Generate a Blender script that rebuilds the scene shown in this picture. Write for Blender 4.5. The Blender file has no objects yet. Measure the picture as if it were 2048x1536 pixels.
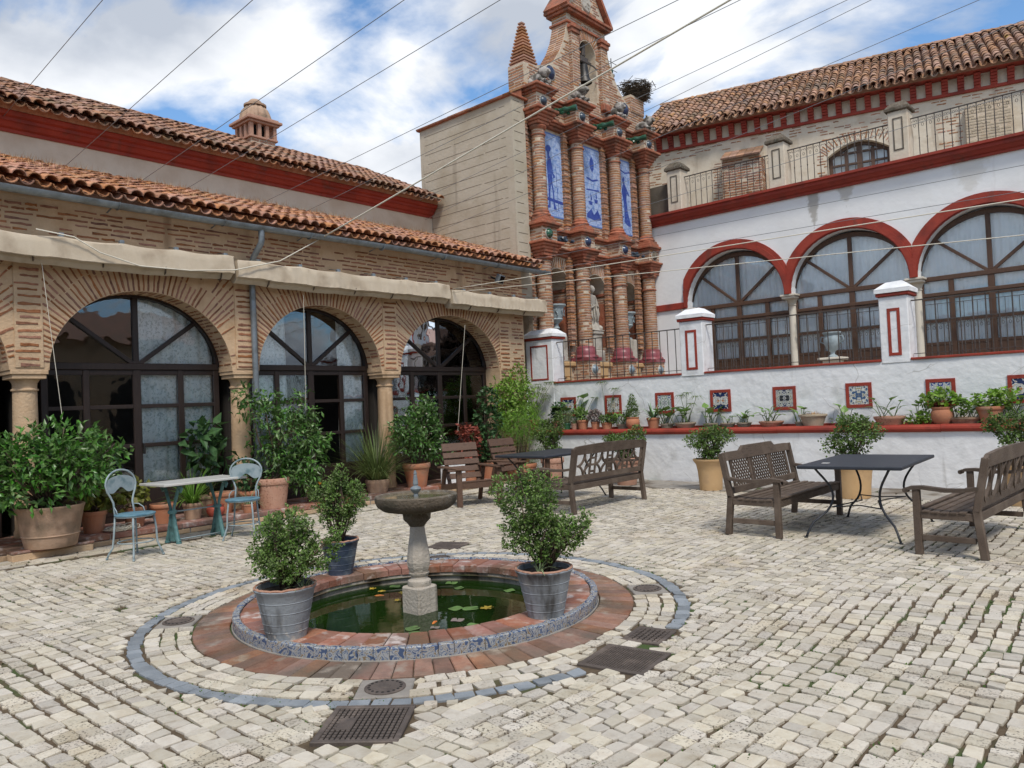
import bpy, math, random
import numpy as np
from mathutils import Vector, Matrix, Quaternion
RND = random.Random(11)
NPR = np.random.default_rng(5)
SC = bpy.context.scene
COL = SC.collection
rad = math.radians

# ---------------------------------------------------------------- camera
CAM_POS = Vector((0, 0, 1.5))
RIGHT = Vector((0.74476619, 0.66589652, -0.04364806))
UPV = Vector((0.05123142, 0.00816021, 0.99865347))
FWD = Vector((-0.66535605, 0.74599949, 0.02803737))
FPX = 1543.85
cd = bpy.data.cameras.new('camera')
cd.sensor_width = 36.0
cd.lens = FPX / 2048 * 36.0
cd.clip_start = 0.05
cd.clip_end = 2000
cam = bpy.data.objects.new('camera', cd)
COL.objects.link(cam)
mw = Matrix((RIGHT, UPV, -FWD)).transposed().to_4x4()
mw.translation = CAM_POS
cam.matrix_world = mw
SC.camera = cam

# ---------------------------------------------------------------- sky, sun, exposure
SUN_DIR = Vector((0.46, -0.36, 0.81)).normalized()      # towards the sun
world = bpy.data.worlds.new('World')
SC.world = world
world.use_nodes = True
wn = world.node_tree
wn.nodes.clear()


def wnode(t, **k):
    n = wn.nodes.new(t)
    for a, b in k.items():
        setattr(n, a, b)
    return n


wl = wn.links.new
sky = wnode('ShaderNodeTexSky', sky_type='NISHITA', sun_disc=False)
sky.sun_elevation = math.asin(SUN_DIR.z)
sky.sun_rotation = math.atan2(SUN_DIR.x, SUN_DIR.y)
sky.air_density = 1.0
sky.dust_density = 0.6
sky.ozone_density = 1.6
tc = wnode('ShaderNodeTexCoord')
sep = wnode('ShaderNodeSeparateXYZ')
wl(tc.outputs['Generated'], sep.inputs[0])
zc = wnode('ShaderNodeMath', operation='MAXIMUM')
wl(sep.outputs[2], zc.inputs[0])
zc.inputs[1].default_value = 0.0
za = wnode('ShaderNodeMath', operation='ADD')
wl(zc.outputs[0], za.inputs[0])
za.inputs[1].default_value = 0.30
dv = []
for i in (0, 1):
    d = wnode('ShaderNodeMath', operation='DIVIDE')
    wl(sep.outputs[i], d.inputs[0])
    wl(za.outputs[0], d.inputs[1])
    dv.append(d)
cmb = wnode('ShaderNodeCombineXYZ')
wl(dv[0].outputs[0], cmb.inputs[0])
wl(dv[1].outputs[0], cmb.inputs[1])
mp = wnode('ShaderNodeMapping')
mp.inputs['Location'].default_value = (9.1, -2.4, 0.0)
mp.inputs['Rotation'].default_value = (0, 0, 0.0)
mp.inputs['Scale'].default_value = (1.0, 1.35, 1.0)
wl(cmb.outputs[0], mp.inputs[0])
cn = wnode('ShaderNodeTexNoise')
cn.inputs['Scale'].default_value = 1.6
cn.inputs['Detail'].default_value = 9
cn.inputs['Roughness'].default_value = 0.55
cn.inputs['Distortion'].default_value = 0.25
wl(mp.outputs[0], cn.inputs[0])
cr = wnode('ShaderNodeValToRGB')
cr.color_ramp.elements[0].position = 0.43
cr.color_ramp.elements[0].color = (0, 0, 0, 1)
cr.color_ramp.elements[1].position = 0.53
cr.color_ramp.elements[1].color = (1, 1, 1, 1)
wl(cn.outputs['Fac'], cr.inputs[0])
cn2 = wnode('ShaderNodeTexNoise')
cn2.inputs['Scale'].default_value = 2.3
cn2.inputs['Detail'].default_value = 7
cn2.inputs['Roughness'].default_value = 0.5
wl(cmb.outputs[0], cn2.inputs[0])
cr2 = wnode('ShaderNodeValToRGB')
cr2.color_ramp.elements[0].position = 0.40
cr2.color_ramp.elements[0].color = (4.2, 4.6, 5.3, 1)
cr2.color_ramp.elements[1].position = 0.58
cr2.color_ramp.elements[1].color = (7.7, 7.9, 8.2, 1)
wl(cn2.outputs['Fac'], cr2.inputs[0])
mixs = wnode('ShaderNodeMix', data_type='RGBA')
wl(cr.outputs[0], mixs.inputs['Factor'])
skm = wnode('ShaderNodeMix', data_type='RGBA', blend_type='MULTIPLY')
skm.inputs['Factor'].default_value = 1.0
skm.inputs[7].default_value = (1.05, 1.32, 1.48, 1)
wl(sky.outputs[0], skm.inputs[6])
wl(skm.outputs[2], mixs.inputs[6])
wl(cr2.outputs[0], mixs.inputs[7])
bg = wnode('ShaderNodeBackground')
bg.inputs['Strength'].default_value = 0.1
wl(mixs.outputs[2], bg.inputs[0])
wo = wnode('ShaderNodeOutputWorld')
wl(bg.outputs[0], wo.inputs[0])

sl = bpy.data.lights.new('sun', 'SUN')
sl.energy = 2.1
sl.angle = rad(12)
sl.color = (1.0, 0.955, 0.88)
sun = bpy.data.objects.new('sun', sl)
COL.objects.link(sun)
sun.rotation_mode = 'QUATERNION'
sun.rotation_quaternion = SUN_DIR.to_track_quat('Z', 'Y')
sun.location = (2, -3, 14)

SC.view_settings.view_transform = 'Standard'
SC.view_settings.look = 'None'
SC.view_settings.exposure = 0.39
SC.view_settings.gamma = 1.0
SC.view_settings.use_curve_mapping = False
SC.render.engine = 'CYCLES'
SC.cycles.use_denoising = True
SC.cycles.max_bounces = 7
SC.cycles.diffuse_bounces = 3
SC.cycles.glossy_bounces = 3
SC.cycles.transparent_max_bounces = 12
SC.cycles.sample_clamp_indirect = 6


# ---------------------------------------------------------------- mesh builder
class MB:
    def __init__(s):
        s.v = []
        s.f = []

    def add(s, vs, fs):
        o = len(s.v)
        s.v.extend([tuple(p) for p in vs])
        s.f.extend([tuple(i + o for i in f) for f in fs])
        return s

    def box(s, x0, x1, y0, y1, z0, z1):
        vs = [(x, y, z) for z in (z0, z1) for y in (y0, y1) for x in (x0, x1)]
        return s.add(vs, [(0, 2, 3, 1), (4, 5, 7, 6), (0, 1, 5, 4), (2, 6, 7, 3), (0, 4, 6, 2), (1, 3, 7, 5)])

    def cbox(s, x0, x1, y0, y1, z0, z1, c=.006):
        return s.obox(((x0 + x1) / 2, (y0 + y1) / 2, (z0 + z1) / 2), ((x1 - x0) / 2, 0, 0), (0, (y1 - y0) / 2, 0), (0, 0, (z1 - z0) / 2), c)

    def obox(s, c, a, b, d, ch=0.0):
        c, a, b, d = Vector(c), Vector(a), Vector(b), Vector(d)
        if ch <= 0:
            vs = [c + a * i + b * j + d * k for k in (-1, 1) for j in (-1, 1) for i in (-1, 1)]
            return s.add(vs, [(0, 2, 3, 1), (4, 5, 7, 6), (0, 1, 5, 4), (2, 6, 7, 3), (0, 4, 6, 2), (1, 3, 7, 5)])
        la, lb, ld = a.length, b.length, d.length
        ch = min(ch, la * .45, lb * .45, ld * .45)
        fa, fb, fd = 1 - ch / la, 1 - ch / lb, 1 - ch / ld
        vs, ix = [], {}
        for i in (-1, 1):
            for j in (-1, 1):
                for k in (-1, 1):
                    ix[i, j, k] = len(vs)
                    vs += [c + a * i + b * j * fb + d * k * fd, c + a * i * fa + b * j + d * k * fd, c + a * i * fa + b * j * fb + d * k]
        g = lambda i, j, k, w: ix[i, j, k] + w
        fs = []
        for t in (-1, 1):
            q = [(-1, -1), (1, -1), (1, 1), (-1, 1)]
            if t < 0:
                q = q[::-1]
            fs.append(tuple(g(t, p, r, 0) for p, r in q))
            fs.append(tuple(g(r, t, p, 1) for p, r in q))
            fs.append(tuple(g(p, r, t, 2) for p, r in q))
        for p in (-1, 1):
            for r in (-1, 1):
                fs.append((g(p, r, -1, 0), g(p, r, 1, 0), g(p, r, 1, 1), g(p, r, -1, 1)))
                fs.append((g(-1, p, r, 1), g(1, p, r, 1), g(1, p, r, 2), g(-1, p, r, 2)))
                fs.append((g(p, -1, r, 0), g(p, 1, r, 0), g(p, 1, r, 2), g(p, -1, r, 2)))
        for i in (-1, 1):
            for j in (-1, 1):
                for k in (-1, 1):
                    fs.append((g(i, j, k, 0), g(i, j, k, 1), g(i, j, k, 2)))
        return s.add(vs, fs)

    def bar(s, p, q, w, h, up=(0, 0, 1), ch=0.0):
        p, q = Vector(p), Vector(q)
        d = (q - p)
        l = d.length
        d.normalize()
        r = d.cross(Vector(up))
        if r.length < 1e-4:
            r = d.cross(Vector((1, 0, 0)))
        r.normalize()
        u = r.cross(d)
        return s.obox((p + q) / 2, d * l / 2, r * w / 2, u * h / 2, ch)

    def tube(s, pts, r, n=6, caps=True):
        pts = [Vector(p) for p in pts]
        rs = r if isinstance(r, (list, tuple)) else [r] * len(pts)
        vs = []
        prev = None
        for i, p in enumerate(pts):
            a = pts[max(i - 1, 0)]
            b = pts[min(i + 1, len(pts) - 1)]
            t = (b - a).normalized()
            if prev is None:
                x = t.cross(Vector((0, 0, 1)))
                if x.length < .05:
                    x = t.cross(Vector((0, 1, 0)))
            else:
                x = prev - t * prev.dot(t)
            x.normalize()
            prev = x
            y = t.cross(x)
            for k in range(n):
                an = 2 * math.pi * k / n
                vs.append(p + (x * math.cos(an) + y * math.sin(an)) * rs[i])
        fs = []
        for i in range(len(pts) - 1):
            for k in range(n):
                k2 = (k + 1) % n
                fs.append((i * n + k, i * n + k2, (i + 1) * n + k2, (i + 1) * n + k))
        if caps:
            fs.append(tuple(range(n))[::-1])
            fs.append(tuple((len(pts) - 1) * n + k for k in range(n)))
        return s.add(vs, fs)

    def lathe(s, prof, n=20, c=(0, 0, 0), a0=0.0, a1=None, caps=True, wob=0.0, ph=0.0):
        full = a1 is None
        m = n if full else n + 1
        vs = []
        for r, z in prof:
            for k in range(m):
                an = a0 + (2 * math.pi if full else a1 - a0) * k / n + ph
                rr = r * (1 + wob * math.sin(3 * an + z * 5))
                vs.append((c[0] + rr * math.cos(an), c[1] + rr * math.sin(an), c[2] + z))
        fs = []
        for i in range(len(prof) - 1):
            for k in range(n if full else n):
                k2 = (k + 1) % m
                fs.append((i * m + k, i * m + k2, (i + 1) * m + k2, (i + 1) * m + k))
        if caps and full:
            if prof[0][0] > 1e-5:
                fs.append(tuple(range(m))[::-1])
            if prof[-1][0] > 1e-5:
                fs.append(tuple((len(prof) - 1) * m + k for k in range(m)))
        return s.add(vs, fs)

    def prism(s, poly, f0, f1):
        """poly: 2-D points; f0, f1 map a 2-D point to 3-D (the two end faces)"""
        n = len(poly)
        vs = [f0(p) for p in poly] + [f1(p) for p in poly]
        fs = [tuple(range(n))[::-1], tuple(range(n, 2 * n))]
        for i in range(n):
            j = (i + 1) % n
            fs.append((i, j, n + j, n + i))
        return s.add(vs, fs)

    def ico(s, c, r, sub=1, sc=(1, 1, 1), jit=0.0):
        t = (1 + 5 ** .5) / 2
        V = [Vector(p).normalized() for p in [(-1, t, 0), (1, t, 0), (-1, -t, 0), (1, -t, 0), (0, -1, t), (0, 1, t), (0, -1, -t), (0, 1, -t), (t, 0, -1), (t, 0, 1), (-t, 0, -1), (-t, 0, 1)]]
        F = [(0, 11, 5), (0, 5, 1), (0, 1, 7), (0, 7, 10), (0, 10, 11), (1, 5, 9), (5, 11, 4), (11, 10, 2), (10, 7, 6), (7, 1, 8), (3, 9, 4), (3, 4, 2), (3, 2, 6), (3, 6, 8), (3, 8, 9), (4, 9, 5), (2, 4, 11), (6, 2, 10), (8, 6, 7), (9, 8, 1)]
        for _ in range(sub):
            mid, F2 = {}, []

            def m(a, b):
                k = (min(a, b), max(a, b))
                if k not in mid:
                    mid[k] = len(V)
                    V.append(((V[a] + V[b]) / 2).normalized())
                return mid[k]
            for a, b, d in F:
                x, y, z = m(a, b), m(b, d), m(d, a)
                F2 += [(a, x, z), (b, y, x), (d, z, y), (x, y, z)]
            F = F2
        vs = [(c[0] + p.x * r * sc[0] * (1 + RND.uniform(-jit, jit)), c[1] + p.y * r * sc[1] * (1 + RND.uniform(-jit, jit)), c[2] + p.z * r * sc[2] * (1 + RND.uniform(-jit, jit))) for p in V]
        return s.add(vs, F)

    def mesh(s, name, mat, smooth=False):
        me = bpy.data.meshes.new(name)
        me.from_pydata(s.v, [], s.f)
        me.materials.append(M[mat])
        if smooth:
            try:
                me.shade_smooth()
                if smooth == 'auto':
                    me.set_sharp_from_angle(angle=rad(38))
            except Exception:
                pass
        me.update()
        return me

    def build(s, name, mat, parent=None, smooth=False, world=False):
        if world and parent is not None:
            o = parent
            off = Vector((0, 0, 0))
            while o is not None:
                off += Vector(o.location)
                o = o.parent
            s.v = [(p[0] - off.x, p[1] - off.y, p[2] - off.z) for p in s.v]
        ob = bpy.data.objects.new(name, s.mesh(name, mat, smooth))
        COL.objects.link(ob)
        ob.parent = parent
        return ob


def tag(o, label=None, cat=None, group=None, kind=None):
    if label:
        o['label'] = label
    if cat:
        o['category'] = cat
    if group:
        o['group'] = group
    if kind:
        o['kind'] = kind
    return o


def thing(name, label, cat, loc=(0, 0, 0), rz=0.0, group=None):
    o = bpy.data.objects.new(name, None)
    o.empty_display_size = .1
    COL.objects.link(o)
    o.location = loc
    o.rotation_euler = (0, 0, rz)
    return tag(o, label, cat, group)


def copy_tree(o, parent=None):
    c = o.copy()
    COL.objects.link(c)
    c.parent = parent
    for ch in list(o.children):
        copy_tree(ch, c)
    return c


def np_mesh(name, V, F, mat, smooth=False):
    """V (n,3), F (m,k) arrays with k fixed"""
    me = bpy.data.meshes.new(name)
    V = np.ascontiguousarray(V, dtype=np.float32)
    F = np.ascontiguousarray(F, dtype=np.int32)
    m, k = F.shape
    me.vertices.add(len(V))
    me.vertices.foreach_set('co', V.ravel())
    me.loops.add(m * k)
    me.loops.foreach_set('vertex_index', F.ravel())
    me.polygons.add(m)
    me.polygons.foreach_set('loop_start', np.arange(0, m * k, k, dtype=np.int32))
    me.polygons.foreach_set('use_smooth', np.full(m, bool(smooth)))
    me.materials.append(M[mat])
    me.update(calc_edges=True)
    return me


def np_obj(name, V, F, mat, parent=None, smooth=False):
    o = bpy.data.objects.new(name, np_mesh(name, V, F, mat, smooth))
    COL.objects.link(o)
    o.parent = parent
    return o


def to_px(p):
    d = Vector(p) - CAM_POS
    z = d.dot(FWD)
    if z < .1:
        return None
    return (1024 + d.dot(RIGHT) / z * FPX, 768 - d.dot(UPV) / z * FPX, z)


def gz(x, y, z=0.0):
    d = RIGHT * ((x - 1024) / FPX) + UPV * ((768 - y) / FPX) + FWD
    return CAM_POS + d * ((z - CAM_POS.z) / d.z)


def tri_faces(fs):
    out = []
    for f in fs:
        for i in range(1, len(f) - 1):
            out.append((f[0], f[i], f[i + 1]))
    return np.array(out, dtype=np.int32)


def pieces(single, mass, parent, units, xf, mat, limit=300, off=(0, 0, 0), smooth=False, hidden=None):
    """alike pieces: xf = list of (unit index, 4x4 Matrix in world space). The ones that show largest become parts, the rest one part"""
    off = Vector(off)
    sc = []
    for i, (u, m) in enumerate(xf):
        p = m.translation
        q = to_px(p)
        a = -1
        if q and -30 < q[0] < 2078 and -30 < q[1] < 1566 and not (hidden and hidden(p)):
            s = [m.col[k].to_3d().length for k in range(3)]
            s.sort()
            a = s[1] * s[2] / q[2] ** 2
        sc.append((-a, i))
    sc.sort()
    pick = set(i for a, i in sc[:limit] if a < 0)
    meshes = []
    for u in units:
        me = bpy.data.meshes.new(single)
        me.from_pydata(u.v, [], u.f)
        me.materials.append(M[mat])
        if smooth:
            me.shade_smooth()
        meshes.append(me)
    rest = []
    T = Matrix.Translation(-off)
    for i, (u, m) in enumerate(xf):
        if i in pick:
            o = bpy.data.objects.new(single, meshes[u])
            COL.objects.link(o)
            o.parent = parent
            o.matrix_local = T @ m
        else:
            rest.append((u, m))
    if rest:
        UV = [np.array(u.v) for u in units]
        UF = [tri_faces(u.f) for u in units]
        Vs, Fs, b = [], [], 0
        for u, m in rest:
            A = np.array(T @ m)
            v = UV[u] @ A[:3, :3].T + A[:3, 3]
            Vs.append(v)
            Fs.append(UF[u] + b)
            b += len(v)
        o = np_obj(mass, np.concatenate(Vs), np.concatenate(Fs), mat, parent, smooth)
        o['kind'] = 'stuff'


def frame(p, ax, ay, az, sx, sy, sz):
    """matrix from origin and three axes scaled"""
    ax, ay, az = Vector(ax).normalized() * sx, Vector(ay).normalized() * sy, Vector(az).normalized() * sz
    m = Matrix((ax, ay, az)).transposed().to_4x4()
    m.translation = Vector(p)
    return m


def smooth_noise(x, y, s=0.0):
    return (math.sin(x * 1.3 + s) + math.sin(y * 1.7 + 2.1 * s + 1.1) + math.sin((x + y) * .9 + s * 3.3) + math.sin((x - y) * 2.3 + s * .7)) / 4
# ---------------------------------------------------------------- materials
M = {}


def mat(name, cols, scale=8.0, rough=.8, bump=.2, bscale=None, var=0.0, detail=6, spec=.3, dirt=None, dscale=2.0, dlo=.5, dhi=.7, pits=None, pscale=60, metal=0.0, streak=None, stretch=None, hue=0.0, isl=False, sub=0.0, coat=0.0, moss=None, stains=None, cracks=None):
    """noise ramp between cols in world space; var: brightness change per piece; dirt: second large patchy colour"""
    m = bpy.data.materials.new(name)
    m.use_nodes = True
    nt = m.node_tree
    N, L = nt.nodes, nt.links.new
    b = N['Principled BSDF']
    b.inputs['Roughness'].default_value = rough
    b.inputs['Metallic'].default_value = metal
    b.inputs['Specular IOR Level'].default_value = spec
    if coat:
        b.inputs['Coat Weight'].default_value = coat
        b.inputs['Coat Roughness'].default_value = .12
    g = N.new('ShaderNodeNewGeometry')
    vec = g.outputs['Position']
    if stretch:
        mpn = N.new('ShaderNodeMapping')
        mpn.inputs['Scale'].default_value = stretch
        L(vec, mpn.inputs[0])
        vec = mpn.outputs[0]
    n = N.new('ShaderNodeTexNoise')
    n.inputs['Scale'].default_value = scale
    n.inputs['Detail'].default_value = detail
    n.inputs['Roughness'].default_value = .6
    L(vec, n.inputs[0])
    r = N.new('ShaderNodeValToRGB')
    el = r.color_ramp.elements
    while len(el) < len(cols):
        el.new(.5)
    for i, c in enumerate(cols):
        el[i].position = .3 + .4 * i / max(1, len(cols) - 1)
        el[i].color = (*c, 1)
    L(n.outputs['Fac'], r.inputs[0])
    col = r.outputs[0]

    def mix(fac, c1, c2, blend='MIX'):
        x = N.new('ShaderNodeMix')
        x.data_type = 'RGBA'
        x.blend_type = blend
        if isinstance(fac, (int, float)):
            x.inputs['Factor'].default_value = fac
        else:
            L(fac, x.inputs['Factor'])
        for s, c in ((6, c1), (7, c2)):
            if isinstance(c, tuple):
                x.inputs[s].default_value = (*c, 1)
            else:
                L(c, x.inputs[s])
        return x.outputs[2]

    def noise(sc, lo, hi, dt=5, vv=None):
        q = N.new('ShaderNodeTexNoise')
        q.inputs['Scale'].default_value = sc
        q.inputs['Detail'].default_value = dt
        L(vv or g.outputs['Position'], q.inputs[0])
        w = N.new('ShaderNodeMapRange')
        w.inputs[1].default_value = lo
        w.inputs[2].default_value = hi
        w.clamp = True
        L(q.outputs['Fac'], w.inputs[0])
        return w.outputs[0]
    if dirt:
        col = mix(noise(dscale, dlo, dhi), col, dirt)
    if moss:
        col = mix(noise(moss[1], moss[2], moss[3], 7), col, moss[0])
    if streak:                       # (colour, scale, lo, hi): vertical run-off stains
        mq = N.new('ShaderNodeMapping')
        mq.inputs['Scale'].default_value = (1, 1, .12)
        L(g.outputs['Position'], mq.inputs[0])
        col = mix(noise(streak[1], streak[2], streak[3], 6, mq.outputs[0]), col, streak[0])
    if cracks:                       # thin hairline cracks, broken up by noise
        vo = N.new('ShaderNodeTexVoronoi')
        vo.feature = 'DISTANCE_TO_EDGE'
        vo.inputs['Scale'].default_value = cracks[1]
        wv_ = N.new('ShaderNodeMix')
        wv_.data_type = 'VECTOR'
        wv_.inputs['Factor'].default_value = .25
        nw = N.new('ShaderNodeTexNoise')
        nw.inputs['Scale'].default_value = 3
        L(g.outputs['Position'], nw.inputs[0])
        L(g.outputs['Position'], wv_.inputs[4])
        L(nw.outputs['Color'], wv_.inputs[5])
        L(wv_.outputs[1], vo.inputs['Vector'])
        lt = N.new('ShaderNodeMapRange')
        lt.inputs[1].default_value = .012
        lt.inputs[2].default_value = .004
        L(vo.outputs['Distance'], lt.inputs[0])
        mu = N.new('ShaderNodeMath')
        mu.operation = 'MULTIPLY'
        L(lt.outputs[0], mu.inputs[0])
        L(noise(1.1, .50, .60), mu.inputs[1])
        col = mix(mu.outputs[0], col, cracks[0])
    for (sx_, sz0, sz1, sw_, sc_) in stains or ():      # water stain running down from z1 to z0 at x
        sp_ = N.new('ShaderNodeSeparateXYZ')
        L(g.outputs['Position'], sp_.inputs[0])
        def mm(op, a, b=None):
            q = N.new('ShaderNodeMath')
            q.operation = op
            for i_, v_ in enumerate((a, b)):
                if v_ is None:
                    continue
                if isinstance(v_, (int, float)):
                    q.inputs[i_].default_value = v_
                else:
                    L(v_, q.inputs[i_])
            return q.outputs[0]
        dx_n = mm('DIVIDE', mm('ABSOLUTE', mm('SUBTRACT', sp_.outputs[0], sx_)), sw_)
        hz = mm('DIVIDE', mm('SUBTRACT', sp_.outputs[2], sz0), sz1 - sz0)
        lim = mm('POWER', mm('MAXIMUM', hz, .001), .45)
        f_ = mm('SUBTRACT', lim, dx_n)
        f_ = mm('ADD', f_, mm('MULTIPLY', mm('SUBTRACT', noise(9, .3, .7), .5), .5))
        mr_ = N.new('ShaderNodeMapRange')
        mr_.inputs[1].default_value = .0
        mr_.inputs[2].default_value = .35
        mr_.inputs[4].default_value = .8
        L(f_, mr_.inputs[0])
        col = mix(mr_.outputs[0], col, sc_)
    if pits:
        pm_ = N.new('ShaderNodeMath')
        pm_.operation = 'MULTIPLY'
        L(noise(pscale, .56, .64, 3), pm_.inputs[0])
        L(noise(2.6, .46, .62, 4), pm_.inputs[1])
        col = mix(pm_.outputs[0], col, pits)
    if var or hue:
        oi = N.new('ShaderNodeObjectInfo')
        rnd = oi.outputs['Random']
        if isl:
            ad = N.new('ShaderNodeMath')
            ad.operation = 'ADD'
            L(oi.outputs['Random'], ad.inputs[0])
            L(g.outputs['Random Per Island'], ad.inputs[1])
            fr = N.new('ShaderNodeMath')
            fr.operation = 'FRACT'
            L(ad.outputs[0], fr.inputs[0])
            rnd = fr.outputs[0]
        hs = N.new('ShaderNodeHueSaturation')
        mr = N.new('ShaderNodeMapRange')
        mr.inputs[3].default_value = 1 - var
        mr.inputs[4].default_value = 1 + var
        L(rnd, mr.inputs[0])
        L(mr.outputs[0], hs.inputs['Value'])
        if hue:
            wn_ = N.new('ShaderNodeTexWhiteNoise')
            wn_.noise_dimensions = '1D'
            L(rnd, wn_.inputs['W'])
            m2 = N.new('ShaderNodeMapRange')
            m2.inputs[3].default_value = .5 - hue
            m2.inputs[4].default_value = .5 + hue
            L(wn_.outputs['Value'], m2.inputs[0])
            L(m2.outputs[0], hs.inputs['Hue'])
            m3 = N.new('ShaderNodeMapRange')
            m3.inputs[3].default_value = .82
            m3.inputs[4].default_value = 1.14
            L(wn_.outputs['Value'], m3.inputs[0])
            L(m3.outputs[0], hs.inputs['Saturation'])
        L(col, hs.inputs['Color'])
        col = hs.outputs[0]
    L(col, b.inputs['Base Color'])
    if bump:
        bn = N.new('ShaderNodeTexNoise')
        bn.inputs['Scale'].default_value = bscale or scale * 4
        bn.inputs['Detail'].default_value = 5
        L(vec, bn.inputs[0])
        bp = N.new('ShaderNodeBump')
        bp.inputs['Strength'].default_value = bump
        bp.inputs['Distance'].default_value = .02
        L(bn.outputs['Fac'], bp.inputs['Height'])
        L(bp.outputs[0], b.inputs['Normal'])
    if sub:
        tr = N.new('ShaderNodeBsdfTranslucent')
        L(col, tr.inputs[0])
        ms = N.new('ShaderNodeMixShader')
        ms.inputs[0].default_value = sub
        L(b.outputs[0], ms.inputs[1])
        L(tr.outputs[0], ms.inputs[2])
        L(ms.outputs[0], N['Material Output'].inputs[0])
    M[name] = m
    return m


W = lambda v: (v, v, v)
mat('soil', [(.065, .046, .028), (.115, .083, .052), (.045, .033, .02)], 6, .95, .5, 50, moss=((.055, .085, .025), 1.6, .52, .62))
mat('cobble', [(.425, .365, .28), (.535, .485, .40), (.465, .40, .315)], 7, .72, .25, 45, var=.17, hue=.006, isl=True, pits=(.16, .135, .11), pscale=75, spec=.3, dirt=(.45, .37, .27), dscale=1.3, dlo=.54, dhi=.78)
mat('bluestone', [(.185, .205, .225), (.27, .29, .31)], 9, .7, .3, 50, var=.18, isl=True)
mat('slab', [(.22, .20, .18), (.33, .30, .26), (.26, .22, .18)], 5, .6, .3, 30, var=.15, isl=True, dirt=(.14, .11, .08), dscale=2.2, dlo=.5, dhi=.65)
mat('ring_brick', [(.22, .085, .05), (.29, .155, .105), (.20, .10, .07)], 7, .75, .5, 40, var=.24, hue=.004, isl=True, dirt=(.13, .10, .075), dscale=2.2, dlo=.40, dhi=.62, moss=((.30, .25, .2), 5, .58, .70))
mat('coping_brick', [(.33, .18, .135), (.28, .11, .07), (.40, .28, .235)], 6, .65, .3, 40, var=.26, hue=.006, isl=True, dirt=(.17, .10, .065), dscale=2.5, dlo=.45, dhi=.62, moss=((.46, .38, .34), 7, .56, .66))
mat('pond_wall', [(.46, .42, .37), (.34, .3, .25)], 4, .8, .4, 30, streak=((.06, .05, .03), 5, .45, .62))
mat('mortar_warm', [(.52, .345, .205), (.60, .42, .265), (.49, .32, .185)], 3, .9, .5, 30, dirt=(.44, .33, .22), dscale=1.1, dlo=.5, dhi=.7, streak=((.25, .15, .08), 2.5, .60, .78))
mat('mortar_grey', [(.47, .37, .27), (.56, .46, .35), (.42, .31, .21)], 3.5, .9, .5, 30, dirt=(.5, .44, .36), dscale=1.6, dlo=.5, dhi=.7, streak=((.2, .14, .09), 3, .62, .8))
mat('brick_old', [(.25, .095, .05), (.33, .15, .085), (.195, .078, .043)], 9, .85, .5, 60, var=.25, hue=.006, isl=True)
mat('brick_tower', [(.32, .13, .068), (.40, .205, .12), (.26, .11, .06)], 9, .85, .5, 60, var=.25, hue=.006, isl=True)
mat('brick_red', [(.32, .085, .045), (.41, .15, .085), (.27, .085, .05)], 6, .8, .5, 30, var=.12, isl=True, dirt=(.20, .10, .065), dscale=3, dlo=.48, dhi=.68, streak=((.10, .07, .05), 5, .56, .74))
mat('render_beige', [(.42, .36, .27), (.47, .41, .32), (.40, .34, .25)], 1.6, .9, .35, 14, dirt=(.34, .28, .2), dscale=.9, dlo=.5, dhi=.75, streak=((.24, .2, .15), 3.2, .58, .8))
mat('wall_white', [(.75, .75, .75), (.80, .80, .79), (.77, .77, .765)], 1.2, .85, .3, 9, dirt=(.70, .69, .67), dscale=.8, dlo=.52, dhi=.8, streak=((.58, .56, .53), 5, .68, .88), stains=[(-6.48, 5.35, 6.1, .17, (.36, .33, .29)), (-5.75, 5.75, 6.1, .22, (.50, .47, .42)), (-3.3, 5.45, 6.1, .4, (.66, .64, .60))])
mat('garden_wall', [(.75, .755, .76), (.80, .80, .80), (.77, .775, .78)], 2.2, .8, .8, 7, dirt=(.62, .62, .61), dscale=3.2, dlo=.55, dhi=.74, cracks=((.52, .51, .49), 2.1), streak=((.56, .55, .53), 7, .64, .8))
mat('wall_cream', [(.54, .47, .37), (.60, .53, .43), (.50, .42, .32)], 1.3, .9, .3, 12, dirt=(.45, .35, .25), dscale=.9, dlo=.55, dhi=.8)
mat('wall_aged', [(.58, .49, .375), (.64, .56, .45), (.53, .44, .33)], 2.2, .9, .4, 18, dirt=(.46, .37, .27), dscale=1.8, dlo=.54, dhi=.74, streak=((.36, .29, .22), 5.0, .62, .8))
mat('paint_red', [(.27, .035, .022), (.34, .055, .033)], 3, .7, .3, 20, dirt=(.19, .035, .025), dscale=2.4, dlo=.5, dhi=.72, spec=.3, streak=((.16, .05, .035), 6, .58, .8))
mat('maroon', [(.22, .05, .06), (.29, .085, .10)], 4, .4, .15, 20, dirt=(.2, .05, .05), dscale=3, spec=.5)
mat('terracotta_roof', [(.265, .125, .078), (.34, .185, .12), (.205, .10, .064)], 9, .95, .4, 40, var=.28, hue=.006, isl=True, dirt=(.22, .15, .1), dscale=1.7, dlo=.5, dhi=.7)
mat('roof_orange', [(.36, .15, .082), (.45, .225, .13), (.28, .12, .07)], 9, .95, .4, 40, var=.25, hue=.006, isl=True, dirt=(.30, .20, .12), dscale=2, dlo=.55, dhi=.72)
mat('roof_mossy', [(.30, .15, .092), (.38, .22, .14), (.23, .12, .078)], 9, .95, .4, 40, var=.28, hue=.006, isl=True, dirt=(.20, .145, .105), dscale=1.4, dlo=.48, dhi=.68, moss=((.36, .24, .08), 2.4, .64, .74))
mat('dry_weed', [(.42, .24, .12), (.52, .34, .18)], 10, .9, 0)
mat('zinc', [(.20, .235, .26), (.28, .31, .335)], 14, .45, .1, 40, metal=.5, spec=.5, dirt=(.16, .17, .17), dscale=5)
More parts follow.
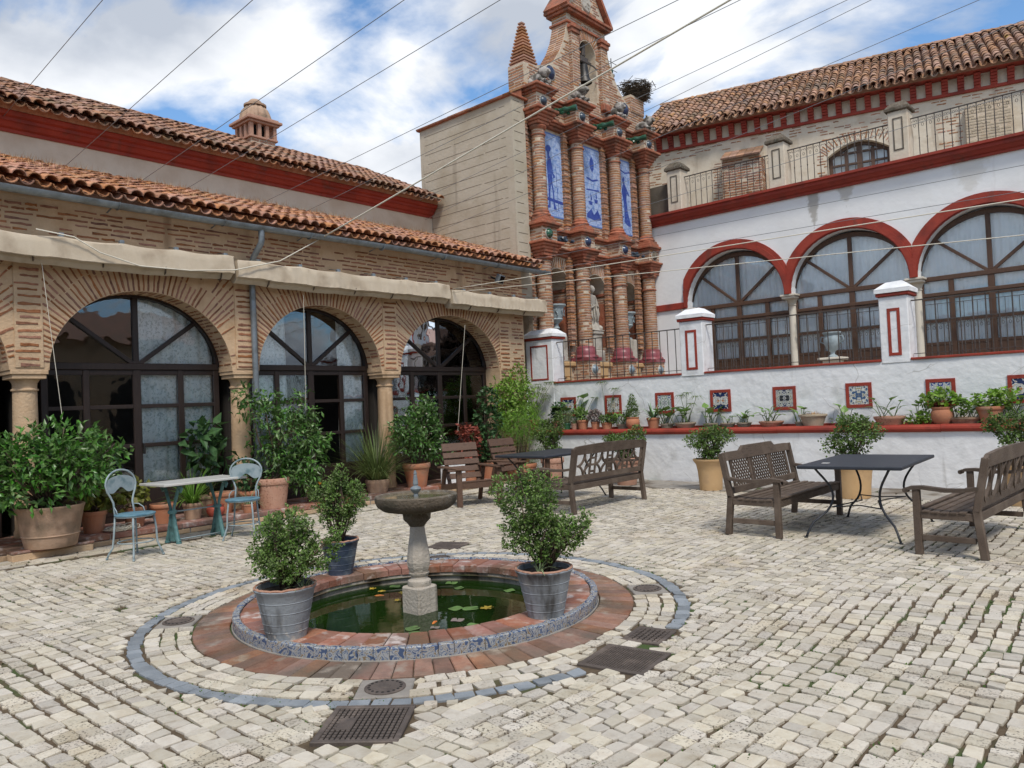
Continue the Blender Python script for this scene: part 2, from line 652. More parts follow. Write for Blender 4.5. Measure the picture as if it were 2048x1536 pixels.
mat('canvas', [(.50, .41, .30), (.57, .48, .365)], 4, .9, .15, 60, dirt=(.38, .30, .215), dscale=3.0, dlo=.5, dhi=.72)
mat('door_dark', [(.018, .011, .009), (.032, .02, .016)], 6, .45, .1, 60, spec=.4, stretch=(8, 8, 1))
mat('door_brown', [(.075, .037, .022), (.11, .06, .036)], 6, .5, .15, 60, spec=.4, stretch=(8, 8, 1))
mat('wood_dark', [(.060, .042, .031), (.115, .083, .062), (.078, .055, .041)], 14, .65, .4, 60, spec=.3, stretch=(6, .5, 6), dirt=(.155, .118, .09), dscale=5, dlo=.48, dhi=.72, var=.2)
mat('wood_red', [(.095, .052, .034), (.135, .078, .052), (.075, .042, .03)], 10, .55, .3, 60, spec=.35, stretch=(4, .8, 6), var=.12)
mat('iron_black', [(.018, .02, .025), (.03, .033, .04)], 12, .45, .05, 60, spec=.45)
mat('table_black', [(.022, .026, .035), (.032, .037, .048)], 5, .5, .05, 60, spec=.4)
mat('iron_rail', [(.05, .042, .038), (.10, .082, .072)], 30, .6, .1, 80)
mat('cast_iron', [(.075, .06, .052), (.115, .092, .078)], 14, .6, .25, 90, dirt=(.19, .15, .125), dscale=3.5, dlo=.52, dhi=.7)
mat('hole_black', [(.008, .008, .008), (.012, .012, .012)], 5, .9, 0)
mat('cement', [(.22, .20, .175), (.3, .27, .24)], 10, .85, .3, 60)
mat('chair_blue', [(.24, .30, .32), (.31, .37, .39)], 14, .5, .1, 60, dirt=(.13, .20, .22), dscale=8, dlo=.55, dhi=.7)
mat('seat_blue', [(.10, .21, .27), (.15, .27, .33)], 9, .45, .1, 60, dirt=(.05, .13, .2), dscale=6)
mat('iron_green', [(.07, .17, .17), (.12, .24, .24)], 16, .5, .2, 60, dirt=(.05, .1, .1), dscale=9)
mat('marble', [(.48, .47, .44), (.56, .55, .52)], 3, .35, .05, 40, dirt=(.30, .30, .29), dscale=4, dlo=.55, dhi=.75)
mat('terracotta', [(.40, .16, .085), (.47, .21, .12)], 5, .8, .2, 40, var=.12, dirt=(.36, .22, .15), dscale=4, dlo=.5, dhi=.7)
mat('terracotta_pale', [(.36, .23, .15), (.44, .30, .21), (.32, .2, .13)], 5, .85, .3, 40, dirt=(.22, .16, .11), dscale=3.5, dlo=.48, dhi=.66)
mat('terracotta_pink', [(.42, .22, .15), (.48, .29, .21)], 7, .85, .3, 50, var=.1, pits=(.22, .1, .06), pscale=40)
mat('pot_yellow', [(.52, .33, .16), (.58, .39, .21)], 4, .75, .15, 30, var=.06, dirt=(.42, .27, .15), dscale=4, dlo=.55, dhi=.75)
mat('pot_stone', [(.38, .31, .22), (.46, .38, .28)], 8, .85, .3, 40, var=.1)
mat('pot_red', [(.42, .08, .05), (.48, .12, .08)], 5, .5, .1, 30)
mat('pot_green', [(.03, .12, .06), (.05, .16, .08)], 5, .35, .1, 30, spec=.5)
mat('pot_bluegrey', [(.19, .215, .24), (.26, .285, .31), (.21, .23, .25)], 3.5, .6, .2, 40, streak=((.07, .07, .07), 9, .5, .66), dirt=(.30, .30, .29), dscale=5, dlo=.6, dhi=.72, pits=(.4, .38, .35), pscale=22)
mat('pot_navy', [(.035, .052, .085), (.06, .08, .12)], 4, .5, .15, 40, dirt=(.14, .17, .2), dscale=6, dlo=.55, dhi=.7)
mat('potting_soil', [(.035, .025, .018), (.06, .045, .03)], 20, .95, .6, 50)
mat('bark', [(.09, .065, .045), (.14, .105, .075)], 20, .9, .5, 60)
mat('stone_pale', [(.42, .38, .32), (.50, .46, .40), (.36, .32, .27)], 5, .8, .35, 40, dirt=(.27, .24, .2), dscale=3, dlo=.5, dhi=.7)
mat('stone_cream', [(.62, .56, .46), (.68, .62, .52)], 3, .7, .2, 30, dirt=(.5, .44, .35), dscale=3)
mat('fountain_stone', [(.42, .37, .31), (.50, .45, .385)], 5, .8, .5, 45, streak=((.06, .05, .038), 6, .54, .70))
mat('bowl_stone', [(.10, .08, .058), (.155, .125, .092), (.075, .06, .044)], 8, .85, .6, 50, dirt=(.055, .05, .032), dscale=4, pits=(.26, .25, .22), pscale=26)
mat('finial_grey', [(.15, .18, .2), (.24, .27, .29)], 12, .5, .2, 50)
mat('urn_grey', [(.28, .34, .36), (.38, .44, .46)], 7, .6, .3, 40, dirt=(.18, .22, .23), dscale=6)
mat('lion_stone', [(.34, .31, .28), (.42, .385, .35), (.16, .14, .125)], 6, .9, .5, 40, dirt=(.10, .09, .075), dscale=7, dlo=.42, dhi=.58)
mat('glaze_blue', [(.012, .022, .055), (.03, .05, .12)], 4, .22, .03, 30, spec=.6)
mat('glaze_slate', [(.03, .045, .065), (.06, .08, .11)], 4, .3, .05, 30, spec=.5)
mat('glaze_pale', [(.14, .19, .23), (.22, .27, .31)], 5, .35, .05, 30, spec=.5)
mat('glaze_green', [(.008, .05, .028), (.02, .10, .05)], 6, .25, .1, 30, spec=.6)
mat('bronze', [(.03, .03, .032), (.07, .065, .06)], 9, .45, .1, 40, metal=.6)
mat('twig', [(.09, .072, .055), (.15, .12, .09)], 20, .95, 0, var=.3, isl=True)
mat('rope', [(.62, .57, .46), (.68, .63, .53)], 30, .9, 0)
mat('wire', [(.16, .16, .165), (.22, .22, .225)], 20, .5, 0)
mat('lamp_grey', [(.12, .13, .14), (.18, .19, .2)], 9, .5, .05, 40)
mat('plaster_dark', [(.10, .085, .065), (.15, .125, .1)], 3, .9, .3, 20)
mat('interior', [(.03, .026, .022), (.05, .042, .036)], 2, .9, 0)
mat('goldfish', [(.65, .16, .03), (.75, .28, .06)], 8, .3, 0)
mat('leaf_box', [(0.087, 0.148, 0.036), (0.151, 0.233, 0.054)], 14, .5, 0, var=.4, isl=True, hue=.018, sub=.22, spec=.4)
mat('leaf_box_light', [(0.143, 0.241, 0.058), (0.207, 0.324, 0.077)], 14, .5, 0, var=.35, isl=True, hue=.018, sub=.25, spec=.4)
mat('leaf_citrus', [(0.062, 0.144, 0.032), (0.118, 0.224, 0.049)], 10, .38, 0, var=.4, isl=True, hue=.016, sub=.2, spec=.5)
mat('leaf_glossy', [(0.062, 0.156, 0.027), (0.118, 0.249, 0.049)], 10, .35, 0, var=.38, isl=True, hue=.016, sub=.22, spec=.5)
mat('leaf_dark', [(.034, .081, .027), (.061, .128, .041)], 10, .45, 0, var=.4, isl=True, sub=.15)
mat('leaf_lime', [(0.162, 0.295, 0.039), (0.261, 0.398, 0.070)], 10, .5, 0, var=.3, isl=True, hue=.015, sub=.3)
mat('leaf_yellow', [(.26, .25, .05), (.16, .2, .045)], 10, .5, 0, var=.3, isl=True, hue=.02, sub=.25)
mat('leaf_fern', [(0.104, 0.238, 0.030), (0.191, 0.342, 0.054)], 10, .6, 0, var=.3, isl=True, sub=.3)
mat('leaf_red', [(.32, .09, .055), (.24, .06, .045)], 10, .5, 0, var=.3, isl=True, sub=.2)
mat('leaf_grass', [(0.087, 0.133, 0.041), (0.155, 0.208, 0.061)], 8, .5, 0, var=.35, isl=True, sub=.2)
mat('leaf_pale', [(.22, .30, .14), (.36, .42, .25)], 10, .5, 0, var=.3, isl=True, sub=.25)
mat('leaf_pink', [(.34, .24, .24), (.26, .25, .2)], 10, .6, 0, var=.3, isl=True, sub=.1)
mat('leaf_calla', [(0.113, 0.211, 0.051), (0.191, 0.311, 0.077)], 8, .4, 0, var=.25, isl=True, sub=.25)
mat('leaf_aloe', [(.149, .257, .121), (.230, .351, .176)], 8, .45, 0, var=.2, isl=True)
mat('lily_pad', [(.10, .20, .05), (.16, .27, .08)], 12, .35, .1, 40, var=.3, spec=.5)
mat('lily_yellow', [(.45, .30, .03), (.55, .40, .06)], 10, .4, 0, var=.2)
mat('moss_leaf', [(.05, .10, .02), (.09, .16, .035)], 10, .9, 0, var=.3, isl=True, sub=.2)
mat('flower_dry', [(.40, .28, .2), (.5, .38, .3)], 12, .9, 0, var=.2, isl=True)
mat('fruit', [(.75, .30, .03), (.8, .36, .05)], 5, .4, 0)


def glass(name, tint, fac):
    m = bpy.data.materials.new(name)
    m.use_nodes = True
    N, L = m.node_tree.nodes, m.node_tree.links.new
    N.remove(N['Principled BSDF'])
    t = N.new('ShaderNodeBsdfTransparent')
    t.inputs[0].default_value = (*tint, 1)
    gl = N.new('ShaderNodeBsdfGlossy')
    gl.inputs['Roughness'].default_value = .02
    gl.inputs[0].default_value = (.9, .95, 1, 1)
    f = N.new('ShaderNodeFresnel')
    f.inputs[0].default_value = 1.52
    g = N.new('ShaderNodeNewGeometry')
    nz = N.new('ShaderNodeTexNoise')
    nz.inputs['Scale'].default_value = 2.5
    nz.inputs['Detail'].default_value = 2
    L(g.outputs['Position'], nz.inputs[0])
    bp = N.new('ShaderNodeBump')
    bp.inputs['Strength'].default_value = .06
    bp.inputs['Distance'].default_value = .05
    L(nz.outputs['Fac'], bp.inputs['Height'])
    L(bp.outputs[0], gl.inputs['Normal'])
    ma = N.new('ShaderNodeMath')
    ma.operation = 'MULTIPLY_ADD'
    ma.inputs[1].default_value = 1.0
    ma.inputs[2].default_value = fac
    L(f.outputs[0], ma.inputs[0])
    ms = N.new('ShaderNodeMixShader')
    L(ma.outputs[0], ms.inputs[0])
    L(t.outputs[0], ms.inputs[1])
    L(gl.outputs[0], ms.inputs[2])
    L(ms.outputs[0], N['Material Output'].inputs[0])
    M[name] = m


glass('glass', (.95, .97, .975), .03)
glass('glass_clear', (.995, .998, 1.0), .01)


def curtain(name, base, dark, sc):
    m = bpy.data.materials.new(name)
    m.use_nodes = True
    N, L = m.node_tree.nodes, m.node_tree.links.new
    b = N['Principled BSDF']
    b.inputs['Roughness'].default_value = .9
    g = N.new('ShaderNodeNewGeometry')
    v = N.new('ShaderNodeTexNoise')
    v.inputs['Scale'].default_value = sc
    v.inputs['Detail'].default_value = 2
    nz = N.new('ShaderNodeTexNoise')
    nz.inputs['Scale'].default_value = sc * .7
    L(g.outputs['Position'], nz.inputs[0])
    mx = N.new('ShaderNodeMix')
    mx.data_type = 'VECTOR'
    mx.inputs['Factor'].default_value = .12
    L(g.outputs['Position'], mx.inputs[4])
    L(nz.outputs['Color'], mx.inputs[5])
    L(mx.outputs[1], v.inputs['Vector'])
    r = N.new('ShaderNodeValToRGB')
    r.color_ramp.elements[0].position = .40
    r.color_ramp.elements[0].color = (*dark, 1)
    r.color_ramp.elements[1].position = .47
    r.color_ramp.elements[1].color = (*base, 1)
    L(v.outputs['Fac'], r.inputs[0])
    L(r.outputs[0], b.inputs['Base Color'])
    M[name] = m


curtain('lace', (.92, .95, .92), (.58, .64, .61), 26)
curtain('curtain_white', (.93, .96, .95), (.88, .92, .91), 3)


def tile_mat(name, c0, cols, sc, seed):
    """glazed hand-painted tile: mirrored arabesque made of folded waves, in object coordinates"""
    m = bpy.data.materials.new(name)
    m.use_nodes = True
    N, L = m.node_tree.nodes, m.node_tree.links.new
    b = N['Principled BSDF']
    b.inputs['Roughness'].default_value = .25
    tcn = N.new('ShaderNodeTexCoord')
    ab = N.new('ShaderNodeVectorMath')
    ab.operation = 'ABSOLUTE'
    L(tcn.outputs['Object'], ab.inputs[0])
    mpn = N.new('ShaderNodeMapping')
    mpn.inputs['Location'].default_value = (seed, seed * .7, seed * 1.3)
    L(ab.outputs[0], mpn.inputs[0])
    n1 = N.new('ShaderNodeTexNoise')
    n1.inputs['Scale'].default_value = sc
    n1.inputs['Detail'].default_value = 1
    n1.inputs['Distortion'].default_value = .8
    L(mpn.outputs[0], n1.inputs[0])
    r = N.new('ShaderNodeValToRGB')
    r.color_ramp.interpolation = 'CONSTANT'
    el = r.color_ramp.elements
    stops = [(0, cols[0]), (.40, c0), (.46, cols[1 % len(cols)]), (.50, c0), (.57, cols[2 % len(cols)]), (.62, c0), (.70, cols[0])]
    while len(el) < len(stops):
        el.new(.5)
    for i, (p, c) in enumerate(stops):
        el[i].position = p
        el[i].color = (*c, 1)
    L(n1.outputs['Fac'], r.inputs[0])
    L(r.outputs[0], b.inputs['Base Color'])
    M[name] = m


BL, DB, OR, GN, WH, BK, YL = (.03, .07, .26), (.015, .03, .10), (.45, .17, .04), (.08, .16, .10), (.62, .63, .60), (.02, .022, .03), (.5, .34, .08)
tile_mat('tile_flowers', WH, [(.09, .11, .05), YL, (.16, .07, .03)], 13, 1.2)
tile_mat('tile_blue', WH, [BL, DB, GN], 12, 3.1)
tile_mat('tile_orange', WH, [DB, OR, (.2, .24, .3)], 12, 5.4)
tile_mat('tile_medallion', (.5, .5, .48), [BK, DB, (.22, .2, .1)], 11, 7.9)
tile_mat('tile_rosette', WH, [(.05, .10, .2), (.3, .25, .12), DB], 16, 9.3)
tile_mat('tile_navy', WH, [BL, BL, (.28, .3, .2)], 13, 2.6)
tile_mat('tile_rim', (.33, .345, .355), [(.06, .095, .18), (.22, .165, .105), (.10, .14, .23)], 23, 4.4)


def azulejo(name):
    m = bpy.data.materials.new(name)
    m.use_nodes = True
    N, L = m.node_tree.nodes, m.node_tree.links.new
    b = N['Principled BSDF']
    b.inputs['Roughness'].default_value = .3
    g = N.new('ShaderNodeNewGeometry')
    n1 = N.new('ShaderNodeTexNoise')
    n1.inputs['Scale'].default_value = 8
    n1.inputs['Detail'].default_value = 5
    n1.inputs['Distortion'].default_value = 1.2
    L(g.outputs['Position'], n1.inputs[0])
    r = N.new('ShaderNodeValToRGB')
    el = r.color_ramp.elements
    el.new(.5)
    for i, (p, c) in enumerate([(.30, (.12, .22, .50)), (.42, (.26, .37, .63)), (.58, (.40, .50, .71))]):
        el[i].position = p
        el[i].color = (*c, 1)
    L(n1.outputs['Fac'], r.inputs[0])
    L(r.outputs[0], b.inputs['Base Color'])
    M[name] = m


azulejo('azulejo_pale')
mat('azulejo_ink', [(.025, .05, .27), (.06, .11, .38)], 9, .3, 0)
mat('azulejo_mid', [(.10, .18, .45), (.16, .25, .52)], 9, .3, 0)

# pond water: green, clear enough near the surface, mirror-like at a low angle
m = bpy.data.materials.new('pond_water')
m.use_nodes = True
N, L = m.node_tree.nodes, m.node_tree.links.new
b = N['Principled BSDF']
b.inputs['Base Color'].default_value = (.010, .026, .004, 1)
b.inputs['Roughness'].default_value = .03
b.inputs['IOR'].default_value = 1.33
b.inputs['Specular IOR Level'].default_value = .5
g = N.new('ShaderNodeNewGeometry')
nz = N.new('ShaderNodeTexNoise')
nz.inputs['Scale'].default_value = 5
nz.inputs['Detail'].default_value = 2
L(g.outputs['Position'], nz.inputs[0])
bp = N.new('ShaderNodeBump')
bp.inputs['Strength'].default_value = .05
bp.inputs['Distance'].default_value = .02
L(nz.outputs['Fac'], bp.inputs['Height'])
L(bp.outputs[0], b.inputs['Normal'])
M['pond_water'] = m
mat('bowl_water', [(.13, .11, .06), (.18, .15, .09)], 6, .08, .02, 6, spec=.5)
# ---------------------------------------------------------------- courtyard ground
PC = Vector((-4.59, 3.97, 0))           # pond centre
SOIL_Z = -.0085
WALL_Y = 12.5                           # front of the white planter wall
FAC_X = -10.75                          # front of the brick arcade
STEP_X = -10.14

n = 72
mb = MB()
vs, fs = [], []
for r in (1.02, 3.0, 80.0):
    for k in range(n):
        a = 2 * math.pi * k / n
        vs.append((PC.x + r * math.cos(a), PC.y + r * math.sin(a), SOIL_Z if r < 50 else SOIL_Z))
for i in range(2):
    for k in range(n):
        k2 = (k + 1) % n
        fs.append((i * n + k, i * n + k2, (i + 1) * n + k2, (i + 1) * n + k))
mb.add(vs, fs)
ground = tag(mb.build('courtyard_ground', 'soil'), 'cobbled courtyard ground with earth and moss in the joints', 'ground', kind='structure')

GRATES = [  # name, centre, half sizes, angle
    ('a', (-3.075, 2.285), (.205, .215), rad(38)),
    ('b', (-2.58, 3.77), (.205, .205), rad(8)),
    ('c', (-2.705, 4.235), (.13, .155), rad(10)),
    ('d', (-6.24, 5.83), (.19, .19), rad(20)),
]
HOLES = [(PC.x + 1.79 * math.cos(a), PC.y + 1.79 * math.sin(a), a) for a in (rad(-47.5), rad(46.5), rad(-131), rad(132.5))]


def blocked(x, y, r=.05):
    if (Vector((x, y, 0)) - PC).length < 2.055 + r:
        return True
    for nm, c, h, a in GRATES:
        dx, dy = x - c[0], y - c[1]
        u, v = dx * math.cos(a) + dy * math.sin(a), -dx * math.sin(a) + dy * math.cos(a)
        if abs(u) < h[0] + r and abs(v) < h[1] + r:
            return True
    return False


def hole_at(x, y, r=.045):
    for hx, hy, a in HOLES:
        dx, dy = x - hx, y - hy
        u, v = dx * math.cos(a) + dy * math.sin(a), -dx * math.sin(a) + dy * math.cos(a)
        if abs(u) < .135 + r and abs(v) < .15 + r:
            return True
    for nm, c, h, a in GRATES:
        dx, dy = x - c[0], y - c[1]
        u, v = dx * math.cos(a) + dy * math.sin(a), -dx * math.sin(a) + dy * math.cos(a)
        if abs(u) < h[0] + r and abs(v) < h[1] + r:
            return True
    return False


def stone_unit():
    """rounded, slightly pillowed irregular block, unit footprint, z 0..1"""
    m = MB()
    k = 8
    pts = []
    cs = [(-.5, -.5), (.5, -.5), (.5, .5), (-.5, .5)]
    cs = [(x + RND.uniform(-.10, .10), y + RND.uniform(-.12, .12)) for x, y in cs]
    for i in range(4):
        x, y = cs[i]
        px_, py_ = cs[i - 1]
        nx, ny = cs[(i + 1) % 4]
        t1, t2 = RND.uniform(.03, .13), RND.uniform(.03, .13)
        pts += [(x + (px_ - x) * t1, y + (py_ - y) * t1), (x + (nx - x) * t2, y + (ny - y) * t2)]
    tilt = (RND.uniform(-.07, .07), RND.uniform(-.07, .07))
    vs = [(x * .98, y * .98, 0) for x, y in pts]
    vs += [(x, y, .94 + x * tilt[0] + y * tilt[1]) for x, y in pts]
    vs += [(x * .975, y * .975, 1 + x * tilt[0] + y * tilt[1] + RND.uniform(-.03, .03)) for x, y in pts]
    fs = []
    for q in (0, 1):
        for i in range(k):
            j = (i + 1) % k
            fs.append((q * k + i, q * k + j, (q + 1) * k + j, (q + 1) * k + i))
    fs.append(tuple(2 * k + i for i in range(k)))
    return m.add(vs, fs)


UNITS = [stone_unit() for _ in range(14)]
xf, xb = [], []


def put(lst, x, y, ang, l, w, top=.004, h=.05):
    z = top + RND.uniform(-.0025, .0025)
    c, s = math.cos(ang), math.sin(ang)
    t1, t2 = RND.uniform(-.03, .03), RND.uniform(-.03, .03)
    lst.append((RND.randrange(len(UNITS)), frame((x, y, z - h), (c, s, t1), (-s, c, t2), (0, 0, 1), l, w, h)))


# white rings inside the blue ring, then the blue ring
for r, w in ((1.688, .098), (1.788, .098), (1.888, .098)):
    nn = int(2 * math.pi * r / .118)
    a = RND.random()
    for k in range(nn):
        an = a + 2 * math.pi * (k + RND.uniform(-.1, .1)) / nn
        x, y = PC.x + r * math.cos(an), PC.y + r * math.sin(an)
        if not hole_at(x, y):
            put(xf, x, y, an + math.pi / 2 + RND.uniform(-.05, .05), 2 * math.pi * r / nn * RND.uniform(.84, .93), w * RND.uniform(.86, .94))
r = 1.992
nn = 114
for k in range(nn):
    an = 2 * math.pi * k / nn
    x, y = PC.x + r * math.cos(an), PC.y + r * math.sin(an)
    if not hole_at(x, y, .03):
        put(xb, x, y, an + math.pi / 2 + RND.uniform(-.04, .04), .106 * RND.uniform(.9, .99), .094 * RND.uniform(.9, 1), top=.002)


def in_view(x, y):
    q = to_px((x, y, 0))
    return q and -700 < q[0] < 2750 and q[1] < 2600


def warp(x, y):
    return x + .09 * smooth_noise(x * .8, y * .8, .4) * 1.2, y + .09 * smooth_noise(x * .7 + 3, y * .9, 1.9) * 1.2


def zone_x(x, y):       # courses along X (left of and in front of the pond) or along Y
    return (y - PC.y) < -abs(x - PC.x) * .75 or (x < -6.6 and y < 5.2)


def courses(along_x):
    if along_x:
        u0, u1, v0, v1 = -9.5, 2.5, -.4, 11.3
    else:
        u0, u1, v0, v1 = -.4, 11.3, -9.5, 2.5
    v = v0
    while v < v1:
        w = RND.uniform(.080, .114)
        u = u0 + RND.uniform(0, .12)
        while u < u1:
            l = RND.uniform(.08, .150)
            cu, cv = u + l / 2, v + w / 2 + RND.uniform(-.006, .006)
            x, y = (cu, cv) if along_x else (cv, cu)
            x2, y2 = warp(x, y)
            if zone_x(x2, y2) == along_x and in_view(x2, y2) and not blocked(x2, y2, .038) and x2 > -9.52 and y2 < 11.33:
                e = .05
                xa, ya = warp(x + e, y) if along_x else warp(x, y + e)
                ang = math.atan2(ya - y2, xa - x2)
                put(xf, x2, y2, ang + RND.uniform(-.06, .06), l * RND.uniform(.82, .925), w * RND.uniform(.81, .92))
            u += l
        v += w


courses(True)
courses(False)
# edging rows between the drain joint and the step
y = -.5
while y < 11.3:
    l = RND.uniform(.13, .2)
    for k, xx in enumerate((-9.66, -9.78, -9.90, -10.02)):
        if in_view(xx, y):
            put(xf, xx, y + k * .05, math.pi / 2 + RND.uniform(-.04, .04), l * .96, .112, top=.003)
    y += l
# small stones fill the cut edges
from collections import defaultdict
grid = defaultdict(list)
for u_, m_ in xf + xb:
    p = m_.translation
    grid[int(p.x / .12), int(p.y / .12)].append((p.x, p.y, max(m_.col[0].length, m_.col[1].length) * .5))
cand = []
for _ in range(5200):
    a = RND.uniform(0, 6.283)
    r = RND.uniform(2.04, 2.22)
    cand.append((PC.x + r * math.cos(a), PC.y + r * math.sin(a)))
for nm, c, h, a in GRATES:
    for _ in range(900):
        u_, v_ = RND.uniform(-h[0] - .16, h[0] + .16), RND.uniform(-h[1] - .16, h[1] + .16)
        cand.append((c[0] + u_ * math.cos(a) - v_ * math.sin(a), c[1] + u_ * math.sin(a) + v_ * math.cos(a)))
for hx, hy, a in HOLES:
    for _ in range(500):
        cand.append((hx + RND.uniform(-.3, .3), hy + RND.uniform(-.3, .3)))
for x, y in cand:
    rr = (Vector((x, y, 0)) - PC).length
    if rr < 1.66 or 1.92 < rr < 2.062 or hole_at(x, y, .028) or not in_view(x, y):
        continue
    gx_, gy_ = int(x / .12), int(y / .12)
    dm = min([math.hypot(x - p[0], y - p[1]) - p[2] * .92 for i in (-2, -1, 0, 1, 2) for j in (-2, -1, 0, 1, 2) for p in grid[gx_ + i, gy_ + j]] or [9])
    if dm > .024:
        s_ = min(.095, dm * 2.0)
        put(xf, x, y, RND.uniform(0, 3), s_, s_ * RND.uniform(.75, 1))
        grid[gx_, gy_].append((x, y, s_ * .5))
pieces('cobblestone', 'cobblestones', ground, UNITS, xf, 'cobble', 300)
pieces('edging_stone', 'edging_stones', ground, UNITS, xb, 'bluestone', 300)

# worn flagstones along the foot of the white wall
slab_x = []
for row, (ya, yb) in enumerate(((11.36, 11.92), (11.93, 12.49))):
    x = -10.1 + row * .3
    while x < .6:
        l = RND.uniform(.55, 1.15)
        slab_x.append((RND.randrange(14), frame((x + l / 2, (ya + yb) / 2, -.04), (1, RND.uniform(-.01, .01), 0), (0, 1, 0), (0, 0, 1), l * .985, (yb - ya) * .98, .046)))
        x += l
pieces('flagstone', 'flagstones', ground, UNITS, slab_x, 'slab', 60)

# moss and small weeds between the stones
P = []
while len(P) < 15000:
    x, y = RND.uniform(-9.4, 1), RND.uniform(.4, 10.5)
    if smooth_noise(x * 1.9, y * 2.1, 5.0) + smooth_noise(x * 6, y * 6, 2.2) * .7 < .34 or not in_view(x, y) or (Vector((x, y, 0)) - PC).length < 1.65:
        continue
    if RND.random() < .45:
        continue
    P.append((x, y, -.008))
P = np.array(P)
k = len(P)
an = NPR.uniform(0, 6.28, k)
s = NPR.uniform(.007, .016, k)
t = np.stack([np.cos(an) * s, np.sin(an) * s, NPR.uniform(.005, .014, k)], 1)
sd = np.stack([-np.sin(an) * s * .6, np.cos(an) * s * .6, np.zeros(k)], 1)
V = np.stack([P - t * .2 - sd, P - t * .2 + sd, P + t + sd * .3, P + t - sd * .3], 1).reshape(-1, 3)
F = np.arange(4 * k).reshape(-1, 4)
o = np_obj('moss', V, F, 'moss_leaf')
tag(o, 'low green moss and weeds growing in the cobble joints', 'moss', kind='stuff')

# ---------------------------------------------------------------- drain covers
GLAB = ['heavy square iron drain grating raised on its frame, in the foreground', 'dark square chequered iron cover beside the pond, right of the fountain',
        'smaller iron cover with square grid next to the chequered cover', 'slotted iron drain grating behind the fountain']
for gi, (nm, c, h, a) in enumerate(GRATES):
    t = thing('drain_cover', GLAB[gi], 'drain cover', (c[0], c[1], 0), a, 'drain covers around the pond')
    top = .012 if gi == 0 else .007
    fb = MB()
    w = .03
    fb.cbox(-h[0], h[0], -h[1], -h[1] + w, -.03, top, .004).cbox(-h[0], h[0], h[1] - w, h[1], -.03, top, .004)
    fb.cbox(-h[0], -h[0] + w, -h[1] + w, h[1] - w, -.03, top - .001, .004).cbox(h[0] - w, h[0], -h[1] + w, h[1] - w, -.03, top - .001, .004)
    fb.build('frame', 'cast_iron', t)
    MB().box(-h[0] + w, h[0] - w, -h[1] + w, h[1] - w, -.03, top - .012).build('plate', 'hole_black', t)
    pb = MB()
    nx, ny = [(14, 12), (20, 20), (6, 7), (12, 1)][gi]
    for i in range(nx):
        for j in range(ny):
            if gi == 0 and 1 < i < 4 and 3 < j < 8:
                continue
            x0 = -h[0] + w + (2 * h[0] - 2 * w) * i / nx
            y0 = -h[1] + w + (2 * h[1] - 2 * w) * j / ny
            dx, dy = (2 * h[0] - 2 * w) / nx, (2 * h[1] - 2 * w) / ny
            pb.cbox(x0 + dx * .14, x0 + dx * .86, y0 + dy * (.17 if ny > 1 else .02), y0 + dy * (.83 if ny > 1 else .98), top - .0125, top - .002, .002)
    if gi == 0:
        pb.cbox(-.13, -.055, -.07, .06, top - .0125, top - .001, .003)
    pb.build('grid', 'cast_iron', t)
HLAB = ['round iron lid with ring of holes in cement, behind the foreground grating', 'round iron lid right of the pond inside the blue ring',
        'round iron lid left of the pond inside the blue ring', 'round iron lid behind the pond, beside the slotted grating']
for i, (x, y, a) in enumerate(HOLES):
    t = thing('inspection_lid', HLAB[i], 'manhole lid', (x, y, 0), a, 'round inspection lids around the pond')
    MB().cbox(-.135, .135, -.15, .15, -.04, .004, .006).build('surround', 'cement', t)
    MB().lathe([(.112, .003), (.112, .009), (.104, .012), (.0, .012)], 32).build('lid', 'cast_iron', t)
    hb = MB()
    for k in range(18):
        an = 2 * math.pi * k / 18
        hb.lathe([(.0085, .0119), (.0085, .0128), (0, .0129)], 8, (.088 * math.cos(an), .088 * math.sin(an), 0))
    hb.build('vent_holes', 'hole_black', t)
    MB().lathe([(.03, .012), (.026, .016), (0, .017)], 12).build('boss', 'cast_iron', t)

# ---------------------------------------------------------------- pond
pond = thing('pond', 'round sunken pond with blue painted tile rim and brick surround', 'pond', tuple(PC))


def wedge(r0, r1, a0, a1, z0, z1, rise=0.0, c=.006):
    """brick laid radially, world axes, relative to the pond centre, small chamfer on top"""
    m = MB()
    vs = []
    for (dr, da, z) in ((0, 0, z0), (0, 0, z1 - c), (c, c / ((r0 + r1) / 2), z1)):
        for (r, a) in ((r0 + dr, a0 + da), (r1 - dr, a0 + da), (r1 - dr, a1 - da), (r0 + dr, a1 - da)):
            zz = z + (rise * (r1 - r) / (r1 - r0) if z > z0 else 0)
            vs.append((r * math.cos(a), r * math.sin(a), zz))
    fs = [(0, 1, 2, 3)]
    for q in (0, 4):
        for i in range(4):
            j = (i + 1) % 4
            fs.append((q + i, q + j, q + 4 + j, q + 4 + i))
    fs.append((8, 9, 10, 11))
    return m.add(vs, fs)


def ring(name, cnt, r0, r1, z0, z1, gap, mt, rise=0.0, jz=.003, rj=0.0):
    for k in range(cnt):
        a0, a1 = 2 * math.pi * k / cnt, 2 * math.pi * (k + 1) / cnt
        j = RND.uniform(-jz, jz)
        wedge(r0 + RND.uniform(-rj, rj), r1 + RND.uniform(-rj, rj), a0 + gap / r1 / 2, a1 - gap / r1 / 2, z0, z1 + j, rise).build(name, mt, pond)


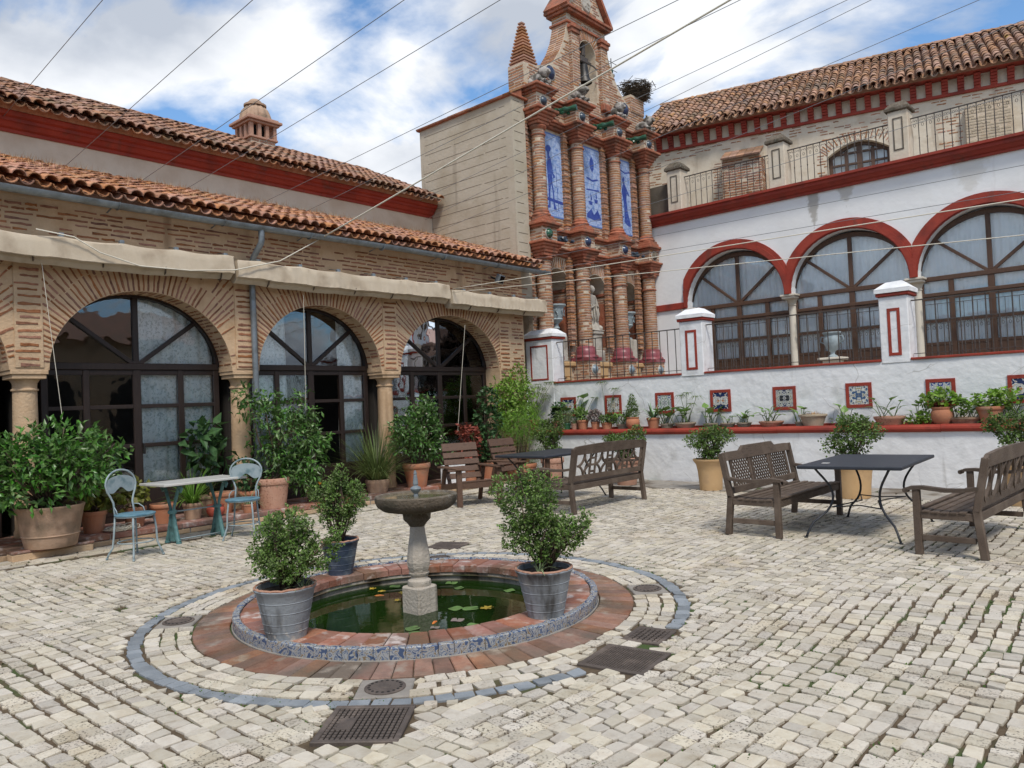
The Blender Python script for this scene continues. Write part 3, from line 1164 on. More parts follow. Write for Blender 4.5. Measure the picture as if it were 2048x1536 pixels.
ring('paving_brick', 84, 1.385, 1.632, -.06, .004, .006, 'ring_brick', .012)
ring('rim_tile', 88, 1.318, 1.368, -.03, .088, .004, 'tile_rim', 0, .003, .002)
ring('coping_brick', 56, 1.03, 1.314, .02, .080, .006, 'coping_brick', 0, .003, .006)
MB().lathe([(1.316, .018), (1.316, -.4)], 72, caps=False).lathe([(1.375, -.02), (1.375, .01), (1.29, .07)], 72, caps=False).build('rim_mortar', 'cement', pond)
MB().lathe([(1.315, .0195), (1.045, .0195), (1.045, -.55), (0, -.55)], 72, caps=False).build('basin', 'pond_wall', pond, 'auto')
tag(MB().lathe([(1.043, 0), (0, 0)], 72, (PC.x, PC.y, -.055), caps=False).build('pond_water', 'pond_water'), 'still dark green water in the round pond', 'water', kind='structure')

# lily pads, goldfish
pads = [(825, 1257, .055, 0), (826, 1268, .06, 0), (912, 1217, .06, 0), (941, 1217, .062, 0), (974, 1216, .055, 1), (945, 1250, .045, 0), (985, 1249, .055, 0), (903, 1166, .055, 0), (930, 1161, .06, 0), (948, 1158, .05, 1), (985, 1158, .06, 0), (1001, 1164, .055, 0), (1019, 1181, .05, 0), (745, 1178, .035, 1), (764, 1183, .035, 1), (790, 1173, .05, 0), (808, 1186, .045, 1), (1037, 1170, .05, 0), (862, 1193, .03, 0), (795, 1201, .03, 1), (1020, 1157, .05, 0), (918, 1176, .045, 0), (915, 1240, .05, 2), (870, 1255, .035, 2)]
for i, (px_, py_, r, k) in enumerate(pads):
    q = gz(px_, py_, -.052)
    if (Vector((q.x, q.y, 0)) - PC).length > .98:
        continue
    m = MB()
    a = RND.uniform(0, 6.28)
    if k == 1:
        vs = [(0, 0, .002)]
        for j in range(21):
            rr = r * (1.0 if j % 3 else .55) * RND.uniform(.9, 1.1)
            vs.append((rr * math.cos(a + j * .3), rr * math.sin(a + j * .3), .002 + .006 * RND.random()))
    else:
        vs = [(0, 0, .001)]
        for j in range(21):
            rr = r * (1 + .06 * math.sin(j * 1.3))
            vs.append((rr * math.cos(a + j * .3), rr * math.sin(a + j * .3), .002 + .003 * math.sin(j * .9)))
    m.add(vs, [(0, j, j + 1) for j in range(1, 21)])
    o = m.build('lily_pad', ['lily_pad', 'lily_yellow', 'leaf_pink'][k])
    o.location = (q.x, q.y, -.052)
    where = 'left of the fountain base' if px_ < 800 else ('by the front rim of the pond' if py_ > 1245 else ('right of the fountain base' if py_ > 1205 else ('near the back wall of the pond' if px_ < 960 else 'at the back right of the pond')))
    tag(o, ['flat green lily pad floating ', 'ragged yellowed lily leaf floating ', 'submerged brownish lily pad '][k] + where, 'lily pad', 'lily pads on the pond')
for i, (px_, py_) in enumerate(((870, 1243), (848, 1180), (760, 1190))):
    q = gz(px_, py_, -.05)
    a = RND.uniform(0, 3)
    m = MB().tube([(-.05, 0, 0), (-.03, 0, 0), (0, .004, 0), (.03, 0, 0), (.04, 0, 0)], [.003, .011, .013, .007, .002], 6)
    m.add([(.038, 0, 0), (.065, .012, 0), (.06, 0, 0), (.065, -.012, 0)], [(0, 1, 2), (0, 2, 3)])
    o = m.build('goldfish', 'goldfish')
    o.location = (q.x, q.y, -.058)
    o.rotation_euler = (0, 0, a)
    tag(o, 'small orange goldfish ' + ['in front of the fountain base', 'behind the fountain base', 'left of the fountain base'][i], 'fish', 'goldfish in the pond')

# ---------------------------------------------------------------- fountain
fo = thing('fountain', 'stone pedestal fountain with shallow dark bowl standing in the pond', 'fountain', (PC.x, PC.y, 0))
m = MB()
m.cbox(-.10, .10, -.10, .10, -.16, .145, .012)
fo_base = m.build('base', 'fountain_stone', fo)
fo_base.rotation_euler = (0, 0, rad(0))
m = MB().lathe([(.088, .145), (.092, .165), (.088, .185), (.066, .20), (.064, .215), (.078, .235), (.08, .245)], 24)
m.build('collar', 'fountain_stone', fo, 'auto')
m = MB()
sq = []
for r_, z in ((.066, .245), (.082, .29), (.088, .33), (.084, .38), (.072, .46), (.060, .54), (.055, .60)):
    sq.append((r_ * 1.08, z))
m.lathe(sq, 8, ph=math.pi / 8)
m.build('shaft', 'fountain_stone', fo)
MB().lathe([(.058, .60), (.075, .625), (.105, .655), (.11, .70), (.12, .715)], 24).build('capital', 'bowl_stone', fo, 'auto')
prof = [(.09, .712), (.18, .715), (.255, .73), (.30, .762), (.318, .80), (.32, .836), (.313, .845), (.288, .845), (.28, .838), (.27, .812), (.23, .80), (.0, .795)]
MB().lathe(prof, 48, wob=.004).build('bowl', 'bowl_stone', fo, 'auto')
MB().lathe([(.282, .829), (0, .829)], 48, caps=False).build('bowl_water', 'bowl_water', fo)
MB().lathe([(.018, .79), (.018, .855), (.026, .86), (.038, .876), (.043, .888), (.037, .90), (.02, .91), (.016, .915), (.021, .922), (.019, .95), (.014, .985), (.011, 1.0), (.014, 1.005), (.009, 1.022), (.009, 1.028), (0, 1.03)], 16).build('finial', 'finial_grey', fo, 'auto')
# ---------------------------------------------------------------- brick arcade wing on the left
def gx(x, y, X):
    d = RIGHT * ((x - 1024) / FPX) + UPV * ((768 - y) / FPX) + FWD
    return CAM_POS + d * (X / d.x)


def gy(x, y, Y):
    d = RIGHT * ((x - 1024) / FPX) + UPV * ((768 - y) / FPX) + FWD
    return CAM_POS + d * (Y / d.y)


def brick_unit():
    m = MB()
    j = lambda s=.05: RND.uniform(-s, s)
    b = [(-.5 + j(.03), -.5 + j(.12), 0), (.5 + j(.03), -.5 + j(.12), 0), (.5 + j(.03), .5 + j(.12), 0), (-.5 + j(.03), .5 + j(.12), 0)]
    mid = ((-.1 + j(.3)), j(.1))
    f = [(x * .96, y * .84, 1) for x, y, z in b]
    vs = b + f
    return m.add(vs, [(0, 1, 5, 4), (1, 2, 6, 5), (2, 3, 7, 6), (3, 0, 4, 7), (4, 5, 6, 7)])


def ragged_unit():
    """eroded brick face: ragged outline of ten corners"""
    m = MB()
    k = 5
    lo = [(-.5 + i / (k - 1), -.5 + RND.uniform(-.05, .28)) for i in range(k)]
    hi = [(.5 - i / (k - 1), .5 - RND.uniform(-.05, .28)) for i in range(k)]
    p = lo + hi
    n = len(p)
    vs = [(x, y, 0) for x, y in p] + [(x * .97, y * .82, 1) for x, y in p]
    return m.add(vs, [(i, (i + 1) % n, n + (i + 1) % n, n + i) for i in range(n)] + [tuple(range(n, 2 * n))])


BRICKS = [brick_unit() for _ in range(6)]
RAGGED = [ragged_unit() for _ in range(12)]
arc = thing('arcade_building', 'long brick arcade wing with glazed arches and two tiled roofs', 'building', (FAC_X, 6, 0))
ACOL = [.29, 3.14, 6.03, 8.84]
PIER = 11.70
SPR, RZ = 2.2, 1.09
ARCHES = []
for i, c in enumerate(ACOL):
    l = c + .22
    r = (ACOL[i + 1] - .22) if i + 1 < len(ACOL) else PIER
    ARCHES.append(((l + r) / 2, (r - l) / 2))
out = [(.1, SPR)]
for yc, rx in ARCHES:
    for k in range(25):
        t = math.pi * (1 - k / 24)
        out.append((yc + rx * math.cos(t), SPR + RZ * math.sin(t)))
out += [(PIER + .001, 0), (12.5, 0), (12.5, 4.46), (.1, 4.46)]
m = MB().prism(out, lambda p: (FAC_X - .45, p[0], p[1]), lambda p: (FAC_X, p[0], p[1]))
arc_wall = m.build('wall', 'mortar_warm', arc, world=True)

XN, YN, ZN = Vector((1, 0, 0)), Vector((0, 1, 0)), Vector((0, 0, 1))
bx = []


def fb(y, z, ang, l, h, d=.007, x=FAC_X, lst=None):
    """brick on the arcade front: centre, long-axis angle in the y-z plane"""
    if x < FAC_X + .01 and smooth_noise(y * 1.9, z * 2.6, 7.0) + .5 * smooth_noise(y * 5.1, z * 6.3, 2.0) > .40 and RND.random() < .5:
        return          # smeared over with mortar here
    c, s = math.cos(ang), math.sin(ang)
    (bx if lst is None else lst).append((RND.randrange(12), frame((x - .001, y, z), (0, c, s), (0, -s, c), (1, 0, 0), l, h, d)))


def on_wall(y, z):
    for yc, rx in ARCHES:
        if z > SPR - .01 and ((y - yc) / rx) ** 2 + ((z - SPR) / RZ) ** 2 < 1.0:
            return False
    return True


for yc, rx in ARCHES:
    nb = 58
    for k in range(nb):
        t = rad(4) + rad(172) * (k + .5) / nb + RND.uniform(-.006, .006)
        p = Vector((yc + rx * math.cos(t), SPR + RZ * math.sin(t)))
        d = (p - Vector((yc, SPR - .12))).normalized()
        s = .004
        lim = 1.4
        if d.y > .05:
            lim = min(lim, (3.555 - p.y) / d.y)
        if abs(d.x) > .02:
            lim = min(lim, (rx + .058 - abs(p.x - yc)) / abs(d.x))
        while s < lim - .03:
            l = min(RND.uniform(.24, .33) if s < .02 else RND.uniform(.14, .30), lim - s)
            c = p + d * (s + l / 2)
            if RND.random() < (.97 if s < .02 else .88):
                fb(c.x, c.y, math.atan2(d.y, d.x) + RND.uniform(-.025, .025), l * 1.0, RND.uniform(.024, .042))
            s += l + .012
        # soffit courses
        nrm = -d
        s = .03
        while s < .40:
            l = RND.uniform(.1, .26)
            if RND.random() < .7:
                q = p - d * .001
                bx.append((RND.randrange(12), frame((FAC_X - s - l / 2, q.x, q.y), (1, 0, 0), (0, -nrm.y, nrm.x), (0, nrm.x, nrm.y), l * .95, RND.uniform(.026, .042), .006)))
            s += l + .02
for c in ACOL + [PIER + .18]:
    z = SPR + .06
    while z < 3.48:
        if RND.random() < .9:
            fb(c + RND.uniform(-.02, .02), z, RND.uniform(-.03, .03), RND.uniform(.2, .28), RND.uniform(.03, .05), x=FAC_X + .0135)
        z += RND.uniform(.07, .1)
z = 3.56
while z < 4.30:
    y = .2 + RND.uniform(0, .3)
    while y < 12.4:
        l = RND.uniform(.14, .34)
        if RND.random() < .93:
            fb(y + l / 2, z + RND.uniform(-.006, .006), RND.uniform(-.02, .02), l * .95, RND.uniform(.026, .042))
        y += l + RND.uniform(.0, .03)
    z += .064
z = .2
while z < 3.5:
    y = PIER + .03
    while y < 12.46:
        l = RND.uniform(.14, .28)
        l = min(l, 12.47 - y)
        if l > .06 and RND.random() < .86 and not (z > SPR and y < PIER + .36):
            fb(y + l / 2, z + RND.uniform(-.006, .006), RND.uniform(-.02, .02), l * .9, RND.uniform(.028, .044))
        y += l + .015
    z += .062
pieces('brick', 'bricks', arc_wall, RAGGED, bx, 'brick_old', 300, off=(FAC_X, 6, 0))
for c in ACOL:
    MB().box(FAC_X - .001, FAC_X + .013, c - .155, c + .155, SPR + .03, 3.52).build('pilaster', 'mortar_warm', arc, world=True)
MB().box(FAC_X - .001, FAC_X + .013, PIER + .02, PIER + .335, SPR + .03, 3.52).build('pilaster', 'mortar_warm', arc, world=True)
for c in ACOL:
    X = FAC_X - .205
    col = MB().lathe([(.155, .14), (.155, .2), (.14, .24), (.145, .9), (.134, 1.95)], 24, (X, c, 0)).build('column', 'stone_pale' if 0 else 'mortar_warm', arc, 'auto', world=True)
    cb = MB().lathe([(.134, 1.94), (.152, 1.95), (.152, 1.968), (.134, 1.978), (.137, 2.04), (.165, 2.085), (.185, 2.09)], 24, (X, c, 0))
    cb.cbox(X - .195, X + .195, c - .19, c + .19, 2.09, 2.145, .006)
    cb.cbox(X - .21, X + .212, c - .21, c + .21, 2.145, 2.2, .006)
    cb.build('capital', 'mortar_warm', arc, 'auto', world=True)

# glazed arches: dark timber frames, panes, curtains
DX = FAC_X - .42


def arch_door(yc, rx, kind):
    hw = rx - .02
    d = MB()
    jz0 = .14
    TZ = 2.28
    ps = [-hw + .035, -hw * .55, 0, hw * .52, hw - .035]
    for i, p in enumerate(ps):
        w = (.09, .085, .11, .085, .09)[i]
        d.cbox(DX - .04, DX + .03, yc + p - w / 2, yc + p + w / 2, jz0, TZ, .008)
    d.cbox(DX - .045, DX + .045, yc - hw, yc + hw, TZ - .05, TZ + .045, .01)
    arcp = []
    for k in range(21):
        t = math.pi * k / 20
        arcp.append((yc + hw * math.cos(t), TZ + (RZ - .08) * math.sin(t)))
    for k in range(20):
        a, b = arcp[k], arcp[k + 1]
        d.bar((DX, a[0], a[1]), (DX, b[0], b[1]), .08, .1, (1, 0, 0))
    d.cbox(DX - .03, DX + .028, yc - .04, yc + .04, TZ, TZ + RZ - .1, .006)
    for s in (-1, 1):
        d.bar((DX, yc + s * .03, TZ + .03), (DX, yc + s * hw * .74, TZ + (RZ - .1) * .68), .06, .065, (1, 0, 0), .006)
    rows = [.62, 1.17, 1.72]
    for i in range(4):
        a, b = ps[i] + .04, ps[i + 1] - .04
        d.cbox(DX - .025, DX + .015, yc + a, yc + b, jz0, rows[0], .006)
        d.cbox(DX + .012, DX + .022, yc + a + .07, yc + b - .07, jz0 + .09, rows[0] - .07, .006)
        for z in rows:
            d.cbox(DX - .025, DX + .02, yc + a, yc + b, z - .028, z + .028, .005)
        d.cbox(DX - .025, DX + .02, yc + a, yc + b, TZ - .12, TZ - .05, .005)
    door = d.build('glazed_door', 'door_dark', arc, world=True)
    for i in range(4):
        a, b = ps[i] + .045, ps[i + 1] - .045
        zz = rows + [TZ - .08]
        for j in range(3):
            if kind == 2 and i == 2:
                continue          # this leaf stands open
            MB().box(DX - .006, DX, yc + a, yc + b, zz[j], zz[j + 1]).build('pane', 'glass', door, world=True)
    for s in (-1, 1):
        for (t0, t1) in ((0, .74), (.74, 1.57)):
            pl = [(0, 0)]
            for k in range(7):
                t = t0 + (t1 - t0) * k / 6
                pl.append((s * (hw - .03) * math.cos(t), (RZ - .1) * math.sin(t)))
            MB().prism(pl, lambda p: (DX - .006, yc + p[0], TZ + .02 + p[1]), lambda p: (DX, yc + p[0], TZ + .02 + p[1])).build('pane', 'glass', door, world=True)
    # curtains
    spans = {0: [(0, hw)], 1: [(.03, hw - .03)], 2: [(-hw + .03, -hw * .35), (hw * .5, hw - .02)], 3: [(hw * .45, hw - .02)]}[kind]
    for a, b in spans:
        nn = int((b - a) / .018)
        vs, fs = [], []
        for k in range(nn + 1):
            y = a + (b - a) * k / nn
            top = TZ + (RZ - .12) * math.sqrt(max(0.02, 1 - (y / hw) ** 2))
            for z in (.5, 1.2, 2.0, top):
                vs.append((DX - .075 + .024 * math.sin(y * 36 + math.sin(z * 3) * .8), yc + y + .012 * math.sin(z * 4), z))
        for k in range(nn):
            for q in range(3):
                fs.append((k * 4 + q, k * 4 + q + 1, k * 4 + 5 + q, k * 4 + 4 + q))
        MB().add(vs, fs).build('curtain', 'lace', door, 'auto', world=True)
    if kind in (1, 2):
        MB().cbox(DX + .02, DX + .07, yc + .055, yc + .075, 1.05, 1.2, .005).build('handle', 'bronze', door, world=True)


for i, (yc, rx) in enumerate(ARCHES):
    arch_door(yc, rx, i)
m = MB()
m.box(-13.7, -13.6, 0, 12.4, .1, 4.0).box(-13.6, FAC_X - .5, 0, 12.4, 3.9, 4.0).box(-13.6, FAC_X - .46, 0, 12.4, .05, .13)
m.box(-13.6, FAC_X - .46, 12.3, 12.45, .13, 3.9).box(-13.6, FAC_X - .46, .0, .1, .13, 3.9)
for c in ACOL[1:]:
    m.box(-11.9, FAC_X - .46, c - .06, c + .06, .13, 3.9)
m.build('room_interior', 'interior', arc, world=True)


# roofs of barrel tiles
def tile_unit(up=True):
    m = MB()
    n = 6
    vs = []
    for x, r in ((0, .104), (.46, .086)):
        for rr in (r, r - .014):
            for k in range(n + 1):
                t = math.pi * (.06 + .88 * k / n)
                vs.append((x, rr * math.cos(t), (rr * math.sin(t) if up else -rr * math.sin(t) + .06)))
    q = n + 1
    fs = []
    for k in range(n):
        fs.append((k, k + 1, 2 * q + k + 1, 2 * q + k))
        fs.append((q + k, 3 * q + k, 3 * q + k + 1, q + k + 1))
        fs.append((k, q + k, q + k + 1, k + 1))
    fs += [(0, 2 * q, 3 * q, q), (n, q + n, 3 * q + n, 2 * q + n)]
    return m.add(vs, fs)


TILES = [tile_unit(True), tile_unit(False)]


def tiled_roof(parent, name, p0, along, length, upslope, run, mt, limit=300, step=.172, expo=.28, lift=.02, off=(0, 0, 0), under=.10, jit=.012):
    """p0: eave corner; along: unit vector along the eave; upslope: unit vector up the roof"""
    p0, along, upslope = Vector(p0), Vector(along), Vector(upslope)
    nrm = along.cross(upslope).normalized()
    if nrm.z < 0:
        nrm = -nrm
    m = MB()
    c = p0 + along * length / 2 + upslope * run / 2 - nrm * (under / 2 + .005)
    m.obox(c, along * length / 2, upslope * (run / 2 - .06), nrm * under / 2)
    roof = m.build(name, 'terracotta_roof', parent, world=True)
    xf = []
    nc = int(length / step)
    nr = int(run / expo)
    for i in range(nc):
        ro = RND.uniform(-.03, .03)
        for j in range(nr + 1):
            for k in (0, 1):
                q = p0 + along * (step * (i + .5 + .5 * (k == 0) - .25)) + upslope * (j * expo - .06 + ro + (0.0 if k == 0 else -.02)) + nrm * (lift + (.045 if k == 0 else -.01))
                q += Vector((RND.uniform(-jit, jit), RND.uniform(-jit, jit), RND.uniform(-jit, jit) * .5))
                rot = RND.uniform(-.05, .05)
                ax = (upslope + along * rot - nrm * .05).normalized()
                ay = nrm.cross(ax).normalized()
                s = RND.uniform(.78, .87)
                xf.append((k, frame(q, ax, ay, nrm, s, s, s)))
    pieces('roof_tile', 'roof_tiles', roof, TILES, xf, mt, limit, off=off, smooth=False)
    return roof


AO = (FAC_X, 6, 0)
up = Vector((-3.42, 0, 1.22)).normalized()
tiled_roof(arc, 'lower_roof', (-10.48, .1, 4.46), (0, 1, 0), 12.8, up, 3.55, 'roof_orange', off=AO)
MB().box(-13.9, -13.6, 0, 12.62, 4.6, 6.14).build('upper_wall', 'wall_cream', arc, world=True)
pc = [(-13.6, 6.08), (-13.57, 6.08), (-13.57, 6.13), (-13.52, 6.15), (-13.47, 6.22), (-13.44, 6.22), (-13.44, 6.27), (-13.38, 6.29), (-13.36, 6.36), (-13.9, 6.36)]
dx_ = -.30
MB().prism([(-13.37, 6.356), (-13.9, 6.356), (-13.9, 6.64), (-13.38, 6.395)], lambda p: (p[0], 0, p[1]), lambda p: (p[0], 12.58, p[1])).build('eave_filling', 'mortar_grey', arc, world=True)
MB().prism(pc, lambda p: (p[0] + dx_ + .3 - .0, 0, p[1]), lambda p: (p[0] + dx_ + .3 - .0, 12.6, p[1])).build('cornice', 'paint_red', arc, world=True)
up2 = Vector((-2.9, 0, 1.36)).normalized()
tiled_roof(arc, 'upper_roof', (-13.22, -.2, 6.42), (0, 1, 0), 12.75, up2, 3.25, 'terracotta_roof', off=AO)
rp = Vector((-13.22, 0, 6.42)) + up2 * 3.2
xf = []
for k in range(34):
    xf.append((0, frame((rp.x - .02, -.2 + k * .38, rp.z + .03), (0, 1, RND.uniform(-.02, .02)), (-1, 0, 0), (0, 0, 1), .95, 1.35, 1.25)))
pieces('ridge_tile', 'ridge_tiles', arc, TILES, xf, 'terracotta_roof', 40, off=AO)

# chimney on the upper roof
CX, CY = -15.75, 9.28
ch = MB()
ch.box(CX - .30, CX + .30, CY - .30, CY + .30, 6.9, 7.72)
chim = ch.build('chimney', 'mortar_grey', arc, world=True)
xf = []
z = 7.0
while z < 7.70:
    for s, (axn, nn) in enumerate((((0, 1, 0), (1, 0, 0)), ((1, 0, 0), (0, -1, 0)))):
        for k in range(3):
            w = -.2 + k * .2 + RND.uniform(-.02, .02)
            p = (CX + .299, CY + w, z) if s == 0 else (CX + w, CY - .299, z)
            xf.append((RND.randrange(6), frame(p, axn, (0, 0, 1), nn, .17, .042, .008)))
    z += .075
pieces('brick', 'bricks', chim, BRICKS, xf, 'brick_tower', 60, off=AO)
cp = MB()
cp.cbox(CX - .35, CX + .35, CY - .35, CY + .35, 7.72, 7.77, .01)
for s in (-1, 1):
    for u in (-1, -.33, .33, 1):
        cp.box(CX + s * .29 - .04, CX + s * .29 + .04, CY + u * .29 - .04, CY + u * .29 + .04, 7.77, 8.06)
        if abs(u) < 1:
            cp.box(CX + u * .29 - .04, CX + u * .29 + .04, CY + s * .29 - .04, CY + s * .29 + .04, 7.77, 8.06)
cp.cbox(CX - .38, CX + .38, CY - .38, CY + .38, 8.06, 8.11, .01).cbox(CX - .43, CX + .43, CY - .43, CY + .43, 8.11, 8.17, .01).cbox(CX - .37, CX + .37, CY - .37, CY + .37, 8.17, 8.22, .01)
cp.build('smoke_openings', 'terracotta_pink', chim, world=True)
MB().box(CX - .2, CX + .2, CY - .2, CY + .2, 7.74, 8.08).build('flue', 'hole_black', chim, world=True)
dm = MB()
vs, fs = [], []
prof = [(.34, 8.22), (.33, 8.32), (.29, 8.44), (.21, 8.53), (.18, 8.55)]
for r_, z in prof:
    for k in range(48):
        rr = r_ * (1 + (.05 if k % 4 < 2 else -.04))
        vs.append((CX + rr * math.cos(k * math.pi / 24), CY + rr * math.sin(k * math.pi / 24), z))
for i in range(4):
    for k in range(48):
        k2 = (k + 1) % 48
        fs.append((i * 48 + k, i * 48 + k2, i * 48 + 48 + k2, i * 48 + 48 + k))
dm.add(vs, fs)
dm.lathe([(.25, 8.55), (.25, 8.59), (.16, 8.61), (.15, 8.66), (.10, 8.71), (0, 8.73)], 20, (CX, CY, 0))
dm.build('dome', 'terracotta_pale', chim, world=True)

# dry weeds on the lower roof
V, F = [], []
k = 0
pts = []
for _ in range(330):
    y = RND.uniform(1.5, 12.6)
    s = 3.3 - abs(RND.gauss(0, .5)) if RND.random() < .6 else RND.uniform(.5, 3.3)
    pts.append(Vector((-10.48, y, 4.53)) + up * s)
for p in pts:
    for _ in range(RND.randint(7, 16)):
        a = RND.uniform(0, 6.28)
        h = RND.uniform(.05, .19)
        b = p + Vector((RND.uniform(-.10, .10), RND.uniform(-.12, .12), 0))
        t = b + Vector((math.cos(a) * h * .6, math.sin(a) * h * .6, h))
        w = Vector((-math.sin(a), math.cos(a), 0)) * .005
        V += [b - w, b + w, t]
        F.append((k, k + 1, k + 2))
        k += 3
o = np_obj('dry_weeds', np.array(V), np.array(F), 'dry_weed')
tag(o, 'dry brown weeds growing between the tiles of the lower roof', 'weeds', kind='stuff')

# gutter and downpipe
gt = thing('gutter', 'grey zinc gutter with downpipe along the arcade eave', 'gutter', (-10.42, 6, 4.3))
g = MB()
vs, fs = [], []
NS = 26
for j in range(NS + 1):
    y = .0 + 13.0 * j / NS
    for r_ in (.075, .068):
        for k in range(9):
            t = math.pi * (1 + k / 8)
            vs.append((-10.40 + r_ * math.cos(t), y, 4.36 + .012 * math.sin(y * .9) + r_ * math.sin(t)))
for j in range(NS):
    for q in (0, 9):
        for k in range(8):
            a = j * 18 + q + k
            fs.append((a, a + 1, a + 19, a + 18))
fs += [tuple(range(NS * 18, NS * 18 + 9)), tuple(range(0, 9))]
g.add(vs, fs)
for y in np.arange(1.1, 13, 1.5):
    g.lathe([(.082, -.02), (.082, .02)], 16, (0, 0, 0), caps=False) if 0 else None
g.build('trough', 'zinc', gt, 'auto', world=True)
g = MB()
for y in np.arange(1.2, 12.9, 1.45):
    pts = [(-10.40 + .081 * math.cos(math.pi * (1 + k / 8)), y, 4.36 + .081 * math.sin(math.pi * (1 + k / 8))) for k in range(9)]
    for a, b in zip(pts, pts[1:]):
        g.bar(a, b, .03, .005, (0, 1, 0))
    g.bar((-10.48, y, 4.36), (-10.76, y, 4.30), .02, .006)
g.build('bracket', 'zinc', gt, world=True)
MB().tube([(-10.40, 6.16, 4.30), (-10.40, 6.16, 4.16), (-10.42, 6.16, 4.10), (-10.60, 6.14, 3.93), (-10.66, 6.14, 3.86), (-10.68, 6.14, 3.7), (-10.68, 6.16, .16)], .045, 12).build('downpipe', 'zinc', gt, 'auto', world=True)

# rolled canvas awnings
ALAB = ['longest folded beige canvas awning, at the left end of the arcade', 'middle folded beige canvas awning between the two seams', 'short folded beige canvas awning ending at the bell gable']
for i, (y0, y1, zt, sag) in enumerate(((.2, 5.70, 3.85, .05), (5.76, 10.02, 3.82, .035), (10.08, 12.86, 3.74, .04))):
    t = thing('awning', ALAB[i], 'awning', (-10.45, (y0 + y1) / 2, 3.6), 0, 'folded awnings along the arcade')
    prof = [(-10.64, .0), (-10.41, .012), (-10.392, -.01), (-10.386, -.10), (-10.380, -.20), (-10.374, -.255), (-10.390, -.265), (-10.44, -.25), (-10.47, -.30), (-10.52, -.335), (-10.60, -.32), (-10.66, -.22), (-10.67, -.12)]
    ns = 150
    vs, fs = [], []
    for j in range(ns + 1):
        u = j / ns
        y = y0 + (y1 - y0) * u
        for q, (x, z) in enumerate(prof):
            sc_ = abs(math.sin((y - y0 - .35) / .72 * math.pi))
            dn_ = min(1, max(0, -z / .12))
            wv = .004 * math.sin(y * 2.1) + dn_ * (.005 * math.sin(y * 11.7 + z * 9 + i) * math.sin(y * 1.3) + .006 * math.sin(y * 27 + z * 12) * math.sin(y * 2.9 + 1) + .003 * math.sin(y * 61 - z * 10))
            zz = zt - sag * math.sin(u * math.pi) * .6 - (.024 * sc_ if q in (0, 1, 2) else .012 * sc_) + z * (1 + .03 * math.sin(y * 1.9 + i)) + wv * .25
            vs.append((x + (wv if 1 < q < 8 else 0), y + .01 * math.sin(q * 2.0), zz))
    n_ = len(prof)
    for j in range(ns):
        for q in range(n_):
            q2 = (q + 1) % n_
            fs.append((j * n_ + q, j * n_ + q2, (j + 1) * n_ + q2, (j + 1) * n_ + q))
    fs += [tuple(range(n_))[::-1], tuple(ns * n_ + q for q in range(n_))]
    MB().add(vs, fs).build('canvas', 'canvas', t, 'auto', world=True)
    b = MB()
    y = y0 + .35
    while y < y1 - .1:
        b.cbox(-10.47, -10.41, y - .03, y + .03, zt - .03, zt + .035, .006)
        b.tube([(-10.44, y, zt + .02), (-10.76, y + .05, zt + .09)], .006, 5)
        y += .72
    b.build('clamp', 'zinc', t, world=True)
    b = MB()
    y = y0 + .5
    while y < y1 - .1:
        b.tube([(-10.385, y, zt - .26), (-10.45, y + .02, zt - .33), (-10.53, y + .04, zt - .352), (-10.64, y + .06, zt - .29)], .011, 5)
        y += .8
    b.build('strap', 'wood_dark', t, world=True)

# floodlight under the gutter
q = gx(1000, 558, -10.5)
t = thing('floodlight', 'small square grey floodlight under the gutter near the corner', 'lamp', tuple(q))
m = MB()
m.cbox(-.05, .05, -.11, .11, -.09, .09, .012)
o = m.build('housing', 'lamp_grey', t)
o.rotation_euler = (0, rad(25), rad(15))
m = MB()
m.box(.0505, .054, -.09, .09, -.07, .07)
o2 = m.build('lens', 'glass', t)
o2.rotation_euler = (0, rad(25), rad(15))
MB().bar((-.04, 0, -.02), (-.25, 0, .08), .03, .03).build('bracket', 'iron_black', t)

# step along the arcade and the block under the big pot
st = MB().box(-11.25, STEP_X - .012, .0, 11.3, SOIL_Z, .128).build('step', 'cement')
tag(st, 'low worn stone step along the foot of the arcade', 'step', kind='structure')
y = .1
while y < 11.2:
    l = RND.uniform(.5, .95)
    l = min(l, 11.28 - y)
    MB().cbox(STEP_X - .30, STEP_X + RND.uniform(-.006, .004), y + .004, y + l - .004, .062, .14 + RND.uniform(-.003, .003), .012).build('step_stone', 'coping_brick', st)
    MB().cbox(STEP_X - .28, STEP_X - .008 + RND.uniform(-.004, .004), y + .01 + .1, y + l + .1, SOIL_Z, .06, .008).build('step_stone', 'mortar_warm', st)
    MB().cbox(-11.2, STEP_X - .305, y + .004, y + l - .004, .10, .139, .008).build('step_stone', 'coping_brick', st)
    y += l
pl = thing('plinth', 'flat ochre masonry block under the large potted shrub', 'plinth', (-10.0, 3.1, 0))
MB().cbox(-10.135, -9.93, 2.68, 3.53, SOIL_Z, .085, .015).build('block', 'mortar_warm', pl, world=True)
MB().cbox(-10.14, -9.925, 2.675, 3.535, .085, .112, .01).build('top_tiles', 'coping_brick', pl, world=True)
# ---------------------------------------------------------------- white planter wall with tile panels
UW = 12.95        # face of the upper part
gw = thing('planter_wall', 'whitewashed terrace wall with red ledge and square tile panels', 'wall', (-5, WALL_Y, 0))
XE = 1.6


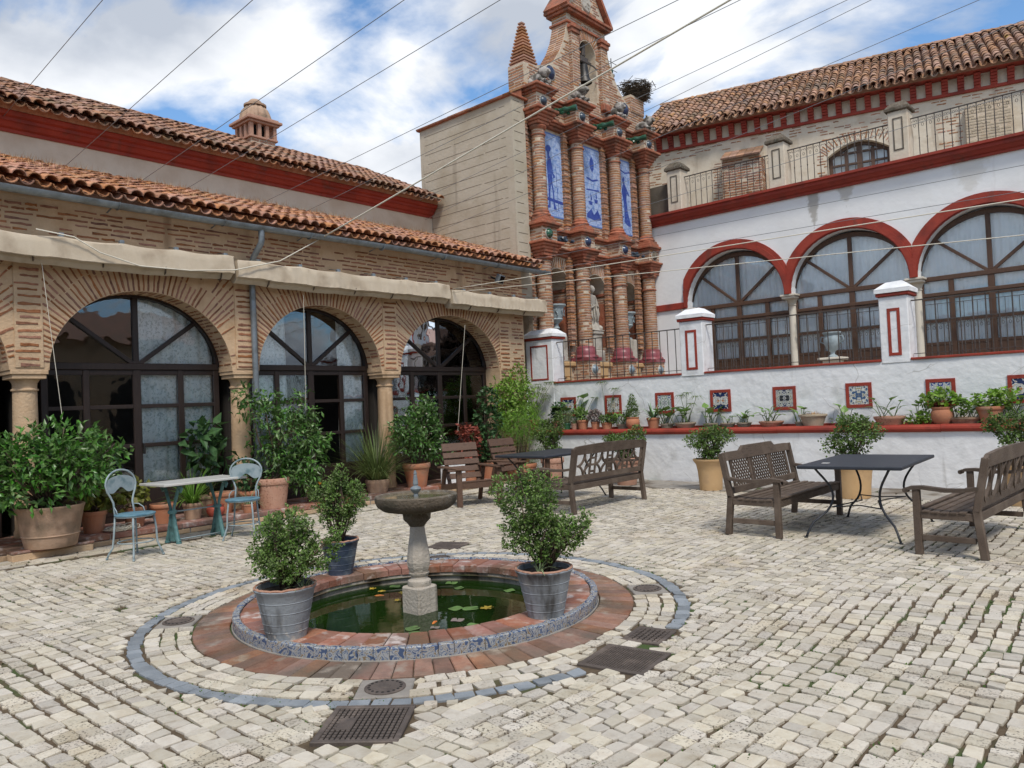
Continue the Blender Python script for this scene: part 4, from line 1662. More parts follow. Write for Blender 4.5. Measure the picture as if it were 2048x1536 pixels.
def wavy_wall(x0, x1, z0, z1, y, y1, amp=.006, step=.16):
    """old hand-plastered wall face with slight unevenness"""
    nx, nz = int((x1 - x0) / step), max(2, int((z1 - z0) / step))
    vs, fs = [], []
    for j in range(nz + 1):
        for i in range(nx + 1):
            x, z = x0 + (x1 - x0) * i / nx, z0 + (z1 - z0) * j / nz
            vs.append((x, y + amp * smooth_noise(x * 2.1, z * 2.7, 3.0) + amp * .7 * smooth_noise(x * 6.3, z * 5.1, 1.0), z))
    for j in range(nz):
        for i in range(nx):
            a = j * (nx + 1) + i
            fs.append((a, a + 1, a + nx + 2, a + nx + 1))
    m = MB().add(vs, fs)
    m.box(x0, x1, y + .012, y1, z0, z1)
    return m


wavy_wall(FAC_X + .002, XE, SOIL_Z, .86, WALL_Y, WALL_Y + .06).build('lower_wall', 'garden_wall', gw, 'auto', world=True)
up_w = wavy_wall(FAC_X + .002, XE, .86, 1.935, UW, UW + .28)
up_w.build('upper_wall', 'garden_wall', gw, 'auto', world=True)
MB().box(FAC_X, XE, WALL_Y + .062, UW + .01, .5, .915).build('planting_bed', 'potting_soil', gw, world=True)
x = FAC_X + .02
while x < XE:
    l = min(RND.uniform(.9, 1.4), XE - x)
    vs, fs = [], []
    prof = [(WALL_Y + .075, .925), (WALL_Y + .075, .958), (WALL_Y + .02, .964), (WALL_Y - .03, .955), (WALL_Y - .055, .928), (WALL_Y - .06, .90), (WALL_Y - .05, .872), (WALL_Y - .02, .853), (WALL_Y + .03, .85)]
    dz = RND.uniform(-.004, .004)
    MB().prism(prof, lambda p: (x + .002, p[0], p[1] + dz), lambda p: (x + l - .002, p[0], p[1] + dz)).build('ledge_coping', 'paint_red', gw, world=True)
    x += l
MB().box(FAC_X, XE, UW - .022, UW + .01, .90, .985).build('skirting_strip', 'paint_red', gw, world=True)
for x0, x1 in ((-10.34, -7.27), (-6.80, -3.735), (-3.31, XE)):
    MB().cbox(x0 + .002, x1 - .002, UW - .025, UW + .30, 1.935, 1.972, .006).build('wall_coping', 'paint_red', gw, world=True)
for i, (x0, x1, zt) in enumerate(((-11.09, -10.34, 2.90), (-7.27, -6.80, 2.93), (-3.735, -3.31, 2.95))):
    p = MB()
    p.cbox(x0, x1, UW - .012, UW + .40, 1.90 if i else .86, zt, .012)
    pil = p.build('pillar', 'garden_wall', gw, world=True)
    MB().cbox(x0 - .03, x1 + .03, UW - .045, UW + .43, zt, zt + .055, .01).build('band', 'paint_red', pil, world=True)
    c = MB()
    a, b, y0, y1 = x0 - .045, x1 + .045, UW - .06, UW + .445
    vs = [(a, y0, zt + .055), (b, y0, zt + .055), (b, y1, zt + .055), (a, y1, zt + .055), (a, y0, zt + .12), (b, y0, zt + .12), (b, y1, zt + .12), (a, y1, zt + .12)]
    s = .14
    vs += [(a + s, y0 + s, zt + .23), (b - s, y0 + s, zt + .24), (b - s, y1 - s, zt + .235), (a + s, y1 - s, zt + .235)]
    c.add(vs, [(0, 3, 2, 1), (8, 9, 10, 11)] + [(k + q, k + (q + 1) % 4, k + 4 + (q + 1) % 4, k + 4 + q) for k in (0, 4) for q in range(4)])
    c.build('cap', 'garden_wall', pil, world=True)
    f = MB()
    w = .035 if i == 0 else .045
    u0, u1, v0, v1 = (x0 + .13, x1 - .13, 2.02, 2.78) if i == 0 else (x0 + .12, x1 - .12, 2.02, 2.76)
    yy = UW - .014
    f.box(u0, u1, yy - .006, yy + .004, v0, v0 + w).box(u0, u1, yy - .006, yy + .004, v1 - w, v1).box(u0, u0 + w, yy - .006, yy + .004, v0 + w, v1 - w).box(u1 - w, u1, yy - .006, yy + .004, v0 + w, v1 - w)
    f.build('painted_frame', 'paint_red', pil, world=True)

PANELS = [(-9.976, 'tile_orange'), (-8.841, 'tile_flowers'), (-7.66, 'tile_blue'), (-6.504, 'tile_orange'), (-5.323, 'tile_medallion'), (-4.105, 'tile_rosette'), (-2.925, 'tile_navy'), (-1.864, 'tile_orange')]
for x, mt in PANELS:
    z, h, g = 1.425, .20, .148
    f = MB()
    y0, y1 = UW - .016, UW + .01
    f.box(x - h, x + h, y0, y1, z - h, z - g).box(x - h, x + h, y0, y1, z + g, z + h).box(x - h, x - g, y0, y1, z - g, z + g).box(x + g, x + h, y0, y1, z - g, z + g)
    fr = f.build('panel_frame', 'paint_red', gw, world=True)
    o = bpy.data.objects.new('tile_panel', MB().box(-g, g, -.006, .012, -g, g).mesh('tile_panel', mt))
    COL.objects.link(o)
    o.parent = fr
    o.location = (x + 5, UW - WALL_Y - .004, z)
    for s in (-1, 1):
        pass
    # joints between the four painted tiles
    j = MB()
    j.box(x - .0015, x + .0015, UW - .0112, UW - .01, z - g, z + g).box(x - g, x + g, UW - .0114, UW - .0101, z - .0015, z + .0015)
    j.build('tile_joint', 'cement', fr, world=True)

# terrace floor behind the wall
tag(MB().box(-11.2, 3, UW + .25, 18.6, 1.75, 1.93).build('terrace_floor', 'slab'), 'raised terrace floor behind the white wall', 'terrace', kind='structure')


def railing(x0, x1, y, z0, z1, label, sp=.125, name='railing', rail_t=.012, fancy=False, mid=True):
    t = thing(name, label, 'railing', ((x0 + x1) / 2, y, z0), 0, 'iron railings')
    m = MB()
    m.bar((x0, y, z1), (x1, y, z1), .036, .018)
    if mid:
        m.bar((x0, y, z0 + .06), (x1, y, z0 + .06), .028, .010)
    m.build('rail', 'iron_rail', t, world=True)
    n_ = int((x1 - x0) / sp)
    src = None
    for k in range(1, n_):
        x = x0 + (x1 - x0) * k / n_
        if src is None:
            b = MB().tube([(0, 0, 0), (0, 0, z1 - z0 - .006)], .0095, 6)
            if fancy:
                b.lathe([(.008, .42), (.015, .435), (.015, .445), (.008, .46)], 8)
            src = b.build('baluster', 'iron_rail', t)
            src.location = (x - (x0 + x1) / 2, 0, 0)
        else:
            o = src.copy()
            COL.objects.link(o)
            o.parent = t
            o.location = (x - (x0 + x1) / 2, 0, 0)
    if fancy:
        s = MB()
        w = (x1 - x0) / n_
        for k in range(n_):
            xc = x0 + w * (k + .5)
            for q in (-1, 1):
                pts = []
                for j in range(10):
                    a = j / 9 * 4.6
                    rr = w * .24 * (1 - j / 12)
                    pts.append((xc + q * (w * .22 - rr * math.cos(a) * .9), y, z1 - .075 + rr * math.sin(a) - .01))
                s.tube(pts, .0045, 4)
            pts = [(xc + .022 * math.cos(j * .785), y, z1 - .17 + .035 * math.sin(j * .785)) for j in range(9)]
            s.tube(pts, .0045, 4)
        s.build('scrollwork', 'iron_rail', t, world=True)
    return t


railing(-10.33, -7.28, UW + .14, 1.972, 2.82, 'iron terrace railing in front of the brick niches', .165)
railing(-6.79, -3.745, UW + .14, 1.972, 2.84, 'iron terrace railing between the two slender white pillars', .165, fancy=False)
railing(-3.30, 1.2, UW + .14, 1.972, 2.86, 'iron terrace railing running right of the last white pillar', .165)
# ---------------------------------------------------------------- bell gable with niches
BG = (-11.05, 15.6, 1.93)
bg_ = thing('bell_gable', 'tall ornate brick bell gable with columns, niches and painted tile panels', 'bell tower', BG)
WX = -11.05          # face of the wall behind the columns
CYS = [13.395, 14.842, 16.413, 17.80]
bk, bkr = [], []


def brick_rect(lst, o, u, v, w, h, hole=None, sp=.066, bl=(.16, .27), d=.009, fill=.95, th=(.034, .046), stag=True):
    """courses of bricks on a rectangle: origin corner o, unit axes u (along) and v (up)"""
    o, u, v = Vector(o), Vector(u).normalized(), Vector(v).normalized()
    nrm = u.cross(v)
    z = sp * .5
    while z < h - .012:
        x = RND.uniform(-.1, 0)
        while x < w:
            l = RND.uniform(*bl)
            a, b = max(x, .004), min(x + l - .012, w - .004)
            if b - a > .035 and RND.random() < fill:
                c = (a + b) / 2
                if not hole or not hole(c, z):
                    lst.append((RND.randrange(6), frame(o + u * c + v * (z + RND.uniform(-.004, .004)) - nrm * .002, u, v, nrm, b - a, RND.uniform(*th), d * RND.uniform(.7, 1.3))))
            x += l
        z += sp


# rendered block at the side, facing the courtyard
BX0, BX1, BY = -13.93, -10.93, 12.63
blk = MB().box(BX0, BX1, BY, 13.065, 3.6, 8.28).box(BX0, WX - .6, 13.065, 18.2, 3.6, 8.28).build('rendered_block', 'render_beige', bg_, world=True)
s = MB()
z = 4.75
while z < 8.2:
    x = BX0 + RND.uniform(.1, .3)
    while x < BX1 - .25:
        l = RND.uniform(.5, 2.4)
        l = min(l, BX1 - .2 - x)
        zz = z + RND.uniform(-.012, .012)
        s.box(x, x + l, BY - .003, BY + .002, zz, zz + .007)
        x += l + RND.uniform(.03, .1)
    for k in range(1):
        s.box(BX1 - .002, BX1 + .0035, BY + .06, BY + RND.uniform(.22, .38), z + .1, z + .11)
    z += RND.uniform(.20, .25)
s.build('scored_joint', 'bark', blk, world=True)
c = MB()
c.cbox(BX0 - .06, BX1 + .06, BY - .06, 13.2, 8.28, 8.325, .01)
cop = c.build('coping', 'brick_red', bg_, world=True)
x = BX0 - .05
while x < BX1 + .04:
    l = RND.uniform(.24, .32)
    l = min(l, BX1 + .06 - x)
    j = RND.uniform(-.01, .01)
    MB().obox((x + l / 2, BY + .13, 8.425 + j), (l / 2 - .004, 0, 0), (0, .21, .115), (0, -.008, .014)).build('coping_tile', 'roof_orange', cop, world=True)
    x += l
MB().prism([(BY - .02, 8.32), (BY + .33, 8.32), (BY + .33, 8.50)], lambda p: (BX0 - .03, p[0], p[1]), lambda p: (BX1 + .03, p[0], p[1])).build('coping_bed', 'brick_red', cop, world=True)

# niche wall
NI = [((CYS[i] + CYS[i + 1]) / 2 + .05, .43, 4.22 if i < 2 else 4.16) for i in range(3)]
out = [(13.07, 2.47)]
for yc, r, sp_ in NI:
    out.append((yc - r, 2.47))
    for k in range(17):
        t = math.pi * (1 - k / 16)
        out.append((yc + r * math.cos(t), sp_ + r * math.sin(t)))
    out.append((yc + r, 2.47))
out += [(18.0, 2.47), (18.0, 8.6), (13.07, 8.6)]
fw = MB().prism(out, lambda p: (WX - .55, p[0], p[1]), lambda p: (WX, p[0], p[1]))
fw.box(WX - .55, WX - .002, 13.07, 18.0, 1.93, 2.47)
bw_ = fw.build('wall', 'mortar_grey', bg_, world=True)


def niche_hole(c, z):
    y = 13.07 + c
    zz = 1.93 + z
    for yc, r, sp_ in NI:
        if abs(y - yc) < r + .03 and (zz < sp_ or math.hypot(y - yc, zz - sp_) < r + .27):
            return True
    for i in range(3):
        yc = (CYS[i] + CYS[i + 1]) / 2 + .08
        if abs(y - yc) < .44 and 5.80 < zz < 7.86:
            return True
    return False


brick_rect(bk, (WX, 13.07, 1.93), YN, ZN, 4.93, 6.6, niche_hole)
for yc, r, sp_ in NI:
    for k in range(26):
        t = math.pi * (k + .5) / 26
        d = Vector((0, math.cos(t), math.sin(t)))
        p = Vector((WX - .002, yc, sp_)) + d * (r + .135)
        bk.append((RND.randrange(6), frame(p, d, Vector((1, 0, 0)).cross(d), (1, 0, 0), .23, .03, .012)))
    for s_ in (-1, 1):       # bricks on the jambs inside the niche
        zz = 2.55
        while zz < sp_:
            bk.append((RND.randrange(6), frame((WX - .27, yc + s_ * (r + .001), zz), (1, 0, 0), (0, 0, s_), (0, -s_, 0), .46, .04, .006)))
            zz += .066
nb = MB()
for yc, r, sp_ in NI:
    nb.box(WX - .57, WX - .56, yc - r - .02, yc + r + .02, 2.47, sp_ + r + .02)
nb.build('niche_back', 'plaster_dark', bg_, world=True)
nr = MB()
for yc, r, sp_ in NI:
    nr.box(WX - .558, WX - .548, yc - r, yc + r, 2.9, sp_ - .12)
    nr.box(WX - .545, WX - .04, yc + r - .012, yc + r - .001, 2.9, sp_ - .25)
nr.build('niche_panel', 'brick_red', bg_, world=True)
ns_ = MB()
for yc, r, sp_ in NI:
    ns_.cbox(WX - .5, WX + .09, yc - r - .02, yc + r + .02, 2.36, 2.47, .02)
    ns_.lathe([(.05, 2.02), (.09, 2.05), (.05, 2.1)], 12, (WX + .06, yc - .15, 0)).lathe([(.05, 2.02), (.09, 2.05), (.05, 2.1)], 12, (WX + .06, yc + .15, 0))
    ns_.cbox(WX - .1, WX + .06, yc - .3, yc + .3, 2.1, 2.36, .03)
ns_.build('niche_sill', 'pot_yellow', bg_, world=True)
sp3 = MB()
for yc, r, sp_ in NI:
    sp3.box(WX - .5, WX + .02, yc + r - .03, yc + r + .05, sp_ - .06, sp_ + .0)
sp3.build('impost', 'brick_red', bg_, world=True)


# entablatures that break forward over the columns
def entab(z0, z1, proj, mt, name, hw=.25):
    m = MB()
    m.cbox(WX - .2, WX + .05 + proj, 13.07, 18.0, z0, z1, .012)
    for c in CYS:
        m.cbox(WX - .1, -10.62 + proj, c - hw - proj, c + hw + proj, z0 - .0015, z1 + .0015, .012)
    return m.build(name, mt, bg_, world=True)


def frieze(z0, z1):
    m = MB()
    m.box(WX - .2, WX + .06, 13.08, 17.99, z0, z1)
    for c in CYS:
        m.box(WX - .1, -10.62, c - .25, c + .25, z0, z1)
    f = m.build('frieze', 'mortar_grey', bg_, world=True)
    for i, c in enumerate(CYS):
        brick_rect(bk, (-10.62, c - .25, z0), YN, ZN, .5, z1 - z0)
        brick_rect(bk, (WX + .06, c - .25, z0), XN, ZN, .36, z1 - z0)
        if i < 3:
            brick_rect(bk, (WX + .06, c + .25, z0), YN, ZN, CYS[i + 1] - c - .5, z1 - z0)


for a, b, p in ((4.93, 5.0, .03), (5.0, 5.06, .07), (5.06, 5.11, .12)):
    entab(a, b, p, 'brick_red', 'cornice')
frieze(5.112, 5.43)
for a, b, p in ((5.432, 5.48, .05), (5.48, 5.54, .10)):
    entab(a, b, p, 'brick_red', 'cornice')
for a, b, p in ((7.90, 7.97, .03), (7.97, 8.03, .08), (8.03, 8.09, .13)):
    entab(a, b, p, 'brick_red', 'cornice')
frieze(8.092, 8.42)
for a, b, p in ((8.422, 8.48, .04), (8.48, 8.54, .09), (8.54, 8.60, .14)):
    entab(a, b, p, 'brick_red', 'cornice')

# columns: mortar core with ringed courses
arcu = MB()
k = 5
vs = []
for z in (-.5, .5):
    for r in (.93, 1.0):
        for j in range(k + 1):
            a = -.40 + .80 * j / k
            vs.append((r * math.cos(a), r * math.sin(a), z * (1 if r < .95 else .84)))
q = k + 1
fs = []
for j in range(k):
    fs += [(q + j, q + j + 1, 3 * q + j + 1, 3 * q + j), (j, q + j, q + j + 1, j + 1), (2 * q + j, 2 * q + j + 1, 3 * q + j + 1, 3 * q + j)]
fs += [(0, 2 * q, 3 * q, q), (k, q + k, 3 * q + k, 2 * q + k)]
arcu.add(vs, fs)
AX = -10.84
for c in CYS:
    for tier, (z0, z1, r) in enumerate(((2.83, 4.72, .168), (5.84, 7.72, .150))):
        col = MB().lathe([(r, z0), (r * .97, z1)], 20, (AX, c, 0)).build('column', 'mortar_grey', bg_, 'auto', world=True)
        xf = []
        z = z0 + .035
        while z < z1 - .02:
            ph = RND.uniform(0, .8)
            for j in range(-3, 4):
                an = ph + j * .82 - .3
                if RND.random() < .95:
                    rr = r * (1.045 + RND.uniform(-.006, .008)) * (1 - .03 * (z - z0) / (z1 - z0))
                    xf.append((0, frame((AX, c, z), (math.cos(an), math.sin(an), 0), (-math.sin(an), math.cos(an), 0), (0, 0, 1), rr, rr, .042)))
            z += .062
        pieces('brick', 'bricks', col, [arcu], xf, 'brick_tower', 40, off=BG)
        cb = MB()
        if tier == 0:
            MB().lathe([(.17, 4.38), (.195, 4.39), (.195, 4.42), (.17, 4.43)], 20, (AX, c, 0)).build('necking', 'brick_red', bg_, 'auto', world=True)
            cb.lathe([(.172, 4.70), (.21, 4.72), (.225, 4.75), (.21, 4.78), (.19, 4.79)], 20, (AX, c, 0))
            cb.cbox(AX - .21, AX + .21, c - .21, c + .21, 4.79, 4.865, .01).cbox(AX - .24, AX + .235, c - .235, c + .235, 4.865, 4.93, .01)
        else:
            MB().lathe([(.15, 7.52), (.175, 7.53), (.175, 7.56), (.15, 7.57)], 20, (AX, c, 0)).build('necking', 'brick_red', bg_, 'auto', world=True)
            cb.lathe([(.152, 7.66), (.19, 7.69), (.205, 7.72), (.19, 7.75), (.17, 7.76)], 20, (AX, c, 0))
            cb.cbox(AX - .19, AX + .19, c - .19, c + .19, 7.76, 7.83, .01).cbox(AX - .22, AX + .22, c - .225, c + .225, 7.83, 7.90, .01)
        cb.build('capital', 'brick_red', bg_, 'auto', world=True)
        b = MB()
        if tier == 0:
            b.cbox(AX - .27, AX + .27, c - .27, c + .27, 2.47, 2.56, .01).lathe([(.30, 2.56), (.285, 2.60), (.25, 2.62), (.25, 2.70), (.235, 2.74), (.22, 2.76), (.22, 2.80), (.18, 2.83)], 24, (AX, c, 0))
            b.build('column_base', 'maroon', bg_, 'auto', world=True)
            pb = MB()
            pb.box(AX - .23, AX + .23, c - .23, c + .23, 1.93, 2.47)
            pb.build('plinth', 'mortar_grey', bg_, world=True)
            brick_rect(bk, (AX + .23, c - .23, 1.93), YN, ZN, .46, .53)
            brick_rect(bk, (AX - .23, c - .23, 1.93), XN, ZN, .46, .53)
        else:
            b.cbox(AX - .24, AX + .24, c - .24, c + .24, 5.54, 5.63, .01).cbox(AX - .20, AX + .20, c - .20, c + .20, 5.63, 5.70, .01).lathe([(.21, 5.70), (.22, 5.73), (.20, 5.76), (.175, 5.775), (.185, 5.80), (.175, 5.83), (.152, 5.85)], 20, (AX, c, 0))
            b.build('column_base', 'brick_red', bg_, 'auto', world=True)
        # ringed half pilaster beside the column
        z0b, z1b = (2.84, 4.9) if tier == 0 else (5.55, 7.9)
        pp = MB()
        z = z0b
        while z < z1b:
            dd = .02 * ((int((z - z0b) / .066)) % 2)
            pp.cbox(WX - .02, WX + .095 + dd + RND.uniform(-.006, .006), max(13.085, c - .37 - dd * .5), c - .215, z, z + .050, .008)
            z += .066
        pp.build('pilaster', 'brick_tower', bg_, world=True)
        MB().box(WX - .02, WX + .088, max(13.08, c - .36), c - .22, z0b, z1b).build('pilaster_core', 'mortar_grey', bg_, world=True)

# upper gable
GX = -10.93
GT = .46
lefts = [(13.10, 8.6), (13.10, 9.18), (13.55, 9.22), (13.95, 9.36), (14.26, 9.58), (14.50, 9.9), (14.68, 10.25), (14.79, 10.6), (14.81, 10.9)]
op0, op1, osp, ob = 15.26, 15.94, 10.11, 8.95
arcl = [(op0, ob)] + [(15.6 + .34 * math.cos(math.pi * (1 - k / 16)), osp + .34 * math.sin(math.pi * (1 - k / 16))) for k in range(9)]
pl_ = [(13.10, ob)] + lefts[1:] + [(15.6, 10.9)] + arcl[::-1]
mir = [(31.2 - y, z) for y, z in pl_]
g_ = MB()
f0, f1 = (lambda p: (GX - GT, p[0], p[1])), (lambda p: (GX, p[0], p[1]))
g_.prism(pl_, f1, f0)
g_.prism(mir, f0, f1)
g_.box(GX - GT, GX, 13.10, 18.10, 8.6, ob)
g_.build('gable_wall', 'mortar_grey', bg_, world=True)


def ghole(c, z):
    y, zz = 13.1 + c, 8.6 + z
    yy = y if y < 15.6 else 31.2 - y
    lim = np.interp(zz, [8.6, 9.18, 9.22, 9.36, 9.58, 9.9, 10.25, 10.6, 10.9], [13.1, 13.1, 13.55, 13.95, 14.26, 14.50, 14.68, 14.79, 14.81])
    if yy < lim + .1:
        return True
    if zz > ob and abs(y - 15.6) < .38 and zz < osp:
        return True
    return zz >= osp and math.hypot(y - 15.6, zz - osp) < .72


brick_rect(bk, (GX, 13.1, 8.6), YN, ZN, 5.0, 2.3, ghole)
for k in range(22):
    t = math.pi * (k + .5) / 22
    d = Vector((0, math.cos(t), math.sin(t)))
    bk.append((RND.randrange(6), frame(Vector((GX - .002, 15.6, osp)) + d * .53, d, Vector((1, 0, 0)).cross(d), (1, 0, 0), .34, .045, .012)))
for a, b in zip(lefts[1:], lefts[2:]):        # stepped courses on the swept flank (seen from the courtyard)
    A, B = Vector((0, *a)), Vector((0, *b))
    n_ = max(1, int((B - A).length / .066))
    for k in range(n_):
        p = A.lerp(B, (k + .5) / n_)
        d = (B - A).normalized()
        nn = Vector((1, 0, 0)).cross(d)
        if nn.y > 0:
            nn = -nn
        for q in range(2):
            bk.append((RND.randrange(6), frame((GX - .12 - q * .225, p.y + nn.y * -.002, p.z), (1, 0, 0), d, nn, .21, .042, .012)))
brick_rect(bk, (GX - GT, 13.10, 8.6), XN, ZN, GT, .56)
# pilasters and cornices of the gable
pp = MB()
for c in (14.99, 16.21):
    pp.box(GX - .02, GX + .09, c - .14, c + .14, 8.98, 10.42)
pp.build('gable_pilaster', 'mortar_grey', bg_, world=True)
for c in (14.99, 16.21):
    brick_rect(bk, (GX + .09, c - .14, 8.98), YN, ZN, .28, 1.44)
    brick_rect(bk, (GX, c - .14, 8.98), XN, ZN, .09, 1.44)
for c in (14.99, 16.21):
    pc_ = MB()
    pc_.cbox(GX, GX + .13, c - .17, c + .17, 10.42, 10.52, .01).cbox(GX, GX + .16, c - .20, c + .20, 10.52, 10.60, .01)
    MB().cbox(GX, GX + .14, c - .17, c + .17, 8.80, 8.98, .02).build('pilaster_foot', 'brick_red', bg_, world=True)
    pc_.build('pilaster_capital', 'brick_red', bg_, world=True)
MB().cbox(GX - GT - .05, GX + .05, 14.75, 16.45, 10.66, 10.72, .01).build('gable_cornice', 'brick_red', bg_, world=True)
pc_ = MB()
pc_.cbox(GX - GT - .10, GX + .14, 14.71, 16.49, 10.90, 10.97, .01).cbox(GX - GT - .14, GX + .18, 14.66, 16.54, 10.97, 11.04, .01)
pc_.build('gable_cornice', 'brick_red', bg_, world=True)
pe = MB().prism([(14.74, 11.04), (16.46, 11.04), (15.6, 12.25)], lambda p: (GX - GT, p[0], p[1]), lambda p: (GX + .02, p[0], p[1])).build('pediment', 'mortar_grey', bg_, world=True)
brick_rect(bk, (GX + .02, 14.6, 11.04), YN, ZN, 2.0, 1.1, lambda c, z: abs(c - 1.0) > (1.1 - z) * .66 or math.hypot(c - 1.0, z - .35) < .22)
m = MB()
for s_ in (-1, 1):
    m.bar((GX - GT / 2 + .02, 15.6 + s_ * .95, 11.03), (GX - GT / 2 + .02, 15.6, 12.34), GT + .26, .08, (0, 0, 1))
m.build('raking_cornice', 'brick_red', bg_, world=True)
m = MB()
vs = [(GX + .024, 15.6 + .2 * math.cos(t * .3927) * (1 + .12 * math.sin(t * 2.4)), 11.39 + .24 * math.sin(t * .3927) * (1 + .1 * math.cos(t * 1.9))) for t in range(16)]
vs2 = [(v[0] + .03, 15.6 + (v[1] - 15.6) * .85, 11.39 + (v[2] - 11.39) * .85) for v in vs]
m.add(vs + vs2, [(i, (i + 1) % 16, 16 + (i + 1) % 16, 16 + i) for i in range(16)] + [tuple(range(16, 32))])
for t in range(9):
    m.ico((GX + .055, 15.6 + RND.uniform(-.1, .1), 11.39 + RND.uniform(-.13, .13)), .03, 0, (.6, 1.3, 1))
m.build('stone_crest', 'stone_pale', bg_, world=True)
MB().box(-11.24, -10.90, 17.45, 18.08, 9.17, 9.62).build('nest_pier', 'mortar_grey', bg_, world=True)
brick_rect(bk, (-10.90, 17.45, 9.17), YN, ZN, .63, .44)
brick_rect(bk, (-11.24, 17.45, 9.17), XN, ZN, .34, .44)
MB().lathe([(.13, 9.5), (.12, 9.75), (.15, 9.8), (.09, 9.86), (.07, 9.98), (.12, 10.05), (.12, 10.09), (.05, 10.12)], 12, (-11.2, 16.98, 0)).build('shoulder_finial', 'stone_pale', bg_, 'auto', world=True)
MB().ico((-11.2, 16.98, 10.19), .085, 2).build('finial_ball', 'glaze_green', bg_, True, world=True)
pieces('brick', 'bricks', bw_, BRICKS, bk, 'brick_tower', 300, off=BG)

# pinnacles
for (px_, py_, h0, h1, lab) in ((-11.2, 13.42, 8.9, 10.28, 0), (-11.2, 17.85, 8.9, 9.75, 1)):
    m = MB()
    m.cbox(px_ - .25, px_ + .25, py_ - .25, py_ + .25, 8.6, 8.72, .01)
    fl = [(.22, 8.72), (.19, 8.85), (.16, 9.0), (.155, 9.12)]
    for (a, z0), (b, z1) in zip(fl, fl[1:]):
        z = z0
        while z < z1:
            r = a + (b - a) * (z - z0) / (z1 - z0)
            m.cbox(px_ - r, px_ + r, py_ - r, py_ + r, z, z + .05, .008)
            z += .062
    z = 9.14
    m.cbox(px_ - .21, px_ + .21, py_ - .21, py_ + .21, z, z + .06, .01)
    z += .06
    top = h1
    while z < top:
        r = .20 * (1 - (z - 9.2) / (top - 9.2)) + .05
        m.cbox(px_ - r, px_ + r, py_ - r, py_ + r, z, z + .042, .006)
        z += .078
    core = MB()
    core.lathe([(.2, 8.6), (.14, 9.1), (.17, 9.2), (.03, top)], 4, (px_, py_, 0), ph=math.pi / 4)
    m.build('pinnacle', 'brick_tower', bg_, world=True)
    core.build('pinnacle_core', 'mortar_grey', bg_, world=True)

# painted tile panels
az_unit = None
FIG = {
    0: [[(.0, .82), (.10, .86), (.26, .87), (.34, .84), (.30, .80), (.22, .79), (.22, .74), (.30, .71), (.36, .62), (.42, .52), (.50, .50), (.50, .47), (.40, .46), (.34, .52), (.34, .40), (.40, .30), (.44, .12), (.52, .08), (.52, .05), (.36, .06), (.34, .28), (.26, .38), (.20, .26), (.18, .07), (.02, .06), (.02, .09), (.10, .11), (.10, .36), (.06, .60), (.12, .70), (.12, .78), (.04, .80)], [(.62, .05), (.64, .05), (.58, .62), (.56, .62)], [(.0, .16), (.9, .14), (.9, .18), (.0, .20)]],
    1: [[(.36, .84), (.42, .88), (.5, .92), (.58, .88), (.64, .84), (.62, .76), (.5, .70), (.38, .76)], [(.1, .44), (.9, .46), (.9, .48), (.1, .46)], [(.2, .30), (.45, .30), (.42, .25), (.24, .25)], [(.32, .30), (.34, .42), (.43, .33)], [(.55, .34), (.8, .34), (.76, .29), (.6, .29)], [(.66, .34), (.68, .44), (.77, .37)], [(.05, .12), (.35, .2), (.5, .12), (.75, .2), (.95, .1), (.95, .07), (.5, .05), (.05, .07)], [(.12, .62), (.5, .60), (.85, .63), (.85, .61), (.5, .575), (.12, .60)]],
    2: [[(.30, .74), (.38, .80), (.46, .76), (.44, .70), (.56, .64), (.74, .56), (.76, .52), (.58, .56), (.54, .46), (.60, .30), (.78, .12), (.74, .08), (.50, .10), (.34, .14), (.36, .30), (.32, .44), (.22, .56), (.28, .64), (.36, .68)], [(.05, .9), (.5, .86), (.95, .9), (.95, .88), (.5, .84), (.05, .88)], [(.05, .2), (.3, .22), (.3, .20), (.05, .18)]]}
ALAB2 = ['blue painted tile panel of a standing man in a hat', 'blue painted tile panel with a crest and ships', 'blue painted tile panel of a leaning figure']
